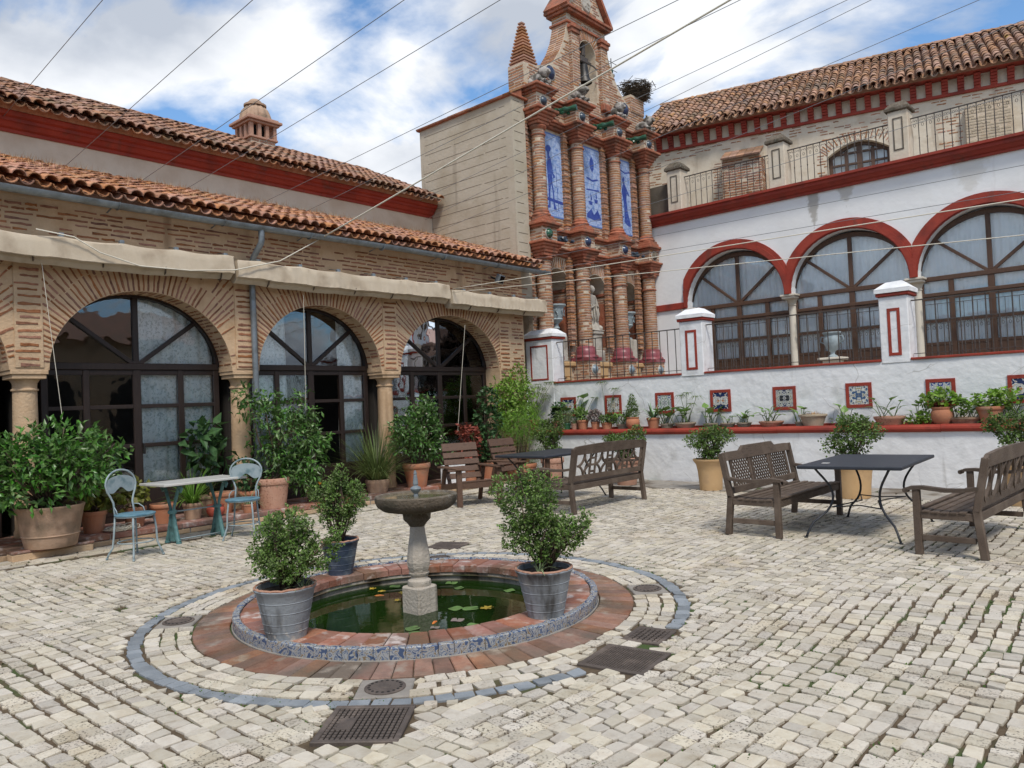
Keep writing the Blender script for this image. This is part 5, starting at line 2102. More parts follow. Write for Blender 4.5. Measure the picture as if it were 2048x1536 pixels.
for i in range(3):
    yc = (CYS[i] + CYS[i + 1]) / 2 + .08
    z0, z1, hw = 5.84, 7.82, .38
    bd = MB().box(WX - .01, WX + .008, yc - hw, yc + hw, z0, z1)
    pan = bd.build('tile_panel', 'cement', bg_, world=True)
    pan['label'] = ALAB2[i]
    nx, nz = 5, 13
    dy, dz = 2 * hw / nx, (z1 - z0) / nz
    if az_unit is None:
        az_unit = MB().cbox(0, .008, -dy / 2 + .002, dy / 2 - .002, -dz / 2 + .002, dz / 2 - .002, .002).mesh('tile', 'azulejo_pale')
    for a in range(nx):
        for b in range(nz):
            o = bpy.data.objects.new('tile', az_unit)
            COL.objects.link(o)
            o.parent = pan
            o.location = (WX + .006 - BG[0] + RND.uniform(0, .0012), yc - hw + dy * (a + .5) - BG[1], z0 + dz * (b + .5) - BG[2])
    pr = MB()
    for k, pg in enumerate(FIG[i]):
        f = lambda p, d: (WX + .0146 + d + k * .0004, yc - hw + 2 * hw * (p[0] * .86 + .07), z0 + (z1 - z0) * (p[1] * .93 + .04))
        pr.prism(pg, lambda p: f(p, 0), lambda p: f(p, .0012))
    pr.build('painted_figure', 'azulejo_ink', pan, world=True)
    sk = MB()
    for _ in range(70):
        a_, b_ = RND.uniform(.05, .92), RND.uniform(.03, .95) ** (1.0 if i == 1 else 1.0)
        if i != 1 and RND.random() < .5:
            b_ *= .4
        w_, an_ = RND.uniform(.03, .13), RND.choice((0, 0, .4, -.4, 1.3)) + RND.uniform(-.15, .15)
        c_ = Vector((WX + .0155, yc - hw + 2 * hw * a_, z0 + (z1 - z0) * b_))
        d_ = Vector((0, math.cos(an_), math.sin(an_))) * w_ * .5
        if yc - hw + .03 < c_.y - w_ * .5 and c_.y + w_ * .5 < yc + hw - .03 and z0 + .05 < c_.z - w_ * .5 and c_.z + w_ * .5 < z1 - .05:
            sk.bar(c_ - d_, c_ + d_, .0012, RND.uniform(.005, .012), (0, -math.sin(an_), math.cos(an_)))
    sk.build('painted_strokes', 'azulejo_mid', pan, world=True)['kind'] = 'stuff'
    br = MB()
    x1 = WX + .0152
    for (a, b, c, d) in ((yc - hw, yc + hw, z0, z0 + .035), (yc - hw, yc + hw, z1 - .035, z1), (yc - hw, yc - hw + .03, z0 + .035, z1 - .035), (yc + hw - .03, yc + hw, z0 + .035, z1 - .035)):
        br.box(x1 - .002, x1, a, b, c, d)
    br.build('painted_border', 'azulejo_mid', pan, world=True)


def disc(y, z, x, r, mt):
    m = MB()
    prof = [(0, .10), (.35, .092), (.6, .075), (.85, .04), (1.0, 0), (1.06, -.005)]
    vs, fs = [], []
    n_ = 20
    for q, (a, h) in enumerate(prof):
        for k in range(n_):
            t = 2 * math.pi * k / n_
            vs.append((x + h, y + r * a * math.cos(t), z + r * a * math.sin(t)))
    for q in range(len(prof) - 1):
        for k in range(n_):
            k2 = (k + 1) % n_
            fs.append((q * n_ + k, (q + 1) * n_ + k, (q + 1) * n_ + k2, q * n_ + k2))
    m.add(vs, fs).build('glazed_boss', mt, bg_, True, world=True)
    m = MB()
    m.lathe([(0, 0)], 3) if 0 else None
    rr = [(x + .012, y + r * 1.04 * math.cos(t * math.pi / 10), z + r * 1.04 * math.sin(t * math.pi / 10)) for t in range(21)]
    m.tube(rr, .016, 6, False)
    m.build('boss_ring', 'stone_pale', bg_, True, world=True)


for k, c in enumerate(CYS):
    disc(c - .05, 8.255, -10.62, .112, 'glaze_slate')
    disc(c - .05, 5.28, -10.62, .115, ['glaze_green', 'glaze_blue', 'glaze_blue', 'bowl_stone'][k])
    if k:
        disc(c - .02, 2.27, AX + .23, .11, 'glaze_pale')
disc(14.05, 9.20, GX, .17, 'glaze_blue')
disc(17.15, 9.14, GX, .17, 'glaze_blue')


def spout(y, z, mt, x=WX, l=.66, r=.085, tilt=.06):
    m = MB()
    prof = []
    n_ = 11
    pts, rs = [], []
    for k in range(n_):
        u = k / (n_ - 1)
        pts.append((x + u * l, y + u * l * .35, z + u * tilt * l))
        rs.append(r * (1.25 if k % 3 == 0 else .95) * (1 - .35 * u) + (.02 if k == n_ - 1 else 0))
    m.tube(pts, rs, 12)
    for k in range(5):
        a = k * 1.3
        m.ico((x + .08 + k * .09, y + .04 + k * .03 + .07 * math.cos(a), z + .065 * math.sin(a)), .045, 0, (1.4, 1, 1), .2)
    m.build('water_spout', mt, bg_, 'auto', world=True)


for i in range(3):
    spout((CYS[i] + CYS[i + 1]) / 2 - .05, 8.26, 'glaze_green')
spout((CYS[0] + CYS[1]) / 2 - .12, 5.27, 'glaze_slate', l=.34, tilt=0)
spout((CYS[2] + CYS[3]) / 2 - .08, 5.27, 'glaze_slate', l=.34, tilt=0)
m = MB()
yc = (CYS[1] + CYS[2]) / 2
for s_ in (-1, 1):
    m.tube([(WX + .07, yc, 5.27), (WX + .09, yc + s_ * .12, 5.33), (WX + .08, yc + s_ * .25, 5.26)], [.04, .035, .008], 6)
m.ico((WX + .08, yc, 5.27), .06, 1, (.7, 1, 1.2), .1)
m.build('carved_boss', 'pot_stone', bg_, True, world=True)

# things standing on or hanging from the gable -------------------------------------------------
b = thing('bell', 'small dark bronze bell hanging in the arched opening of the gable', 'bell', (GX - .14, 15.58, 9.42))
b.scale = (1.2, 1.0, 1.2)
MB().lathe([(.0, .42), (.06, .42), (.10, .38), (.115, .25), (.14, .10), (.185, .02), (.19, 0), (.17, 0), (.1, .2), (0, .36)], 20).build('bell_body', 'bronze', b, 'auto')
MB().cbox(-.06, .06, -.16, .16, .42, .56, .02).tube([(0, -.34, .50), (0, .34, .50)], .022, 8).tube([(0, .15, .48), (.1, .28, .40), (.18, .3, .3)], .015, 6).cbox(-.05, .05, -.06, .06, .56, .86, .02).build('yoke', 'iron_rail', b)
MB().tube([(0, 0, .34), (0, 0, .02)], .012, 6).ico((0, 0, .0), .035, 1).build('clapper', 'iron_rail', b)

m = MB()
for k in range(1100):
    a = RND.uniform(0, 6.28)
    rr =   .29 * math.sqrt(RND.random()) * 1.15
    z = RND.uniform(0, .42)
    rr *= (.62 + .5 * z / .42) * (1 if RND.random() < .85 else 1.2)
    p = Vector((rr * math.cos(a), rr * math.sin(a), z))
    d = Vector((-math.sin(a) + RND.gauss(0, .5), math.cos(a) + RND.gauss(0, .5), RND.gauss(0, .3))).normalized()
    l = RND.uniform(.10, .32)
    m.tube([p - d * l / 2, p + d * l / 2], RND.uniform(.004, .009), 3, False)
o = m.build('stork_nest', 'twig')
o.location = (-11.02, 17.95, 9.60)
o.scale = (1.15, 1.3, 1.05)
tag(o, 'bulky stork nest of twigs on the far pinnacle of the gable', 'nest')

m = MB()
m.tube([(0, 0, 0), (0, 0, 1.3)], .014, 6)
for z, l in ((1.2, .42), (1.0, .34), (.62, .5)):
    m.tube([(0, -l / 2, z), (0, l / 2 + .1, z)], .008, 5)
m.ico((0, 0, .02), .07, 1)
o = m.build('aerial', 'iron_rail')
o.location = (-11.4, 17.35, 9.42)
tag(o, 'thin metal television aerial on the right shoulder of the gable', 'aerial')


def lion(i, y, z, x):
    t = thing('lion_statue', ['weathered stone lion at the near corner of the upper cornice', 'weathered stone lion below the left of the bell opening', 'weathered stone lion below the right of the bell opening', 'weathered stone lion at the far corner of the upper cornice'][i], 'statue', (x, y, z), 0, 'stone lions on the cornice')
    t.scale = (1.3, 1.3, 1.3)
    MB().cbox(-.16, .2, -.15, .17, 0, .05, .01).build('base', 'lion_stone', t)
    m = MB()
    m.tube([(-.16, -.02, .14), (-.08, -.01, .17), (.04, 0, .18), (.12, .01, .2)], [.06, .095, .09, .08], 10)
    m.ico((.13, .02, .25), .105, 1, (1, 1, 1), .14).ico((.2, .03, .25), .062, 1, (1, 1, .9), .06).ico((.245, .03, .23), .032, 1)
    m.ico((.13, -.05, .34), .025, 0).ico((.13, .09, .34), .025, 0)
    for s in (-1, 1):
        m.tube([(.10, s * .07, .13), (.17, s * .075, .08), (.23, s * .075, .07)], [.04, .033, .03], 7)
        m.tube([(-.10, s * .08, .14), (-.05, s * .10, .09), (.02, s * .10, .075)], [.06, .045, .03], 7)
    m.tube([(-.2, 0, .1), (-.24, .06, .14), (-.2, .12, .18)], [.02, .016, .022], 6)
    m.build('body', 'lion_stone', t, True)


for i, c in enumerate(CYS):
    lion(i, c + .02, 8.602, -10.80)

# urns and statue in the niches
UP = [(.13, 0), (.13, .05), (.06, .08), (.05, .16), (.09, .20), (.06, .24), (.05, .30), (.10, .36), (.17, .43), (.155, .47), (.17, .50), (.19, .72), (.20, .75), (.25, .80), (.25, .84), (.22, .84), (.19, .78), (0, .74)]
for i, (k, lab) in enumerate(((0, 'grey-blue stone urn in the near niche'), (2, 'grey-blue stone urn in the far niche by the terrace'))):
    yc = NI[k][0]
    t = thing('urn', lab, 'urn', (WX - .12, yc, 2.47), 0, 'urns in the niches')
    MB().cbox(-.18, .18, -.18, .18, 0, .62, .02).build('pedestal', 'stone_pale', t)
    MB().lathe([(r * .98, z * .86 + .62) for r, z in UP], 24).build('vase', 'urn_grey', t, 'auto')
    g = MB()
    for q in range(8):
        a = q * .785
        pts = [(.2 * math.cos(a + .12 * math.sin(j * .9)), .2 * math.sin(a + .12 * math.sin(j * .9)), .62 + .45 + j * .022) for j in range(8)]
        g.tube(pts, .012, 5)
    g.build('relief', 'urn_grey', t, True)
yc = NI[1][0]
t = thing('statue', 'pale stone statue of a draped standing woman in the middle niche', 'statue', (WX - .16, yc, 2.47))
MB().cbox(-.20, .20, -.22, .22, 0, .30, .02).cbox(-.16, .16, -.18, .18, .30, .70, .02).cbox(-.19, .19, -.21, .21, .70, .78, .02).build('pedestal', 'stone_pale', t)
vs, fs = [], []
prof = [(.20, .78), (.20, .83), (.17, .92), (.155, 1.05), (.15, 1.2), (.14, 1.32), (.115, 1.40), (.12, 1.46), (.145, 1.55), (.15, 1.62), (.12, 1.68), (.05, 1.71), (.045, 1.75)]
n_ = 40
for r, z in prof:
    fold = .10 if z < 1.35 else .04
    for k in range(n_):
        a = 2 * math.pi * k / n_
        rr = r * (1 + fold * math.sin(a * 7 + z * 9) + fold * .6 * math.sin(a * 11 - z * 14))
        vs.append((rr * math.cos(a) * .82 + .03 * math.sin(z * 3), rr * math.sin(a) + .015 * math.sin(z * 5), z))
for i in range(len(prof) - 1):
    for k in range(n_):
        k2 = (k + 1) % n_
        fs.append((i * n_ + k, i * n_ + k2, i * n_ + n_ + k2, i * n_ + n_ + k))
m = MB().add(vs, fs)
m.ico((.03, 0, 1.83), .075, 2, (1, .88, 1.2))
m.ico((.0, 0, 1.86), .082, 2, (.95, .98, 1.02)).ico((-.06, 0, 1.84), .045, 1)
m.ico((.098, 0, 1.825), .014, 1, (1, .8, 1.5))
for s in (-1, 1):
    m.tube([(0, s * .13, 1.62), (.03, s * .17, 1.48), (.09, s * .14, 1.36), (.14, s * .04, 1.42)], [.048, .042, .034, .025], 8)
for q in range(5):
    a = -1.1 + q * .5
    m.tube([(.10 * math.cos(a), .15 * math.sin(a) + .05, 1.45), (.17 * math.cos(a), .17 * math.sin(a), 1.2), (.15, .1 * math.sin(a) - .05, 1.02)], [.016, .022, .01], 6)
m.ico((.1, .16, .86), .075, 1, (1, 1, 1.1), .1)
m.build('figure', 'stone_pale', t, True)
MB().cbox(-.2, .2, -.22, .22, .785, .81, .01).build('base', 'stone_pale', t)
# ---------------------------------------------------------------- terrace building on the right
TB = (-5, 18, 1.93)
tb = thing('terrace_building', 'white two-storey building with red arches above the terrace', 'building', TB)
RY = 18.0
RC = [-9.91, -7.18, -4.45, -1.72, 1.01]
RSP, RR = 3.85, 1.29
RARCH = [((a + b) / 2) for a, b in zip(RC, RC[1:])]
out = [(-11.0, 1.93), (RARCH[0] - RR, 1.93)]
for i, xc in enumerate(RARCH):
    if i:
        out.append((xc - RR, RSP))
    for k in range(25):
        t = math.pi * (1 - k / 24)
        out.append((xc + RR * math.cos(t), RSP + RR * math.sin(t)))
    if i < len(RARCH) - 1:
        pass
out += [(RARCH[-1] + RR, 1.93), (3.0, 1.93), (3.0, 6.12), (-11.0, 6.12)]
MB().prism(out, lambda p: (p[0], RY, p[1]), lambda p: (p[0], RY + .55, p[1])).build('wall', 'wall_white', tb, world=True)
HS = (RC[1] - RC[0]) / 2 - .001
for xc in RARCH:
    inn, ou = [], []
    for k in range(33):
        t = math.pi * (1 - k / 32)
        inn.append((xc + (RR - .001) * math.cos(t), RSP + (RR - .001) * math.sin(t)))
        dx, dz = 1.53 * math.cos(t), 1.53 * math.sin(t)
        dx = max(-HS, min(HS, dx))
        ou.append((xc + dx, RSP + dz))
    m = MB()
    for (d0, a, b) in ((.05, inn, ou),):
        for k in range(32):
            q = [a[k], a[k + 1], b[k + 1], b[k]]
            vs = [(p[0], RY - d0, p[1]) for p in q] + [(p[0], RY + .01, p[1]) for p in q]
            m.add(vs, [(0, 1, 2, 3), (0, 4, 5, 1), (2, 6, 7, 3)])
    inn2 = [(xc + (RR + .02) * math.cos(math.pi * (1 - k / 32)), RSP + (RR + .02) * math.sin(math.pi * (1 - k / 32))) for k in range(33)]
    ou2 = []
    for k in range(33):
        t = math.pi * (1 - k / 32)
        dx = max(-HS, min(HS, 1.43 * math.cos(t)))
        ou2.append((xc + dx, RSP + 1.43 * math.sin(t)))
    for k in range(32):
        q = [inn2[k], inn2[k + 1], ou2[k + 1], ou2[k]]
        vs = [(p[0], RY - .075, p[1]) for p in q] + [(p[0], RY - .045, p[1]) for p in q]
        m.add(vs, [(0, 1, 2, 3), (0, 4, 5, 1), (2, 6, 7, 3)])
    m.build('arch_moulding', 'paint_red', tb, 'auto', world=True)
m = MB()
m.cbox(-10.8, RARCH[0] - RR - .0, RY - .05, RY + .01, 3.82, 3.99, .01)
m.build('string_course', 'paint_red', tb, world=True)
for c in RC[1:-1]:
    MB().lathe([(.115, 1.93), (.115, 2.0), (.095, 2.04), (.095, 2.1), (.09, 3.0), (.082, 3.6)], 20, (c, RY + .22, 0)).build('column', 'stone_cream', tb, 'auto', world=True)
    m = MB().lathe([(.082, 3.58), (.10, 3.60), (.085, 3.62), (.11, 3.70), (.14, 3.745)], 20, (c, RY + .22, 0))
    m.cbox(c - .16, c + .16, RY - .02, RY + .45, 3.745, 3.80, .01).cbox(c - .19, c + .19, RY - .05, RY + .5, 3.80, 3.849, .01)
    m.build('capital', 'stone_cream', tb, 'auto', world=True)
m = MB().cbox(RC[0] + .06 - .16, RC[0] + .3, RY - .04, RY + .02, 3.70, 3.82, .02)
m.build('corbel', 'stone_pale', tb, world=True)

RDY = RY + .27


def terrace_door(xc):
    hw = RR + .06
    TZ = 3.80
    d = MB()
    ps = [-hw + .05, -hw * .54, 0.0, hw * .54, hw - .05]
    for i, p in enumerate(ps):
        w = (.10, .10, .12, .10, .10)[i]
        d.cbox(xc + p - w / 2, xc + p + w / 2, RDY - .03, RDY + .04, 1.93, TZ, .008)
    d.cbox(xc - hw, xc + hw, RDY - .045, RDY + .045, TZ - .05, TZ + .05, .01)
    d.cbox(xc - hw, xc + hw, RDY - .04, RDY + .04, TZ - .38, TZ - .30, .01)
    pts = [(xc + hw * math.cos(math.pi * k / 22), TZ + (RR - .04) * math.sin(math.pi * k / 22)) for k in range(23)]
    for a, b in zip(pts, pts[1:]):
        d.bar((a[0], RDY, a[1]), (b[0], RDY, b[1]), .1, .09, (0, 1, 0))
    d.cbox(xc - .045, xc + .045, RDY - .03, RDY + .03, TZ, TZ + RR - .06, .006)
    for s in (-1, 1):
        d.bar((xc + s * .03, RDY, TZ + .03), (xc + s * hw * .74, RDY, TZ + RR * .64), .065, .06, (0, 1, 0), .006)
    zr = [2.42, 2.90, TZ - .40]
    for i in range(4):
        a, b = ps[i] + .05, ps[i + 1] - .05
        d.cbox(xc + a, xc + b, RDY - .012, RDY + .02, 1.93, zr[0], .006)
        d.cbox(xc + a + .06, xc + b - .06, RDY - .022, RDY - .01, 2.02, zr[0] - .07, .006)
        for z in zr[:2] + [TZ - .42]:
            d.cbox(xc + a, xc + b, RDY - .022, RDY + .022, z - .03, z + .03, .005)
    door = d.build('glazed_door', 'door_brown', tb, world=True)
    for i in range(4):
        a, b = ps[i] + .045, ps[i + 1] - .045
        for z0, z1 in ((zr[0], zr[1]), (zr[1], zr[2]), (TZ - .31, TZ - .04)):
            MB().box(xc + a, xc + b, RDY - .004, RDY + .002, z0, z1).build('pane', 'glass_clear', door, world=True)
    for s in (-1, 1):
        for (t0, t1) in ((0, .72), (.72, 1.57)):
            pl = [(0, 0)] + [(s * (hw - .03) * math.cos(t0 + (t1 - t0) * k / 6), (RR - .06) * math.sin(t0 + (t1 - t0) * k / 6)) for k in range(7)]
            MB().prism(pl, lambda p: (xc + p[0], RDY - .004, TZ + .03 + p[1]), lambda p: (xc + p[0], RDY + .002, TZ + .03 + p[1])).build('pane', 'glass_clear', door, world=True)
    vs, fs = [], []
    nn = 150
    for k in range(nn + 1):
        x = -hw + .06 + (2 * hw - .12) * k / nn
        top = TZ + (RR - .05) * math.sqrt(max(.01, 1 - (x / hw) ** 2))
        for z in (2.2, 3.0, 3.7, top):
            vs.append((xc + x + .012 * math.sin(z * 4), RDY + .07 + .013 * math.sin(x * 52 + .6 * math.sin(z * 2)) + .012 * math.sin(x * 19), z))
    for k in range(nn):
        for q in range(3):
            fs.append((k * 4 + q, k * 4 + 4 + q, k * 4 + 5 + q, k * 4 + q + 1))
    MB().add(vs, fs).build('curtain', 'curtain_white', door, 'auto', world=True)


for xc in RARCH[:3]:
    terrace_door(xc)
MB().box(-11, 3, RY + .8, RY + .9, 1.9, 6.1).box(-11, 3, RY + .55, RY + .8, 5.9, 6.1).build('room_interior', 'wall_white', tb, world=True)

# red ledge, roof walk with pillars and railing
lp = [(RY + .02, 6.09), (RY - .06, 6.09), (RY - .06, 6.14), (RY - .11, 6.16), (RY - .16, 6.22), (RY - .20, 6.235), (RY - .20, 6.30), (RY - .25, 6.315), (RY - .25, 6.37), (RY + .02, 6.37)]
MB().prism(lp, lambda p: (-10.95, p[0], p[1]), lambda p: (3.0, p[0], p[1])).build('ledge', 'paint_red', tb, world=True)
MB().box(-11.2, 3.0, RY + .02, 24, 6.13, 6.35).build('roof_walk', 'cement', tb, world=True)
PX = [-9.98, -7.24, -4.56, -1.85]
for x in PX:
    p = MB().cbox(x - .20, x + .20, RY - .14, RY + .26, 6.37, 7.45, .015)
    pil = p.build('roof_pillar', 'wall_aged', tb, world=True)
    c = MB().cbox(x - .25, x + .25, RY - .19, RY + .31, 7.45, 7.53, .015)
    vs = [(x - .24, RY - .18, 7.53), (x + .24, RY - .18, 7.53), (x + .24, RY + .3, 7.53), (x - .24, RY + .3, 7.53), (x - .13, RY - .07, 7.66), (x + .13, RY - .07, 7.66), (x + .13, RY + .19, 7.66), (x - .13, RY + .19, 7.66)]
    c.add(vs, [(4, 5, 6, 7)] + [(q, (q + 1) % 4, 4 + (q + 1) % 4, 4 + q) for q in range(4)])
    c.build('cap', 'bowl_stone', pil, world=True)
    f = MB()
    y = RY - .14
    f.box(x - .10, x - .075, y - .012, y + .004, 6.6, 7.3).box(x + .075, x + .10, y - .012, y + .004, 6.6, 7.3).box(x - .075, x + .075, y - .012, y + .004, 6.6, 6.625).box(x - .075, x + .075, y - .012, y + .004, 7.275, 7.3)
    f.build('recessed_panel', 'plaster_dark', pil, world=True)
RL = ['iron roof railing with scrolls nearest the bell gable', 'iron roof railing with scrolls in front of the arched upper window', 'iron roof railing with scrolls right of the last roof pillar']
for i in range(3):
    railing(PX[i] + .20, PX[i + 1] - .20, RY + .06, 6.37, 7.26, RL[i], .15, name='roof_railing', fancy=True, mid=False)
MB().box(-11.0, -10.2, RY + .1, RY + .2, 6.37, 7.2).build('end_parapet', 'plaster_dark', tb, world=True)

# grilles with scrollwork in front of the terrace doors
GL = ['scrolled iron grille before the first terrace arch, nearest the gable', 'scrolled iron grille before the middle terrace arch', 'scrolled iron grille before the terrace arch at the right edge']
for i in range(3):
    t = railing(RC[i] + .12 if i else RC[0] + .2, RC[i + 1] - .12, RY + .10, 1.93, 2.92, GL[i], .12, name='door_grille', fancy=True, mid=False)
    m = MB()
    m.bar((RC[i] + .12, RY + .10, 3.25), (RC[i + 1] - .12, RY + .10, 3.25), .02, .012)
    n_ = 10
    for k in range(n_ + 1):
        x = RC[i] + .15 + (RC[i + 1] - RC[i] - .3) * k / n_
        m.tube([(x, RY + .10, 2.92), (x, RY + .10, 3.25)], .006, 5)
    m.build('upper_rail', 'iron_rail', t, world=True)

# pale urn on a pedestal on the terrace
q = gy(1666, 715, 15.2)
t = thing('urn', 'pale stone garden urn on a cream pedestal on the terrace', 'urn', (q.x, 15.2, 1.93))
MB().cbox(-.19, .19, -.19, .19, 0, .06, .01).cbox(-.15, .15, -.15, .15, .06, q.z - 1.93 - .05, .01).cbox(-.22, .22, -.22, .22, q.z - 1.98, q.z - 1.93, .012).build('pedestal', 'stone_cream', t)
MB().lathe([(.09, 0), (.09, .03), (.04, .06), (.04, .1), (.10, .17), (.15, .27), (.16, .36), (.13, .42), (.17, .47), (.17, .49), (.12, .47), (0, .44)], 20, (0, 0, q.z - 1.93)).tube([(.13, 0, q.z - 1.66), (.22, 0, q.z - 1.62), (.2, 0, q.z - 1.52), (.15, 0, q.z - 1.53)], .014, 6).tube([(-.13, 0, q.z - 1.66), (-.22, 0, q.z - 1.62), (-.2, 0, q.z - 1.52), (-.15, 0, q.z - 1.53)], .014, 6).build('vase', 'urn_grey', t, 'auto')

# upper storey, set back and turned a little
UA = math.atan2(2.1, 8.48)
UU = Vector((math.cos(UA), math.sin(UA), 0))
UN = Vector((math.sin(UA), -math.cos(UA), 0))        # outward
PE = Vector((-11.1, 18.7, 0))
PW = PE - UN * .4


def U(u, z, d=0.0):
    p = PW + UU * u + UN * d
    return (p.x, p.y, z)


UT = Vector((0, 0, 1))
wu0, wu1 = 4.50, 5.95
out = [(-.6, 6.92), (wu0, 6.92)] + [(wu0 + (wu1 - wu0) * k / 14, 7.50 + .30 * math.sin(math.pi * k / 14)) for k in range(15)] + [(wu1, 6.92), (14, 6.92), (14, 8.95), (-.6, 8.95)]
m = MB().prism(out, lambda p: U(p[0], p[1]), lambda p: U(p[0], p[1], -.4))
m.obox(Vector(U(6.7, 6.62, -.2)), UU * 7.3, UN * .2, UT * .3)
uw = m.build('upper_wall', 'wall_aged', tb, world=True)
ub = []


def ubrick(u, z, ang, l, h, d=0.0):
    c, s = math.cos(ang), math.sin(ang)
    ub.append((RND.randrange(12), frame(U(u, z, d - .002), UU * c + UT * s, UT * c - UU * s, UN, l, h, .008)))


for (u0, u1, z0, z1, f) in ((.1, .9, 6.4, 7.6, .85), (4.2, 4.48, 6.4, 7.6, .95), (5.97, 6.3, 6.4, 7.6, .5), (.2, 3.9, 8.2, 8.42, .5), (4.0, 13, 8.22, 8.42, .45), (6.9, 7.5, 6.4, 8.0, .6), (-.3, .15, 7.0, 8.2, .6), (1.55, 1.92, 6.4, 7.9, .7), (4.3, 6.2, 7.95, 8.2, .6)):
    z = z0
    while z < z1:
        u = u0 + RND.uniform(0, .08)
        while u < u1 - .08:
            l = min(RND.uniform(.14, .26), u1 - u)
            if RND.random() < f:
                ubrick(u + l / 2, z, RND.uniform(-.02, .02), l * .88, RND.uniform(.03, .042))
            u += l
        z += .072
for k in range(20):
    t = math.pi * (k + .5) / 20
    u, z = (wu0 + wu1) / 2 - (wu1 - wu0) / 2 * math.cos(t), 7.50 + .30 * math.sin(t)
    an = math.atan2(z - 6.9, u - (wu0 + wu1) / 2)
    ubrick(u + .13 * math.cos(an), z + .13 * math.sin(an), an, .24, .04)
pieces('brick', 'bricks', uw, RAGGED, ub, 'brick_tower', 250, off=TB)
fr = MB()
wc = (wu0 + wu1) / 2
for u in (wu0 + .05, wu0 + .42, wc, wu1 - .42, wu1 - .05):
    fr.bar(U(u, 6.9, -.22), U(u, 7.62 + .12 * (u == wc), -.22), .09 if u != wc else .13, .06, UN, .006)
for z in (6.95, 7.28, 7.56):
    fr.bar(U(wu0, z, -.22), U(wu1, z, -.22), .05, .07, UN, .006)
for k in range(14):
    a = (wu0 + (wu1 - wu0) * k / 14, 7.50 + .30 * math.sin(math.pi * k / 14))
    b = (wu0 + (wu1 - wu0) * (k + 1) / 14, 7.50 + .30 * math.sin(math.pi * (k + 1) / 14))
    fr.bar(U(a[0], a[1] - .03, -.22), U(b[0], b[1] - .03, -.22), .08, .1, UN)
wnd = fr.build('window', 'door_brown', tb, world=True)
for a, b in ((wu0 + .08, wu0 + .39), (wu0 + .45, wc - .05), (wc + .05, wu1 - .45), (wu1 - .39, wu1 - .08)):
    for z0, z1 in ((6.97, 7.26), (7.30, 7.55), (7.57, 7.72)):
        MB().obox(Vector(U((a + b) / 2, (z0 + z1) / 2, -.23)), UU * (b - a) / 2, UN * .002, UT * (z1 - z0) / 2).build('pane', 'glass_clear', wnd, world=True)
MB().obox(Vector(U(wc, 7.3, -.36)), UU * .9, UN * .01, UT * .6).build('window_blind', 'curtain_white', wnd, world=True)
# buttress-like brick boxes against the upper wall
for (u0, u1, z1, d, mt) in ((1.94, 2.95, 7.75, .55, 'mortar_grey'), (7.55, 8.45, 8.05, .22, 'mortar_grey')):
    mB = MB().obox(Vector(U((u0 + u1) / 2, (6.3 + z1) / 2, d / 2)), UU * (u1 - u0) / 2, UN * d / 2, UT * (z1 - 6.3) / 2)
    bo = mB.build('buttress', mt, tb, world=True)
    xs = []
    brick_rect(xs, U(u0, 6.35, d), UU, UT, u1 - u0, z1 - 6.35, None, .068, (.14, .24), .01, .93)
    brick_rect(xs, U(u1, 6.35, d), -UN, UT, d, z1 - 6.35, None, .068, (.14, .24), .01, .93)
    pieces('brick', 'bricks', bo, BRICKS, xs, 'brick_old' if d > .3 else 'pot_stone', 60, off=TB)
    if d > .3:
        s = MB()
        for k in range(5):
            for j in range(3):
                u = u0 + (u1 - u0) * (k + .5) / 5
                s.obox(Vector(U(u, z1 + .05 + j * .11, d + .03 - j * .21)), UU * (u1 - u0) / 10.6, (UN * -.125 + UT * .065), (UN * .01 + UT * .02))
        s.build('sloping_tiles', 'roof_mossy', bo, world=True)
        MB().prism([(0, z1), (d, z1), (0, z1 + .3)], lambda p: U(u0 + .02, p[1], p[0]), lambda p: U(u1 - .02, p[1], p[0])).build('wedge', 'mortar_grey', bo, world=True)
# cornice with brick brackets, roof
m = MB()
m.obox(Vector(U(6.7, 8.47, .03)), UU * 7.3, UN * .04, UT * .035, .008)
m.build('cornice_band', 'paint_red', tb, world=True)
m = MB()
m.obox(Vector(U(6.7, 8.88, .14)), UU * 7.3, UN * .16, UT * .04, .008)
m.build('eave_board', 'paint_red', tb, world=True)
u = -.2
src = None
while u < 12.5:
    b = MB()
    for j, d in enumerate((.05, .08, .11, .14, .17)):
        b.obox(Vector(U(u, 8.535 + j * .064, d / 2)), UU * .07, UN * (d / 2 + .012), UT * .030, .004)
    if src is None:
        src = b.build('eave_bracket', 'paint_red', tb, world=True)
        u00 = u
    else:
        o = src.copy()
        COL.objects.link(o)
        o.parent = tb
        o.location = UU * (u - u00)
    u += .335
ups = (-UN * 3.0 + UT * 1.82).normalized()
p0 = PE + UU * -.5 + UN * .0 + Vector((0, 0, 8.90))
tiled_roof(tb, 'roof', p0, UU, 13.2, ups, 3.5, 'roof_mossy', off=TB, step=.20, expo=.28)
rp = p0 + ups * 3.45
xf = []
for k in range(34):
    xf.append((0, frame(rp + UU * (k * .38) + Vector((0, 0, .03)), UU, UN, (0, 0, 1), .95, 1.35, 1.2)))
pieces('ridge_tile', 'ridge_tiles', tb, TILES, xf, 'roof_mossy', 40, off=TB)
MB().prism([(0, 0), (3.0, 1.8), (3.0, 0)], lambda p: tuple(p0 - UN * p[0] + UU * .1 + Vector((0, 0, p[1] - .1))), lambda p: tuple(p0 - UN * p[0] + UU * .2 + Vector((0, 0, p[1] - .1)))).build('roof_gable', 'wall_aged', tb, world=True)
# ---------------------------------------------------------------- garden furniture
def part_once(b, name, mt, t):
    return b.build(name, mt, t)


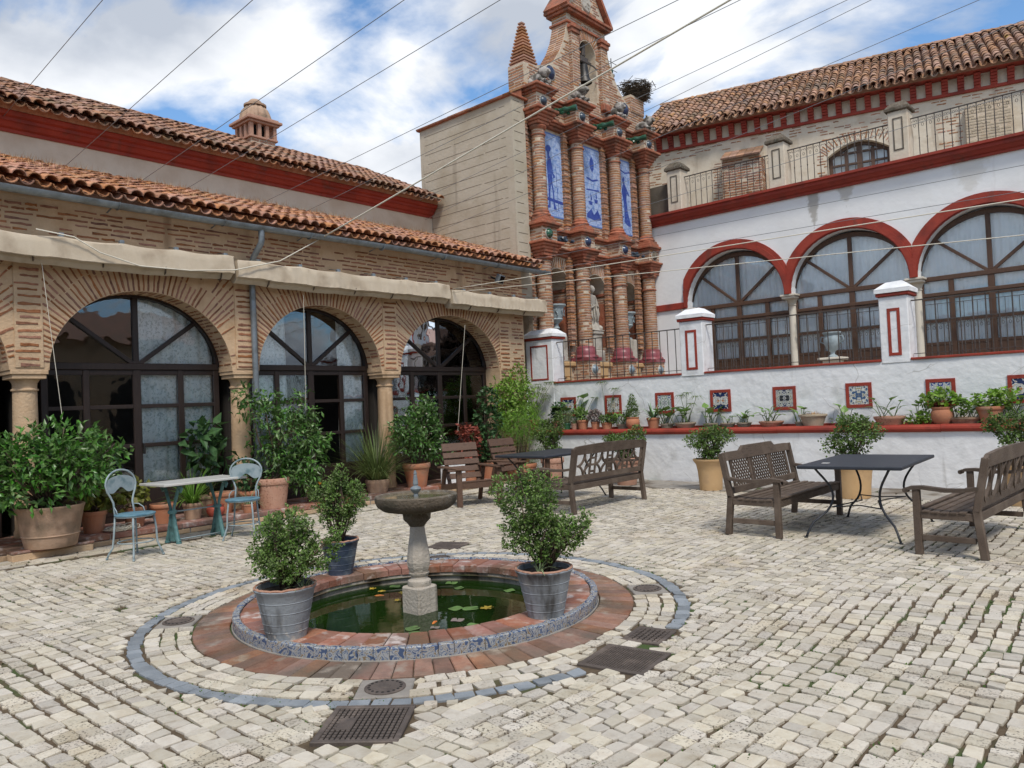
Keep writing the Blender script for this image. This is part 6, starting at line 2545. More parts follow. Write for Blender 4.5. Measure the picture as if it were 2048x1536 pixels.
def bench(name, label, loc, rz, L, D, style):
    t = thing(name, label, 'bench', loc, rz, 'wooden garden benches')
    w = 'wood_dark'
    hl = L / 2
    SH = .41
    for s in (-1, 1):
        x = s * (hl - .03)
        MB().cbox(x - .03, x + .03, -D / 2 - .03, -D / 2 + .03, 0, .585, .005).build('leg', w, t)
        b = MB()
        b.bar((x, D / 2 + .04, 0), (x, D / 2 - .005, .42), .06, .062, (0, 1, 0), .005)
        b.bar((x, D / 2 - .005, .40), (x, D / 2 + .085, .875), .06, .058, (0, 1, 0), .005)
        b.build('leg', w, t)
        MB().cbox(x - .017, x + .017, -D / 2 + .03, D / 2 - .02, .13, .18, .004).build('stretcher', w, t)
        MB().cbox(x - .02, x + .02, -D / 2 + .03, D / 2 - .03, SH - .085, SH - .02, .004).build('side_rail', w, t)
        a = MB()
        pts = [(-D / 2 - .085, .575), (-D / 2 - .05, .598), (-D / 2 + .05, .605), (0, .585), (D / 2 - .1, .59), (D / 2 + .02, .61)]
        vs, fs = [], []
        for y, z in pts:
            ww = .034 if y > 0 else .04
            for dx, dz in ((-ww, -.018), (ww, -.018), (ww, .014), (-ww, .014)):
                vs.append((x + dx, y, z + dz))
        for i in range(len(pts) - 1):
            for k in range(4):
                k2 = (k + 1) % 4
                fs.append((i * 4 + k, i * 4 + k2, i * 4 + 4 + k2, i * 4 + 4 + k))
        fs += [(3, 2, 1, 0), tuple(len(vs) - 4 + k for k in range(4))]
        a.add(vs, fs)
        rl = [(x - .04, -D / 2 - .085, .575), (x + .04, -D / 2 - .085, .575)]
        a.tube(rl, .024, 8)
        a.build('armrest', w, t)
    for y, z in ((-D / 2, SH - .05), (D / 2 - .01, SH - .05)):
        MB().cbox(-hl + .06, hl - .06, y - .016, y + .016, z - .045, z + .03, .004).build('seat_rail', w, t)
    n_ = 7
    for k in range(n_):
        y = -D / 2 + .0 + (D - .04) * k / (n_ - 1)
        z = SH - .012 * math.sin(math.pi * k / (n_ - 1)) * 1.4 + (.006 if k == 0 else 0)
        x0 = hl - (.0 if 0 < k < n_ - 1 else .065)
        MB().cbox(-x0, x0, y - .029, y + .029, z - .02, z, .004).build('seat_slat', w, t)

    def bk(x, v, d=0.0):        # point in the plane of the raked back, v = height fraction 0..1 between rails
        z = .47 + .33 * v
        return Vector((x, D / 2 - .005 + (z - .41) * .19 + d, z))
    nn = Vector((0, -1, .19)).normalized()
    MB().bar(bk(-hl + .06, .0), bk(hl - .06, .0), .03, .075, (0, 0, 1), .005).build('back_rail', w, t)
    c = MB()
    pts = []
    for k in range(25):
        x = -hl + .01 + (2 * hl - .02) * k / 24
        u = abs(x) / hl
        if style == 'lattice':
            h = .875 + (.055 if u < .42 else .055 - .05 * min(1, (u - .42) / .06)) - (.02 * max(0, (u - .9) / .1))
        else:
            h = .90 + .028 * (1 - u * u) - (.03 * max(0, (u - .93) / .07))
        pts.append((x, h))
    vs, fs = [], []
    for x, h in pts:
        for (dy, z) in ((-.019, .79), (.019, .79), (.019 + .02, h), (-.019 + .02, h)):
            vs.append((x, D / 2 - .005 + (.79 - .41) * .19 + dy, z))
    for i in range(24):
        for k in range(4):
            k2 = (k + 1) % 4
            fs.append((i * 4 + k, i * 4 + k2, i * 4 + 4 + k2, i * 4 + 4 + k))
    fs += [(3, 2, 1, 0), (96, 97, 98, 99)]
    c.add(vs, fs).build('crest_rail', w, t)
    if style == 'lattice':
        for k in range(3):
            a, b = -hl + .16 + (2 * hl - .32) * k / 3, -hl + .16 + (2 * hl - .32) * (k + 1) / 3
            for x in (a + .03, b - .03):
                MB().bar(bk(x, 0), bk(x, 1), .022, .04, (1, 0, 0), .003).build('back_slat', w, t)
            m = MB()
            q = 7
            for j in range(-q, q * 2):
                for s in (-1, 1):
                    x0 = a + .05 + (b - a - .1) * j / q
                    p, e = (x0, 0.0), (x0 + s * .30, 1.0)
                    # clip to panel
                    lo, hi = a + .05, b - .05
                    pts2 = []
                    for f in np.linspace(0, 1, 41):
                        xx = p[0] + (e[0] - p[0]) * f
                        if lo <= xx <= hi:
                            pts2.append((xx, f))
                    if len(pts2) > 3:
                        m.bar(bk(*pts2[0], .004 * s), bk(*pts2[-1], .004 * s), .009, .012, (0, 1, 0))
            m.build('back_lattice', w, t)
    elif style == 'diamond':
        n4 = 4
        wd = (2 * hl - .18) / n4
        for k in range(n4):
            xc = -hl + .09 + wd * (k + .5)
            m = MB()
            for sx in (-1, 1):
                for sy in (-1, 1):
                    pts2 = []
                    for j in range(7):
                        a = math.pi / 2 * j / 6
                        # concave quarter arcs meeting at the four tips
                        X = xc + sx * (wd * .36) * (1 - math.sin(a))
                        V = .5 + sy * .5 * (1 - math.cos(a))
                        pts2.append(bk(X, V))
                    for p, e in zip(pts2, pts2[1:]):
                        m.bar(p, e, .026, .022, (0, 1, 0))
            m.build('back_diamond', w, t)
            if k < n4 - 1:
                xe = xc + wd / 2
                for dx in (-.06, .06):
                    MB().bar(bk(xe + dx, 0), bk(xe + dx, 1), .022, .028, (1, 0, 0), .003).build('back_slat', w, t)
                for v in (.22, .5, .78):
                    MB().bar(bk(xe - .06, v), bk(xe + .06, v), .016, .03, (0, 0, 1), .003).build('back_rung', w, t)
        for s in (-1, 1):
            xe = s * (hl - .10)
            MB().bar(bk(xe, 0), bk(xe, 1), .022, .028, (1, 0, 0), .003).build('back_slat', w, t)
            for v in (.22, .5, .78):
                MB().bar(bk(xe, v), bk(s * (hl - .05), v), .016, .03, (0, 0, 1), .003).build('back_rung', w, t)
    else:
        n4 = 6
        wd = (2 * hl - .16) / n4
        for k in range(n4):
            a, b = -hl + .08 + wd * k, -hl + .08 + wd * (k + 1)
            m = MB()
            for s in (0, 1):
                pts2 = []
                for j in range(9):
                    f = j / 8
                    pts2.append(bk((a + (b - a) * (.5 + .42 * math.sin(math.pi * f + math.pi * s) * (1 if k % 2 else -1))), f, .004 * (1 - 2 * s)))
                for p, e in zip(pts2, pts2[1:]):
                    m.bar(p, e, .024, .024, (0, 1, 0))
            m.build('back_scroll', w, t)
            MB().bar(bk(b, 0), bk(b, 1), .024, .034, (1, 0, 0), .003).build('back_slat', w, t)
    return t


bench('garden_bench', 'dark wooden bench with three lattice panels in its back', (-3.60, 8.70, .004), rad(90), 1.86, .52, 'lattice')
bench('garden_bench', 'dark wooden bench with interlaced back at the right edge', (-1.69, 8.50, .004), rad(-92.5), 1.84, .48, 'scroll')
bench('garden_bench', 'dark wooden bench with diamond cut-outs, its back to the camera', (-6.66, 9.12, .004), rad(-90), 1.80, .56, 'diamond')


def patio_table(label, loc, rz, mark):
    t = thing('patio_table', label, 'table', loc, rz, 'black metal patio tables')
    hx, hy, z = .50, .79, .745
    b = MB().cbox(-hx, hx, -hy, hy, z - .035, z, .008)
    b.build('table_top', 'table_black', t)
    if mark:
        MB().cbox(-.33, -.26, -.52, -.45, z + .0005, z + .006, .002).build('label_plate', 'marble', t)
    for sx in (-1, 1):
        for sy in (-1, 1):
            top = Vector((sx * .36, sy * .66, z - .035))
            pts = []
            for f in np.linspace(0, 1, 15):
                r = .15 * math.sin(math.pi * min(1, f / .8) ** 1.1) - .10 * max(0, (f - .62) / .38) ** 1.2
                zz = top.z * (1 - f)
                pts.append((top.x - sx * r * .9, top.y - sy * r * .9, zz + .004))
            MB().tube(pts, .012, 8).lathe([(.02, 0), (.02, .008), (.01, .012)], 8, (pts[-1][0], pts[-1][1], 0)).build('leg', 'iron_black', t, True)
    m = MB()
    for sx in (-1, 1):
        m.tube([(sx * .24, sx * -.54, .30), (0, 0, .33), (-sx * .24, sx * .54, .30)] if 0 else [(sx * .235, -.535, .30), (sx * .08, 0, .31), (sx * .235, .535, .30)], .007, 6)
    for sy in (-1, 1):
        m.tube([(-.235, sy * .535, .30), (0, sy * .38, .305), (.235, sy * .535, .30)], .007, 6)
    m.build('brace', 'iron_black', t, True)


patio_table('black metal table between the two facing benches on the right', (-2.72, 8.75, .004), rad(3), True)
patio_table('black metal table between the slatted armchairs and the diamond-back bench', (-7.62, 9.42, .004), rad(0), False)


def armchair(label, loc, rz):
    t = thing('slatted_armchair', label, 'armchair', loc, rz, 'slatted armchairs')
    w = 'wood_red'
    W2, D2 = .33, .34
    for s in (-1, 1):
        x = s * W2
        MB().cbox(x - .04, x + .04, -D2 - .03, -D2 + .03, 0, .56, .005).build('leg', w, t)
        b = MB()
        b.bar((x, D2 - .10, .54), (x, D2 + .08, 0), .06, .05, (0, 1, 0), .005)
        b.build('leg', w, t)
        MB().bar((x, -D2, .33), (x, D2, .25), .03, .09, (0, 0, 1), .004).build('side_rail', w, t)
        MB().cbox(x - .07, x + .06, -D2 - .08, D2 + .05, .56, .585, .006).build('armrest', w, t)
        b = MB()
        b.bar((s * (W2 - .08), D2 - .12, .22), (s * (W2 - .08), D2 + .14, .93), .03, .06, (1, 0, 0), .004)
        b.build('back_post', w, t)
    for k in range(6):
        y = -D2 + .02 + k * .095
        z = .385 - k * .016
        MB().cbox(-W2 + .045, W2 - .045, y - .04, y + .04, z - .02, z, .004).build('seat_slat', w, t)
    MB().cbox(-W2 + .03, W2 - .03, -D2 - .012, -D2 + .014, .27, .375, .004).build('front_rail', w, t)
    for k in range(5):
        z = .42 + k * .108
        y = D2 - .125 + (z - .22) * .366 - .03
        h = .045 if k < 4 else .065
        MB().obox((0, y, z + (.02 if k == 4 else 0)), (W2 - .03, 0, 0), (0, .009, -.0033), (0, h * .36, h * .93), .004).build('back_slat', w, t)


armchair('red-brown slatted wooden armchair nearest the fountain bowl', (-8.58, 8.55, .004), rad(68))
armchair('red-brown slatted wooden armchair half hidden behind the far table', (-8.72, 9.88, .004), rad(88))


def bistro(label, loc, rz):
    t = thing('bistro_chair', label, 'chair', loc, rz, 'blue metal bistro chairs')
    t.scale = (1.05, 1.05, 1.05)
    m = MB().lathe([(.0, .448), (.195, .448), (.2, .452), (.2, .462), (.19, .466), (.0, .462)], 28)
    m.build('seat', 'seat_blue', t, 'auto')
    MB().tube([(.185 * math.cos(k * math.pi / 14), .185 * math.sin(k * math.pi / 14), .442) for k in range(29)], .009, 6, False).build('seat_ring', 'chair_blue', t, True)
    # back hoop: rises from the rear legs, narrows at the waist, then rounds over
    pts = []
    for s in (-1,):
        pts += [(-.125, .145, .43), (-.12, .16, .52), (-.118, .17, .58), (-.14, .18, .64), (-.175, .19, .71), (-.188, .195, .77)]
    top = [(-.188 * math.cos(a), .195 + .01 * math.sin(a), .77 + .155 * math.sin(a)) for a in np.linspace(0, math.pi, 13)][1:-1]
    right = [(-x, y, z) for x, y, z in pts[::-1]]
    MB().tube(pts + top + right, .0105, 8).build('back_hoop', 'chair_blue', t, True)
    vs, fs = [], []
    n_ = 16
    for k in range(n_ + 1):
        u = -1 + 2 * k / n_
        x = u * (.183 if abs(u) < .99 else .178)
        lo = .735 - .055 * (abs(u) ** 1.5) + .02 * math.cos(u * math.pi * 2) - .012
        hi = .77 + .085 * math.sqrt(max(0, 1 - u * u)) + .012
        for y in (.196, .201):
            vs += [(x, y, lo), (x, y, hi)]
    for k in range(n_):
        a = k * 4
        fs += [(a, a + 4, a + 5, a + 1), (a + 2, a + 3, a + 7, a + 6), (a, a + 2, a + 6, a + 4), (a + 1, a + 5, a + 7, a + 3)]
    MB().add(vs, fs).build('back_plate', 'chair_blue', t)
    for sx in (-1, 1):
        MB().tube([(sx * .13, -.12, .445), (sx * .145, -.135, .30), (sx * .15, -.14, .15), (sx * .175, -.165, .06), (sx * .19, -.18, .008)], .0105, 8).lathe([(.013, 0), (.013, .02)], 8, (sx * .19, -.18, 0)).build('leg', 'chair_blue', t, True)
        MB().tube([(sx * .125, .145, .44), (sx * .14, .15, .25), (sx * .15, .16, .12), (sx * .18, .19, .05), (sx * .19, .20, .008)], .0105, 8).lathe([(.013, 0), (.013, .02)], 8, (sx * .19, .20, 0)).build('leg', 'chair_blue', t, True)
        MB().tube([(sx * .12, .165, .55), (sx * .155, .12, .545), (sx * .17, .07, .51), (sx * .17, .05, .46)], .006, 6).build('brace', 'chair_blue', t, True)
    MB().tube([(.175 * math.cos(k * math.pi / 12), .175 * math.sin(k * math.pi / 12), .17) for k in range(25)], .007, 6, False).build('foot_ring', 'chair_blue', t, True)


bistro('pale blue metal bistro chair left of the marble table', gz(270, 1022, .515) - Vector((0, 0, .511)), rad(109))
bistro('pale blue metal bistro chair right of the marble table', gz(485, 993, .515) - Vector((0, 0, .511)), rad(47))

t = thing('marble_table', 'narrow white marble table on green cast-iron legs', 'table', (-9.47, 4.56, .004), rad(4))
MB().cbox(-.30, .30, -.55, .55, .715, .745, .006).build('table_top', 'marble', t)
for s in (-1, 1):
    m = MB()
    y = s * .30
    for q in (-1, 1):
        m.tube([(q * .20, y, .70), (q * .15, y, .66), (q * .10, y, .56), (q * .045, y, .44), (q * .03, y, .36), (q * .06, y, .22), (q * .10, y, .08), (q * .13, y, .02)], [.02, .022, .02, .018, .02, .024, .028, .03], 8)
        m.tube([(q * .20, y, .70), (q * .235, y, .67), (q * .21, y, .63), (q * .18, y, .65)], [.02, .018, .014, .01], 7)
        m.lathe([(.035, 0), (.035, .02), (.015, .03)], 10, (q * .13, y, 0))
    m.cbox(-.05, .05, y - .012, y + .012, .02, .36, .006)
    m.cbox(-.21, .21, y - .016, y + .016, .69, .715, .004)
    m.lathe([(.05, -.02), (.055, 0), (.05, .02)], 12, (0, y, .38))
    for k in range(6):
        m.ico((RND.uniform(-.06, .06), y + RND.choice((-.014, .014)), .06 + k * .05), .02, 0, (1, .5, 1))
    m.build('leg', 'iron_green', t, 'auto')
MB().tube([(0, -.30, .38), (0, .30, .38)], .01, 6).tube([(.09, -.30, .05), (.09, .30, .05)], .008, 6).build('stretcher', 'chair_blue', t, True)
# ---------------------------------------------------------------- plants
def leaf_mesh(P, D, UPH, ln, wd, fold=.25, curl=.15):
    """P base points, D directions, UPH approx normals: one folded leaf each (5 points, 2 quads)"""
    k = len(P)
    D = D / np.linalg.norm(D, axis=1, keepdims=True)
    S = np.cross(D, UPH)
    S /= np.linalg.norm(S, axis=1, keepdims=True) + 1e-9
    N_ = np.cross(S, D)
    ln = np.asarray(ln).reshape(-1, 1) * np.ones((k, 1))
    wd = np.asarray(wd).reshape(-1, 1) * np.ones((k, 1))
    b = P
    m_ = P + D * ln * .5 - N_ * wd * fold
    t = P + D * ln - N_ * ln * curl
    l = P + D * ln * .48 - S * wd + N_ * wd * .12
    r = P + D * ln * .48 + S * wd + N_ * wd * .12
    V = np.stack([b, r, t, m_, l], 1).reshape(-1, 3)
    i = np.arange(k).reshape(-1, 1) * 5
    F = np.concatenate([i + np.array([[0, 1, 2, 3]]), i + np.array([[0, 3, 2, 4]])], 0)
    return V, F


def cloud(blobs, n, ln, wd, shell=.55, up=.35, jit=.7, clump=0, fold=.25, curl=.15, droop=0.0):
    """leaves through the volume of several ellipsoids: blobs = (cx,cy,cz,rx,ry,rz[,weight])"""
    B = np.array([b[:6] for b in blobs], dtype=float)
    w = np.array([(b[6] if len(b) > 6 else 1) * b[3] * b[4] * b[5] for b in blobs]) ** .75
    w = w / w.sum()
    if clump:
        nc = max(1, n // clump)
        ci = NPR.choice(len(B), nc, p=w)
        d = NPR.normal(size=(nc, 3))
        d /= np.linalg.norm(d, axis=1, keepdims=True)
        rr = shell + (1 - shell) * NPR.random((nc, 1)) ** .6
        C_ = B[ci, :3] + d * B[ci, 3:] * rr
        O_ = d
        idx = np.repeat(np.arange(nc), clump)
        P = C_[idx] + NPR.normal(size=(len(idx), 3)) * ln * .45
        out_ = O_[idx]
    else:
        ci = NPR.choice(len(B), n, p=w)
        d = NPR.normal(size=(n, 3))
        d /= np.linalg.norm(d, axis=1, keepdims=True)
        rr = shell + (1 - shell) * NPR.random((n, 1)) ** .6
        P = B[ci, :3] + d * B[ci, 3:] * rr
        out_ = d
    k = len(P)
    D = out_ + NPR.normal(size=(k, 3)) * jit + np.array([0, 0, up])
    D[:, 2] -= droop
    U_ = out_ * .5 + NPR.normal(size=(k, 3)) * .45 + np.array([0, 0, .9])
    return leaf_mesh(P, D, U_, ln * NPR.uniform(.7, 1.25, k), wd * NPR.uniform(.75, 1.2, k), fold, curl)


def blades(n, base_r, ln, wd, arch=.8, segs=5, lean=(.2, 1.0), c=(0, 0, 0), z0=0.0, tip=.1):
    """arching strap leaves from a common base"""
    V, F = [], []
    for k in range(n):
        a = RND.uniform(0, 6.283)
        l = ln * RND.uniform(.65, 1.15)
        le = RND.uniform(*lean)
        d = Vector((math.cos(a), math.sin(a), 0))
        s = Vector((-math.sin(a), math.cos(a), 0))
        p = Vector(c) + d * base_r * RND.random() + Vector((0, 0, z0))
        an = math.pi / 2 - le * .5
        o = len(V)
        for j in range(segs + 1):
            u = j / segs
            w = wd * (1 - (u ** 2) * (1 - tip)) * (.75 + .25 * min(1, u * 4))
            V += [tuple(p - s * w / 2), tuple(p + s * w / 2)]
            if j < segs:
                an2 = an - arch * le * (u + .15)
                p = p + (d * math.cos(an2) + Vector((0, 0, 1)) * math.sin(an2)) * (l / segs)
        for j in range(segs):
            F.append((o + j * 2, o + j * 2 + 1, o + j * 2 + 3, o + j * 2 + 2))
    return np.array(V), np.array(F)


def cat_(parts):
    Vs, Fs, b = [], [], 0
    for V, F in parts:
        Vs.append(V)
        Fs.append(F + b)
        b += len(V)
    return np.concatenate(Vs), np.concatenate(Fs)


def pot_part(t, r1, r0, h, mt, kind='flower', name='pot', n_=28):
    if kind == 'flower':
        prof = [(r0, 0), (r0 * 1.01, .01), (r0 + (r1 - r0) * .8, h * .80), (r1 * 1.0, h * .80), (r1 * 1.03, h * .84), (r1 * 1.03, h * .97), (r1, h), (r1 * .90, h), (r1 * .88, h * .86)]
    elif kind == 'tub':
        prof = [(r0, 0), (r0 * 1.02, .012), (r0 + (r1 - r0) * .3, h * .27), (r0 + (r1 - r0) * .31 + .012, h * .29), (r0 + (r1 - r0) * .33, h * .31), (r0 + (r1 - r0) * .80, h * .84), (r0 + (r1 - r0) * .84, h * .86), (r0 + (r1 - r0) * .9, h * .93), (r1, h * .965), (r1 * .995, h), (r1 * .93, h), (r1 * .90, h * .88)]
    elif kind == 'ringed':
        prof = [(r0, 0), (r0, .008)]
        for f in (.14, .30, .52, .72):
            a = r0 + (r1 - r0) * f
            prof += [(a - .0006, h * (f - .012)), (a, h * f), (a + .003, h * (f + .010)), (a + .0012, h * (f + .022)), (a + (r1 - r0) * .036, h * (f + .036))]
        prof += [(r0 + (r1 - r0) * .93, h * .90), (r1 * 1.02, h * .93), (r1 * 1.05, h * .97), (r1 * 1.02, h), (r1 * .92, h), (r1 * .9, h * .88)]
    elif kind == 'flared':
        prof = [(r0, 0), (r0 * 1.02, .02), (r0 * 1.06, h * .3), (r0 * 1.14, h * .6), (r0 * 1.26, h * .82), (r1 * .97, h * .93), (r1, h * .96), (r1 * 1.0, h), (r1 * .93, h), (r1 * .85, h * .88)]
    elif kind == 'bowl':
        prof = [(r0, 0), (r1 * .93, h * .55), (r1, h * .7), (r1 * 1.03, h * .8), (r1 * 1.03, h), (r1 * .93, h), (r1 * .9, h * .75)]
    else:  # round
        prof = [(r0, 0), (r1 * .92, h * .25), (r1, h * .5), (r1 * .94, h * .75), (r1 * .84, h * .84), (r1 * .92, h * .92), (r1 * .92, h), (r1 * .8, h), (r1 * .78, h * .85)]
    p = MB().lathe(prof, n_).build(name, mt, t, 'auto')
    MB().lathe([(prof[-1][0] * 1.005, h * .9), (0, h * .92)], n_, caps=False).build('soil', 'potting_soil', t)
    return p


def stems(t, pts_list, r=.012, mt='bark', name='stem'):
    m = MB()
    for pts in pts_list:
        m.tube(pts, [r * (1 - .55 * i / max(1, len(pts) - 1)) for i in range(len(pts))], 6)
    return m.build(name, mt, t, True)


def twigs(blobs, base, n, r=.006):
    L_ = []
    for _ in range(n):
        b = RND.choice(blobs)
        a = RND.uniform(0, 6.28)
        q = RND.uniform(.2, .8)
        e = Vector((b[0] + b[3] * q * math.cos(a), b[1] + b[4] * q * math.sin(a), b[2] + b[5] * RND.uniform(-.3, .8)))
        s = Vector(base) + Vector((RND.uniform(-.02, .02), RND.uniform(-.02, .02), 0))
        mid = s.lerp(e, .5) + Vector((RND.uniform(-.04, .04), RND.uniform(-.04, .04), .04))
        L_.append([s, mid, e])
    return L_


def potted(name, label, loc, pot, blobs, n, ln, wd, mt, cat='potted plant', group=None, clump=0, tw=10, twr=.006, extra=None, **kw):
    t = thing(name, label, cat, loc, 0, group)
    h = 0
    if pot:
        r1, r0, h, pm, kind = pot
        pot_part(t, r1, r0, h, pm, kind)
    if blobs:
        V, F = cloud(blobs, n, ln, wd, clump=clump, **kw)
        parts = [(V, F)]
        np_obj('foliage', *cat_(parts), mt, t)
        if tw:
            stems(t, twigs(blobs, (0, 0, h * .85), tw), twr)
    return t


# three box bushes on the pond rim
BB = [('blue-grey pot with a box bush at the front left of the pond rim', (PC.x + .11, PC.y - 1.235), (.190, .126, .325, 'pot_bluegrey', 'ringed'),
       [(-.05, 0, .62, .23, .20, .22), (.10, -.02, .55, .20, .2, .16), (-.16, .02, .50, .17, .18, .15), (.02, 0, .78, .17, .16, .15), (.22, .10, .58, .14, .14, .13), (-.10, .05, .76, .13, .13, .13), (0, 0, .44, .12, .12, .1)], 'leaf_box', 10500),
      ('blue-grey pot with a tall leaning box bush at the right of the pond rim', (PC.x + 1.215, PC.y + .055), (.190, .12, .32, 'pot_bluegrey', 'ringed'),
       [(-.02, 0, .58, .20, .18, .19), (.08, .07, .54, .18, .18, .16), (-.08, -.05, .74, .185, .175, .17), (-.17, -.12, .88, .14, .13, .13), (-.02, .04, .86, .155, .15, .15), (.16, .15, .58, .10, .10, .11), (-.12, -.09, .56, .14, .14, .14), (-.09, -.03, .97, .08, .08, .09), (.21, .19, .66, .055, .055, .07), (0, 0, .44, .12, .12, .1)], 'leaf_box', 11500),
      ('dark navy pot with an upright box bush at the back left of the pond rim', (PC.x - 1.18, PC.y + .11), (.165, .105, .30, 'pot_navy', 'ringed'),
       [(0, 0, .50, .17, .17, .16), (.02, .03, .68, .19, .19, .17), (-.06, -.06, .72, .16, .16, .16), (.10, .10, .74, .14, .14, .14), (0, 0, .86, .12, .12, .10)], 'leaf_box', 8000)]
for i, (lab, (x, y), pot, bl, mt, n_) in enumerate(BB):
    zf = (.78, .90, .84)[i]
    n_ = int(n_ * (.62, .72, .7)[i])
    bl = [(b[0] * 1.05, b[1] * 1.05, pot[2] + (b[2] - pot[2]) * zf, b[3] * .9, b[4] * .9, b[5] * .86) for b in bl]
    for _ in range(9):          # shoots that break the outline
        b = RND.choice(bl[:6])
        a = RND.uniform(0, 6.28)
        bl.append((b[0] + b[3] * .95 * math.cos(a), b[1] + b[4] * .95 * math.sin(a), b[2] + b[5] * RND.uniform(.1, .8), .045, .045, RND.uniform(.05, .09), 2.5))
    t = potted('potted_box_bush', lab, (x, y, .081), pot, bl, n_, .022, .0078, mt, group='box bushes in pots on the pond rim', clump=6, tw=34, twr=.007, shell=.30, jit=.9)
    V, F = cloud([(b[0], b[1], b[2] + .02, b[3] * 1.06, b[4] * 1.06, b[5] * 1.05) for b in bl], n_ // 4, .021, .0075, shell=.82, up=.6, jit=.7, clump=7)
    np_obj('new_growth', V, F, 'leaf_box_light', t)
    if i < 2:
        V, F = blades(14, .02, .16, .011, .9, 5, (.7, 1.5), (.12 if i == 0 else .02, .06 if i == 0 else -.08, 0), .30)
        np_obj('spider_plant', V, F, 'leaf_pale', t)
    # ragged clay collar showing at the rim
    rr_ = [(pot[0] * (1 + RND.uniform(-.015, .015)) * math.cos(k * math.pi / 24), pot[0] * (1 + RND.uniform(-.015, .015)) * math.sin(k * math.pi / 24), pot[2] + RND.uniform(-.003, .004)) for k in range(48)]
    m = MB().tube(rr_ + rr_[:1], .0085, 6, False)
    m.build('clay_collar', 'terracotta_pink', t)

# yellow clay pots along the white wall
WP = [('yellow clay pot with a box shrub left of the lattice-back bench', (-5.98, 11.42), 'pot_yellow', .27, .175, .50,
       [(0, 0, .72, .28, .26, .18), (.22, 0, .86, .22, .2, .14), (-.20, 0, .80, .2, .2, .16), (0, 0, .55, .16, .16, .12), (.05, 0, .92, .2, .2, .1)], .036),
      ('yellow clay pot with a box shrub behind the right-hand black table', (-3.70, 11.25), 'pot_yellow', .32, .21, .56,
       [(.02, 0, .86, .34, .3, .22), (-.22, 0, .74, .22, .2, .13), (.2, 0, .92, .24, .22, .16), (0, 0, 1.04, .28, .22, .11), (0, 0, .62, .2, .2, .1)], .036),
      ('yellow clay pot with a box shrub behind the bench at the right edge', (-1.66, 11.25), 'pot_yellow', .30, .2, .50,
       [(0, 0, .78, .26, .26, .2), (-.2, 0, .98, .2, .2, .16), (.1, 0, 1.02, .2, .2, .16), (0, 0, .6, .18, .18, .12), (-.34, 0, 1.0, .1, .1, .1)], .036),
      ('pinkish clay pot with a box shrub behind the diamond-back bench', (-7.72, 11.62), 'terracotta_pink', .24, .17, .48,
       [(-.1, 0, .74, .26, .24, .16), (.25, 0, .86, .16, .16, .2), (0, 0, .56, .16, .16, .12), (-.3, 0, .80, .14, .14, .1)], .036),
      ('pinkish clay pot with a tall box shrub behind the far black table', (-9.35, 11.55), 'terracotta_pink', .22, .16, .46,
       [(0, 0, .62, .2, .2, .16), (-.1, 0, .86, .24, .2, .16), (.14, 0, 1.02, .16, .16, .22), (-.28, 0, .92, .12, .12, .12), (.2, 0, 1.22, .08, .08, .12)], .036)]
for lab, (x, y), mt, r1, r0, h, bl, sp in WP:
    potted('potted_box_shrub', lab, (x, y, .008), (r1, r0, h, mt, 'flared' if mt == 'pot_yellow' else 'flower'), bl, 3000, .04, .014, 'leaf_box', group='box shrubs in pots along the white wall', clump=6, tw=26, twr=.009, shell=.3, jit=.9)

# pots on and by the step --------------------------------------------------------------------
SZ = .14
t = potted('potted_shrub', 'large wide weathered clay pot with a big glossy-leaved shrub on the plinth', (-10.02, 3.10, .112), (.36, .265, .47, 'terracotta_pale', 'tub'),
           [(0.0, -0.044, 1.0, 0.539, 0.539, 0.313), (0.087, 0.304, 0.827, 0.392, 0.392, 0.261), (0.0, -0.392, 0.87, 0.392, 0.365, 0.296), (0.0, 0.131, 1.218, 0.418, 0.435, 0.191), (-0.087, 0.566, 0.957, 0.296, 0.261, 0.209), (0.174, -0.174, 0.679, 0.348, 0.365, 0.191), (0.0, -0.348, 1.131, 0.261, 0.304, 0.174), (-0.044, 0.766, 1.061, 0.122, 0.139, 0.104), (0.087, -0.609, 0.739, 0.261, 0.217, 0.217)], 2700, .105, .024, 'leaf_glossy', clump=5, tw=40, twr=.014, shell=.45, jit=.6, droop=.25, up=.35, fold=.2, curl=.22)

t = thing('potted_citrus', 'clay pot with a trained citrus tree beside the second arcade column', 'potted tree', (-10.40, 6.20, SZ))
pot_part(t, .245, .185, .44, 'terracotta_pink', 'flower')
cl = []
for (y, z, r) in ((.1, .75, .24), (-.15, .95, .22), (.35, .70, .26), (.6, .62, .28), (.72, .90, .24), (.45, 1.02, .26), (.15, 1.20, .26), (-.10, 1.38, .25), (.30, 1.42, .24), (-.28, 1.62, .22), (.05, 1.66, .20), (.62, 1.28, .22), (.80, 1.15, .22), (.55, 1.62, .15), (-.4, 1.72, .13), (.9, .95, .16), (.05, .5, .2), (.5, .42, .24), (.72, .3, .2), (-.42, 1.42, .13), (.78, 1.40, .13), (.35, .55, .2)):
    cl.append((RND.uniform(-.1, .12), y, z, r * .8, r, r * .72))
V, F = cloud(cl, 2700, .105, .019, shell=.3, up=.1, jit=.75, clump=6, droop=.35, curl=.25)
np_obj('foliage', V, F, 'leaf_citrus', t)
L_ = [[(0, 0, .4), (0, .05, .8), (.02, -.05, 1.2), (0, -.1, 1.6)], [(0, .02, .4), (0, .3, .8), (0, .5, 1.2)], [(.02, 0, .42), (0, .25, .55), (0, .6, .7)], [(0, 0, .6), (0, -.2, 1.0), (0, -.3, 1.5)], [(0, .1, .9), (0, .35, 1.2), (0, .55, 1.55)], [(.05, .55, .1), (.05, .6, .6), (0, .7, 1.0)], [(.03, .62, .02), (.06, .5, .5), (0, .4, 1.0)], [(0, .6, .02), (.05, .68, .4), (.05, .75, .9)]]
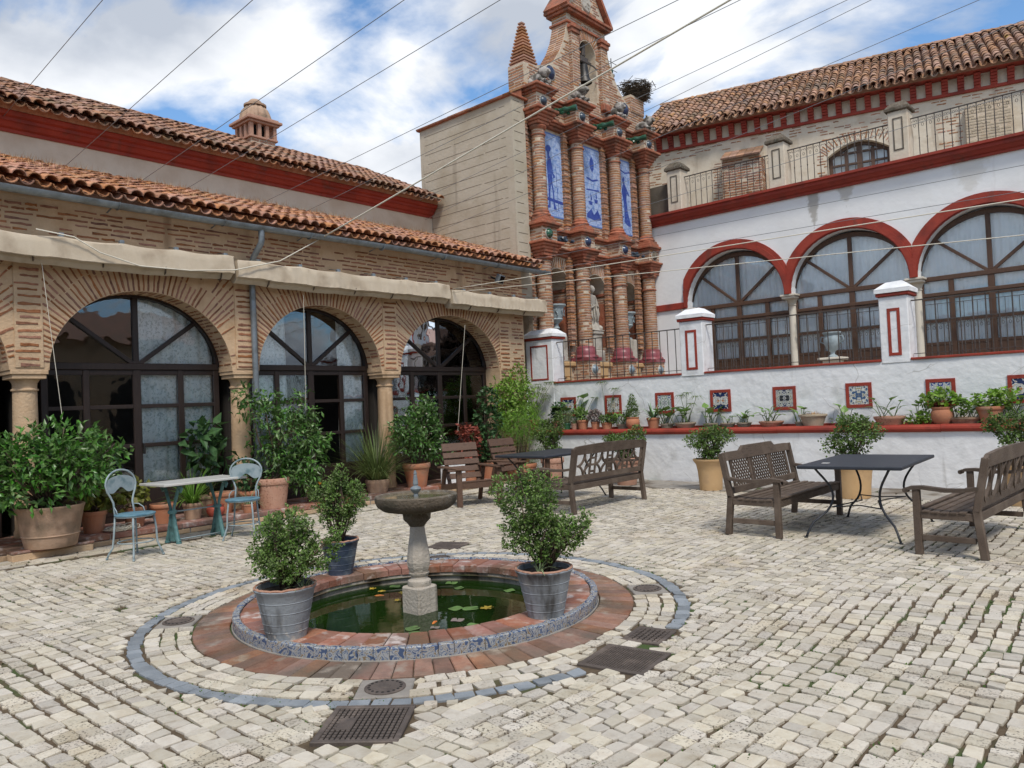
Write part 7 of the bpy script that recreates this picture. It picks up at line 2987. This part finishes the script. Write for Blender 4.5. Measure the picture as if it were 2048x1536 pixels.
stems(t, L_, .016, 'bark', 'trunk')
m = MB()
for p in ((.15, .72, .30),):
    m.ico(p, .03, 1)
m.build('fruit', 'fruit', t, True)

t = potted('potted_shrub', 'terracotta pot with a bushy dark green shrub right of the third column', (-10.42, 9.05, SZ), (.24, .165, .42, 'terracotta', 'flower'),
           [(0, 0, .75, .36, .4, .28), (0, .1, 1.10, .34, .42, .3), (0, .3, .85, .3, .36, .3), (0, -.2, 1.0, .3, .3, .28), (0, .12, 1.42, .22, .26, .2), (.05, -.35, .8, .22, .24, .2), (.05, .45, .6, .24, .26, .22), (0, .25, 1.3, .2, .25, .2)], 2600, .085, .018, 'leaf_citrus', clump=5, tw=24, twr=.01, shell=.4, droop=.25)
m = MB()
for _ in range(16):
    m.ico((RND.uniform(.05, .35), RND.uniform(-.4, .5), RND.uniform(.6, 1.3)), .018, 0, (1, 1, .8), .2)
m.build('flowers', 'stone_cream', t)

t = thing('grass_clump', 'dark green arching lily turf clump in a low pot beside the door', 'potted plant', (-10.45, 8.20, SZ))
pot_part(t, .2, .16, .22, 'terracotta_pale', 'bowl')
V, F = blades(420, .16, .95, .014, .95, 7, (.15, 1.5), z0=.2)
np_obj('foliage', V, F, 'leaf_grass', t)
V, F = blades(24, .1, .9, .008, .2, 4, (.1, .6), z0=.2)
np_obj('flower_spikes', V, F, 'leaf_pink', t)

# the far corner: climber, fern, ivy, red-leaved shrub
t = thing('climber', 'tall yellow-green climbing shrub in the corner beside the brick pier', 'shrub', (-10.45, 11.75, .0))
pot_part(t, .26, .2, .42, 'terracotta', 'flower')
V, F = cloud([(0, 0, 1.75, .28, .45, .36), (0, .15, 2.05, .24, .38, .24), (0, -.3, 1.5, .28, .36, .36), (.05, .32, 1.65, .28, .28, .36), (.1, .1, 1.25, .33, .45, .36), (0, -.42, 1.9, .16, .22, .18), (.1, -.42, 1.2, .2, .26, .22), (0, .25, 2.2, .12, .16, .12)], 2300, .09, .02, shell=.3, up=.1, jit=.8, clump=5, droop=.3)
np_obj('foliage', V, F, 'leaf_lime', t)
stems(t, [[(0, 0, .35), (0, .1, 1.0), (0, .05, 1.6), (0, .15, 2.1)], [(0, 0, .35), (.05, -.2, 1.0), (0, -.35, 1.7)], [(0, .05, .35), (.05, .25, 1.1), (0, .3, 2.0)]], .016)
t = thing('asparagus_fern', 'feathery bright green fern bush below the climber', 'shrub', (-9.98, 11.45, .0))
pot_part(t, .24, .2, .36, 'terracotta', 'flower')
V, F = cloud([(0, 0, 1.0, .42, .5, .34), (.05, .25, .7, .4, .4, .3), (0, -.3, 1.15, .34, .36, .26), (.1, .1, 1.35, .28, .34, .2), (.1, .35, .45, .3, .3, .22)], 8500, .05, .0028, shell=.3, up=.2, jit=1.0, clump=8, fold=0, curl=.1)
np_obj('foliage', V, F, 'leaf_fern', t)
stems(t, twigs([(0, 0, 1.0, .4, .4, .4)], (0, 0, .3), 20), .006)
t = potted('ivy_shrub', 'dark round-leaved shrub between the red-leaved plant and the fern', (-10.3, 10.75, SZ), (.2, .15, .3, 'terracotta', 'flower'),
           [(0, 0, .7, .3, .3, .3), (0, .05, 1.1, .26, .3, .3), (0, .1, 1.5, .2, .24, .25), (.05, -.1, .5, .25, .25, .2)], 1000, .075, .033, 'leaf_dark', tw=14, shell=.5)
t = potted('red_leaved_plant', 'red-leaved potted plant behind the nearer slatted armchair', (-10.25, 10.2, SZ), (.17, .12, .24, 'terracotta', 'flower'),
           [(0, 0, .55, .22, .24, .2), (0, .05, .82, .2, .24, .18), (.02, -.12, .95, .14, .16, .12)], 420, .085, .03, 'leaf_red', tw=8, shell=.4, droop=.4)
m = MB().cbox(-.04, .04, -.28, .28, 0, .34, .01)
o = m.build('planter_trough', 'garden_wall')
o.location = (-10.22, 9.75, SZ)
tag(o, 'small white planter block on the step behind the nearer armchair', 'planter')

# small pots under and around the marble table
def small(name, label, x, y, pot, z=SZ):
    return thing(name, label, 'potted plant', (x, y, z), 0, 'small pots along the step')


t = potted('potted_hydrangea', 'clay pot of yellowing hydrangea with dried flower heads beside the large pot', (-10.45, 3.72, SZ), (.15, .11, .27, 'terracotta', 'flower'),
           [(0, .08, .45, .2, .24, .14), (0, .25, .40, .16, .2, .12), (.02, -.05, .55, .15, .16, .12)], 230, .11, .042, 'leaf_yellow', tw=10, shell=.3, droop=.35, clump=3)
m = MB()
for _ in range(90):
    m.ico((RND.gauss(.03, .05), .42 + RND.gauss(0, .06), .33 + RND.gauss(0, .045)), .014, 0, (1, 1, 1), .3)
m.build('dried_flower_head', 'flower_dry', t)
t = potted('potted_hydrangea', 'clay pot with sparse yellow leaves behind the left bistro chair', (-10.45, 4.22, SZ), (.14, .105, .26, 'terracotta', 'flower'),
           [(0, 0, .42, .16, .18, .12), (0, .08, .50, .12, .14, .1)], 110, .10, .036, 'leaf_yellow', tw=8, shell=.3, droop=.3)
t = small('empty_pot', 'bare wide-rimmed clay pot right of the yellow-leaved pot', -10.42, 4.58, 1)
pot_part(t, .17, .115, .26, 'terracotta', 'flower')
t = small('spider_plant', 'pot of green spider plant left under the marble table', -10.42, 4.98, 1)
pot_part(t, .13, .1, .22, 'terracotta_pale', 'flower')
V, F = blades(130, .05, .52, .016, 1.0, 6, (.3, 1.6), z0=.2)
np_obj('foliage', V, F, 'leaf_fern', t)
t = small('round_pot', 'small round red clay pot under the marble table', -10.36, 5.28, 1)
pot_part(t, .125, .08, .16, 'pot_red', 'round')
MB().tube([(0, 0, .12), (.01, .01, .2)], .006, 5).build('stem', 'bark', t)
t = small('empty_pot', 'ochre clay pot with a bare stick under the marble table', -10.62, 5.52, 1)
pot_part(t, .17, .125, .30, 'terracotta', 'flower')
MB().tube([(0, 0, .25), (.01, .01, .55)], .006, 5).build('stick', 'rope', t)
t = potted('potted_shrub', 'clay pot of leafy begonia behind the right bistro chair', (-10.55, 5.90, SZ), (.15, .11, .28, 'terracotta', 'flower'),
           [(0, 0, .45, .22, .24, .16), (0, -.05, .62, .2, .2, .14)], 330, .075, .03, 'leaf_dark', tw=8, shell=.4)
t = potted('caladium', 'large-leaved dark foliage plant against the first arch window', (-10.78, 5.42, SZ), (.16, .12, .26, 'terracotta_pale', 'flower'),
           [(0, 0, .85, .22, .28, .2), (0, -.12, 1.1, .2, .26, .18), (0, .15, .7, .2, .22, .16), (0, -.05, 1.25, .14, .18, .1)], 130, .20, .055, 'leaf_dark', tw=8, shell=.3, droop=.5, curl=.3)
V, F = blades(46, .04, .3, .012, 1.0, 5, (.5, 1.7), z0=.1)
t = small('spider_plant', 'trailing variegated spider plant beneath the right bistro chair', -10.25, 5.72, 1)
pot_part(t, .09, .07, .12, 'terracotta', 'flower')
np_obj('foliage', V, F, 'leaf_pale', t)
m = MB()
for k in range(16):
    pts = []
    r, cx, cy = RND.uniform(.08, .19), RND.uniform(-.05, .05), RND.uniform(-.08, .08)
    for j in range(17):
        a = j * math.pi / 8
        pts.append((cx + r * math.cos(a) * .8, cy + r * math.sin(a), .012 + .07 * RND.random() * (k / 16)))
    m.tube(pts, .0045, 4, False)
o = m.build('cable_coil', 'rope')
o.location = (-10.28, 3.98, SZ)
tag(o, 'loose coil of thin white cord lying on the step', 'cord')
t = potted('potted_shrub', 'dark clay pot with low dark foliage at the left edge', (-10.45, 2.45, SZ), (.22, .16, .36, 'terracotta_pale', 'flower'),
           [(0, 0, .55, .3, .35, .2), (0, .1, .8, .25, .3, .2)], 420, .10, .03, 'leaf_dark', tw=8, shell=.4)

# ---------------------------------------------------------------- pots on the red ledge
LZ = .958
LY = 12.66


def sx(px_, y=LY):
    return gy(px_, 850, y).x


def shelf(name, label, px_, y=LY, z=LZ, cat='potted plant'):
    return thing(name, label, cat, (sx(px_, y), y, z), 0, 'pots on the red ledge')


def umbrella(t, stem_list, r=.16, nl=16, mt='leaf_grass', z0=.1):
    V, F = [], []
    ms = MB()
    for (bx_, by_, x, y, z) in stem_list:
        ms.tube([(bx_, by_, z0), ((bx_ + x) / 2 + .01, (by_ + y) / 2, (z + z0) * .55), (x, y, z)], [.006, .005, .0035], 5)
        for k in range(nl):
            a = 6.283 * k / nl + RND.uniform(-.1, .1)
            l = r * RND.uniform(.7, 1.15)
            d = Vector((math.cos(a), math.sin(a), 0))
            s = Vector((-math.sin(a), math.cos(a), 0)) * .006
            p = Vector((x, y, z))
            m1 = p + d * l * .5 + Vector((0, 0, .03))
            e = p + d * l - Vector((0, 0, .05))
            o = len(V)
            V += [p - s * .4, p + s * .4, m1 + s, m1 - s, e + s * .2, e - s * .2]
            F += [(o, o + 1, o + 2, o + 3), (o + 3, o + 2, o + 4, o + 5)]
    ms.build('stem', 'leaf_grass', t, True)
    np_obj('foliage', np.array([tuple(v) for v in V]), np.array(F), mt, t)


def calla(t, n_, h=.3, sp=.1, z0=.05, big=.13):
    V, F = [], []
    ms = MB()
    for _ in range(n_):
        a = RND.uniform(0, 6.28)
        hh = h * RND.uniform(.5, 1.1)
        b = Vector((RND.uniform(-sp, sp) * .5, RND.uniform(-sp, sp) * .35, z0))
        p = b + Vector((math.cos(a) * sp * .7, math.sin(a) * sp * .4, hh))
        ms.tube([b, b.lerp(p, .6) + Vector((0, 0, .03)), p], .0055, 5)
        l = big * RND.uniform(.8, 1.35)
        d = Vector((math.cos(a), math.sin(a) * .6 - .35, RND.uniform(-.1, .7))).normalized()
        s = d.cross(Vector((0, 0, 1))).normalized()
        u = s.cross(d)
        o = len(V)
        V += [p - d * l * .25, p + s * l * .40 + u * l * .06, p + d * l * .25 + s * l * .36 + u * l * .05, p + d * l * .8 - u * l * .1, p + d * l * .25 - s * l * .36 + u * l * .05, p - s * l * .40 + u * l * .06, p + d * l * .2]
        F += [(o, o + 1, o + 2, o + 6), (o + 6, o + 2, o + 3, o + 4), (o, o + 6, o + 4, o + 5)]
    ms.build('stem', 'leaf_calla', t, True)
    np_obj('foliage', np.array([tuple(v) for v in V]), np.array(F), 'leaf_calla', t)


t = shelf('papyrus', 'terracotta pot of wispy tall umbrella papyrus at the left end of the ledge', 1067)
pot_part(t, .13, .09, .22, 'terracotta', 'flower')
umbrella(t, [(RND.uniform(-.05, .05), RND.uniform(-.05, .05), RND.uniform(-.25, .45), RND.uniform(-.2, .15), RND.uniform(.45, 1.0)) for _ in range(17)], .17, 14, z0=.18)
V, F = blades(60, .08, .42, .012, .6, 4, (.1, 1.0), z0=.2)
np_obj('grass_blades', V, F, 'leaf_grass', t)
t = shelf('low_shrub', 'low dark green creeping shrub beside the papyrus pot', 1090, 12.62)
V, F = cloud([(0, 0, .09, .2, .1, .09), (.1, 0, .12, .12, .1, .1), (-.1, 0, .12, .12, .1, .09)], 420, .05, .018, shell=.3)
np_obj('foliage', V, F, 'leaf_box', t)
t = shelf('jade_plant', 'terracotta pot with dark fleshy jade leaves', 1114, 12.70)
pot_part(t, .11, .08, .18, 'terracotta', 'flower')
V, F = cloud([(0, 0, .33, .16, .13, .14), (.05, 0, .46, .13, .1, .1)], 200, .075, .026, shell=.3)
np_obj('foliage', V, F, 'leaf_dark', t)
t = shelf('spider_plant', 'green glazed pot of pale variegated spider plant', 1134, 12.60)
pot_part(t, .085, .06, .13, 'pot_green', 'flower')
V, F = blades(110, .04, .34, .012, 1.0, 5, (.3, 1.6), z0=.12)
np_obj('foliage', V, F, 'leaf_pale', t)
t = shelf('begonia', 'begonia with large round green leaves on tall stalks at the back of the ledge', 1152, 12.82)
pot_part(t, .10, .08, .15, 'terracotta_pink', 'flower')
calla(t, 15, .52, .42, .1, .22)
t = shelf('small_pot', 'small pink clay pot between the green pot and the pale-leaved pot', 1149, 12.60)
pot_part(t, .07, .055, .12, 'terracotta_pink', 'flower')
V, F = blades(22, .03, .16, .01, .8, 4, (.3, 1.3), z0=.1)
np_obj('foliage', V, F, 'leaf_pale', t)
t = shelf('ivy_pot', 'terracotta pot of pale green bushy foliage on the ledge', 1166, 12.63)
pot_part(t, .12, .085, .19, 'terracotta', 'flower')
V, F = cloud([(0, 0, .28, .16, .13, .11), (-.08, 0, .36, .12, .1, .08)], 420, .06, .016, shell=.3)
np_obj('foliage', V, F, 'leaf_box_light', t)
t = shelf('succulent', 'clay pot of pinkish grey rosette succulents', 1191, 12.63)
pot_part(t, .09, .075, .15, 'terracotta', 'flower')
V, F = cloud([(0, 0, .24, .15, .12, .09), (0, 0, .32, .11, .1, .06)], 520, .05, .015, shell=.5, jit=.4)
np_obj('foliage', V, F, 'leaf_pink', t)
t = shelf('succulent', 'low clay pot of mixed green succulents below the flower tile panel', 1214, 12.62)
pot_part(t, .115, .09, .13, 'terracotta', 'flower')
V, F = cloud([(0, 0, .19, .17, .13, .08), (.1, 0, .20, .1, .1, .1)], 360, .055, .018, shell=.4)
np_obj('foliage', V, F, 'leaf_box', t)
t = shelf('papyrus', 'single tall papyrus stem rising in front of the flower tile panel', 1212, 12.84)
pot_part(t, .08, .06, .12, 'terracotta', 'flower')
umbrella(t, [(0, 0, -.06, 0, .92), (.02, 0, .25, 0, .78)], .19, 16, z0=.1)
t = shelf('calla_clump', 'clump of narrow calla leaves left of the small conifer', 1246, 12.74)
pot_part(t, .12, .10, .09, 'pot_stone', 'bowl')
calla(t, 16, .28, .28, .05, .15)
t = shelf('dwarf_conifer', 'round terracotta pot with a small cone-shaped conifer', 1266, 12.66)
pot_part(t, .135, .085, .22, 'terracotta', 'round')
V, F = cloud([(0, 0, .30, .13, .12, .10), (0, 0, .40, .115, .11, .10), (0, 0, .50, .085, .085, .09), (0, 0, .59, .05, .05, .08)], 1300, .032, .008, shell=.5, up=.5)
np_obj('foliage', V, F, 'leaf_box', t)
t = shelf('aloe', 'terracotta pot with a spiky spreading aloe', 1307, 12.66)
pot_part(t, .125, .09, .20, 'terracotta', 'flower')
V, F = blades(30, .03, .34, .036, .5, 5, (.3, 2.3), z0=.17, tip=.03)
np_obj('foliage', V, F, 'leaf_aloe', t)
t = shelf('calla_clump', 'clump of calla leaves just right of the aloe', 1334, 12.76)
pot_part(t, .12, .10, .08, 'pot_stone', 'bowl')
calla(t, 13, .28, .26, .05, .15)
t = shelf('papyrus', 'flat stone bowl with papyrus and calla stems left of the orange tile panel', 1371, 12.68)
pot_part(t, .19, .14, .10, 'pot_stone', 'bowl')
calla(t, 12, .26, .22, .08, .16)
umbrella(t, [(0, 0, .05, .02, .62), (.04, .02, .22, .05, .55), (.0, .02, -.1, .05, .58), (.08, 0, .14, 0, .42)], .17, 15, z0=.08)
for i, (px_, n_, h_, lab) in enumerate(((1421, 12, .30, 'clump of broad calla leaves below the orange tile panel'), (1456, 6, .16, 'tiny calla shoots right of the orange tile panel'), (1488, 8, .20, 'small calla tuft left of the medallion tile panel'))):
    t = shelf('calla_clump', lab, px_, 12.78)
    pot_part(t, .13, .1, .07, 'pot_stone', 'bowl')
    calla(t, n_, h_, .16, .04, .14)
t = shelf('calla_bowl', 'shallow clay bowl of callas below the medallion tile panel', 1543, 12.68)
pot_part(t, .20, .15, .09, 'terracotta_pink', 'bowl')
calla(t, 12, .22, .2, .07, .13)
t = shelf('calla_clump', 'calla shoots growing against the left side of the round stone planter', 1601, 12.74)
pot_part(t, .09, .07, .07, 'pot_stone', 'bowl')
calla(t, 8, .24, .14, .05, .12)
t = shelf('stone_planter', 'round pale stone planter with dry stubble', 1627, 12.68)
pot_part(t, .215, .15, .19, 'pot_stone', 'flower')
V, F = blades(110, .17, .07, .006, .5, 2, (.1, 1.2), z0=.17)
np_obj('dry_stubble', V, F, 'dry_weed', t)
t = shelf('calla_clump', 'thin pair of calla leaves below the rosette tile panel', 1690, 12.78)
pot_part(t, .10, .08, .07, 'pot_stone', 'bowl')
calla(t, 4, .24, .14, .05, .15)
t = shelf('calla_bowl', 'shallow clay bowl with a few upright callas right of the rosette panel', 1780, 12.68)
pot_part(t, .22, .17, .13, 'terracotta_pink', 'bowl')
calla(t, 9, .28, .22, .1, .13)
t = shelf('trailing_plant', 'trailing green plant spilling over the ledge left of the navy panel pot', 1836, 12.62)
V, F = cloud([(0, 0, .06, .2, .09, .06), (.1, 0, .12, .12, .09, .08)], 260, .05, .02, shell=.2)
np_obj('foliage', V, F, 'leaf_lime', t)
calla(t, 7, .3, .14, .0, .11)
t = shelf('geranium', 'terracotta pot of leafy geranium in front of the navy tile panel', 1886, 12.64)
pot_part(t, .155, .105, .25, 'terracotta', 'round')
V, F = cloud([(0, 0, .36, .26, .16, .12), (-.16, 0, .34, .16, .13, .1), (.2, 0, .26, .14, .12, .12), (.02, 0, .46, .14, .12, .06)], 330, .06, .034, shell=.3, jit=.8)
np_obj('foliage', V, F, 'leaf_lime', t)
V, F = cloud([(0, 0, .28, .13, .1, .05)], 70, .05, .025, shell=.2)
np_obj('faded_leaves', V, F, 'leaf_red', t)
t = shelf('calla_bowl', 'low dark bowl with calla stems between the two geranium pots', 1932, 12.72)
pot_part(t, .22, .18, .09, 'terracotta_pale', 'bowl')
calla(t, 10, .26, .26, .06, .15)
t = shelf('geranium', 'terracotta pot of trailing yellow-green geranium at the right end', 1982, 12.64)
pot_part(t, .17, .115, .24, 'terracotta', 'flower')
V, F = cloud([(0, 0, .34, .26, .16, .1), (.2, 0, .36, .2, .14, .12), (-.2, 0, .26, .14, .12, .1), (0, -.08, .18, .1, .07, .09), (.12, 0, .42, .12, .1, .07)], 330, .06, .034, shell=.3, jit=.8)
np_obj('foliage', V, F, 'leaf_lime', t)
t = shelf('calla_bowl', 'low bowl of thin calla stalks at the far right of the ledge', 2022, 12.76)
pot_part(t, .2, .16, .07, 'terracotta_pale', 'bowl')
calla(t, 18, .30, .26, .04, .13)
# ---------------------------------------------------------------- cables and ropes strung over the courtyard
def strung(name, label, mt, r, a, b, Xa, X1=6.0, sag=0.0, group='wires strung across the courtyard'):
    """a: pixel of the end on plane X=Xa, b: second pixel on the same wire; the wire keeps its Y"""
    p = gx(a[0], a[1], Xa)
    q = gy(b[0], b[1], p.y)
    d = (q - p) / (q.x - p.x)
    e = p + d * (X1 - p.x)
    pts = []
    for k in range(25):
        u = k / 24
        s = p.lerp(e, u)
        s.z -= sag * 4 * u * (1 - u)
        pts.append(s)
    o = MB().tube(pts, r, 5).build(name, mt, None, True)
    tag(o, label, 'wire' if mt == 'wire' else 'rope', group)


WIRES = [((2, 238), (205, 0), -13.55, 'thin wire at the upper left corner of the sky'),
         ((115, 346), (505, 0), -13.62, 'thin wire rising from the lower roof at the left'),
         ((239, 392), (808, 0), -13.62, 'thin wire crossing the sky left of the chimney'),
         ((349, 392), (1000, 0), -13.62, 'thin wire crossing the sky above the chimney'),
         ((500, 418), (1356, 0), -13.62, 'thin wire passing behind the pinnacle of the gable'),
         ((585, 436), (1480, 0), -13.62, 'thin wire crossing in front of the rendered tower face'),
         ((840, 400), (1690, 2), -12.6, 'thin wire leaving the tower above the stork nest'),
         ((850, 440), (1742, 0), -12.6, 'thin wire leaving the tower just below the stork nest'),
         ((860, 470), (1958, 0), -12.6, 'thin wire running over the tiled roof on the right'),
         ((1062, 440), (2048, 40), -10.6, 'thin wire touching the right roof at the picture edge'),
         ((1062, 480), (2048, 182), -10.6, 'thin wire crossing the roof pillars of the right building'),
         ((1062, 520), (2048, 330), -10.6, 'highest thin wire across the white wall above the arches'),
         ((1062, 545), (2048, 382), -10.6, 'lowest thin wire across the white wall above the arches')]
for a, b, X, lab in WIRES:
    strung('wire', lab, 'wire', .0045, a, b, X)
strung('rope', 'thick pale rope running from the awning up past the gable', 'rope', .011, (640, 478), (1460, 0), -10.45, sag=0)
strung('rope', 'slack white cord crossing the arches on the right, upper one', 'rope', .007, (905, 578), (2048, 398), -10.4, 3, 0)
strung('rope', 'slack white cord crossing the arches on the right, lower one', 'rope', .006, (905, 585), (2048, 470), -10.4, 3, 0)
pts = [gx(72, 458, -10.36), gx(148, 474, -10.33), gx(200, 505, -10.33), gx(280, 532, -10.33), gx(380, 541, -10.33), gx(470, 540, -10.33), gx(560, 522, -10.35), gx(640, 478, -10.45)]
o = MB().tube(pts, .009, 5).build('rope', 'rope', None, True)
tag(o, 'slack pale rope drooping along the front of the awnings', 'rope')
CORDS = [((80, 500), (125, 838), 'thin white cord hanging in front of the first arch'), ((607, 590), (612, 830), 'thin white cord hanging in front of the middle arch'), ((930, 650), (915, 870), 'thin white cord hanging in front of the third arch')]
for a, b, lab in CORDS:
    o = MB().tube([gx(a[0], a[1], -10.5), gx(b[0], b[1], -10.5)], .004, 5).build('pull_cord', 'rope')
    tag(o, lab, 'cord', 'pull cords of the awnings')

# the opposite side of the courtyard, seen only mirrored in the glass
opp = thing('opposite_wing', 'plain cream wing with dark arches closing the courtyard opposite', 'building', (9, 5, 0))
MB().box(8.4, 9, -9, 17.5, SOIL_Z, 4.6).build('wall', 'mortar_warm', opp, world=True)
for k in range(7):
    yc = -6.5 + k * 3.2
    pl = [(yc - 1.1, 0.1), (yc - 1.1, 2.2)] + [(yc - 1.1 * math.cos(math.pi * j / 10), 2.2 + 1.05 * math.sin(math.pi * j / 10)) for j in range(1, 10)] + [(yc + 1.1, 2.2), (yc + 1.1, .1)]
    MB().prism(pl, lambda p: (8.38, p[0], p[1]), lambda p: (8.45, p[0], p[1])).build('arch_opening', 'interior', opp, world=True)
MB().prism([(8.1, 4.6), (12, 6.2), (12, 4.6)], lambda p: (p[0], -9, p[1]), lambda p: (p[0], 17.5, p[1])).build('roof', 'terracotta_roof', opp, world=True)
MB().box(-11, 8.4, -9.6, -9, SOIL_Z, 5.2).build('end_wall', 'wall_white', opp, world=True)
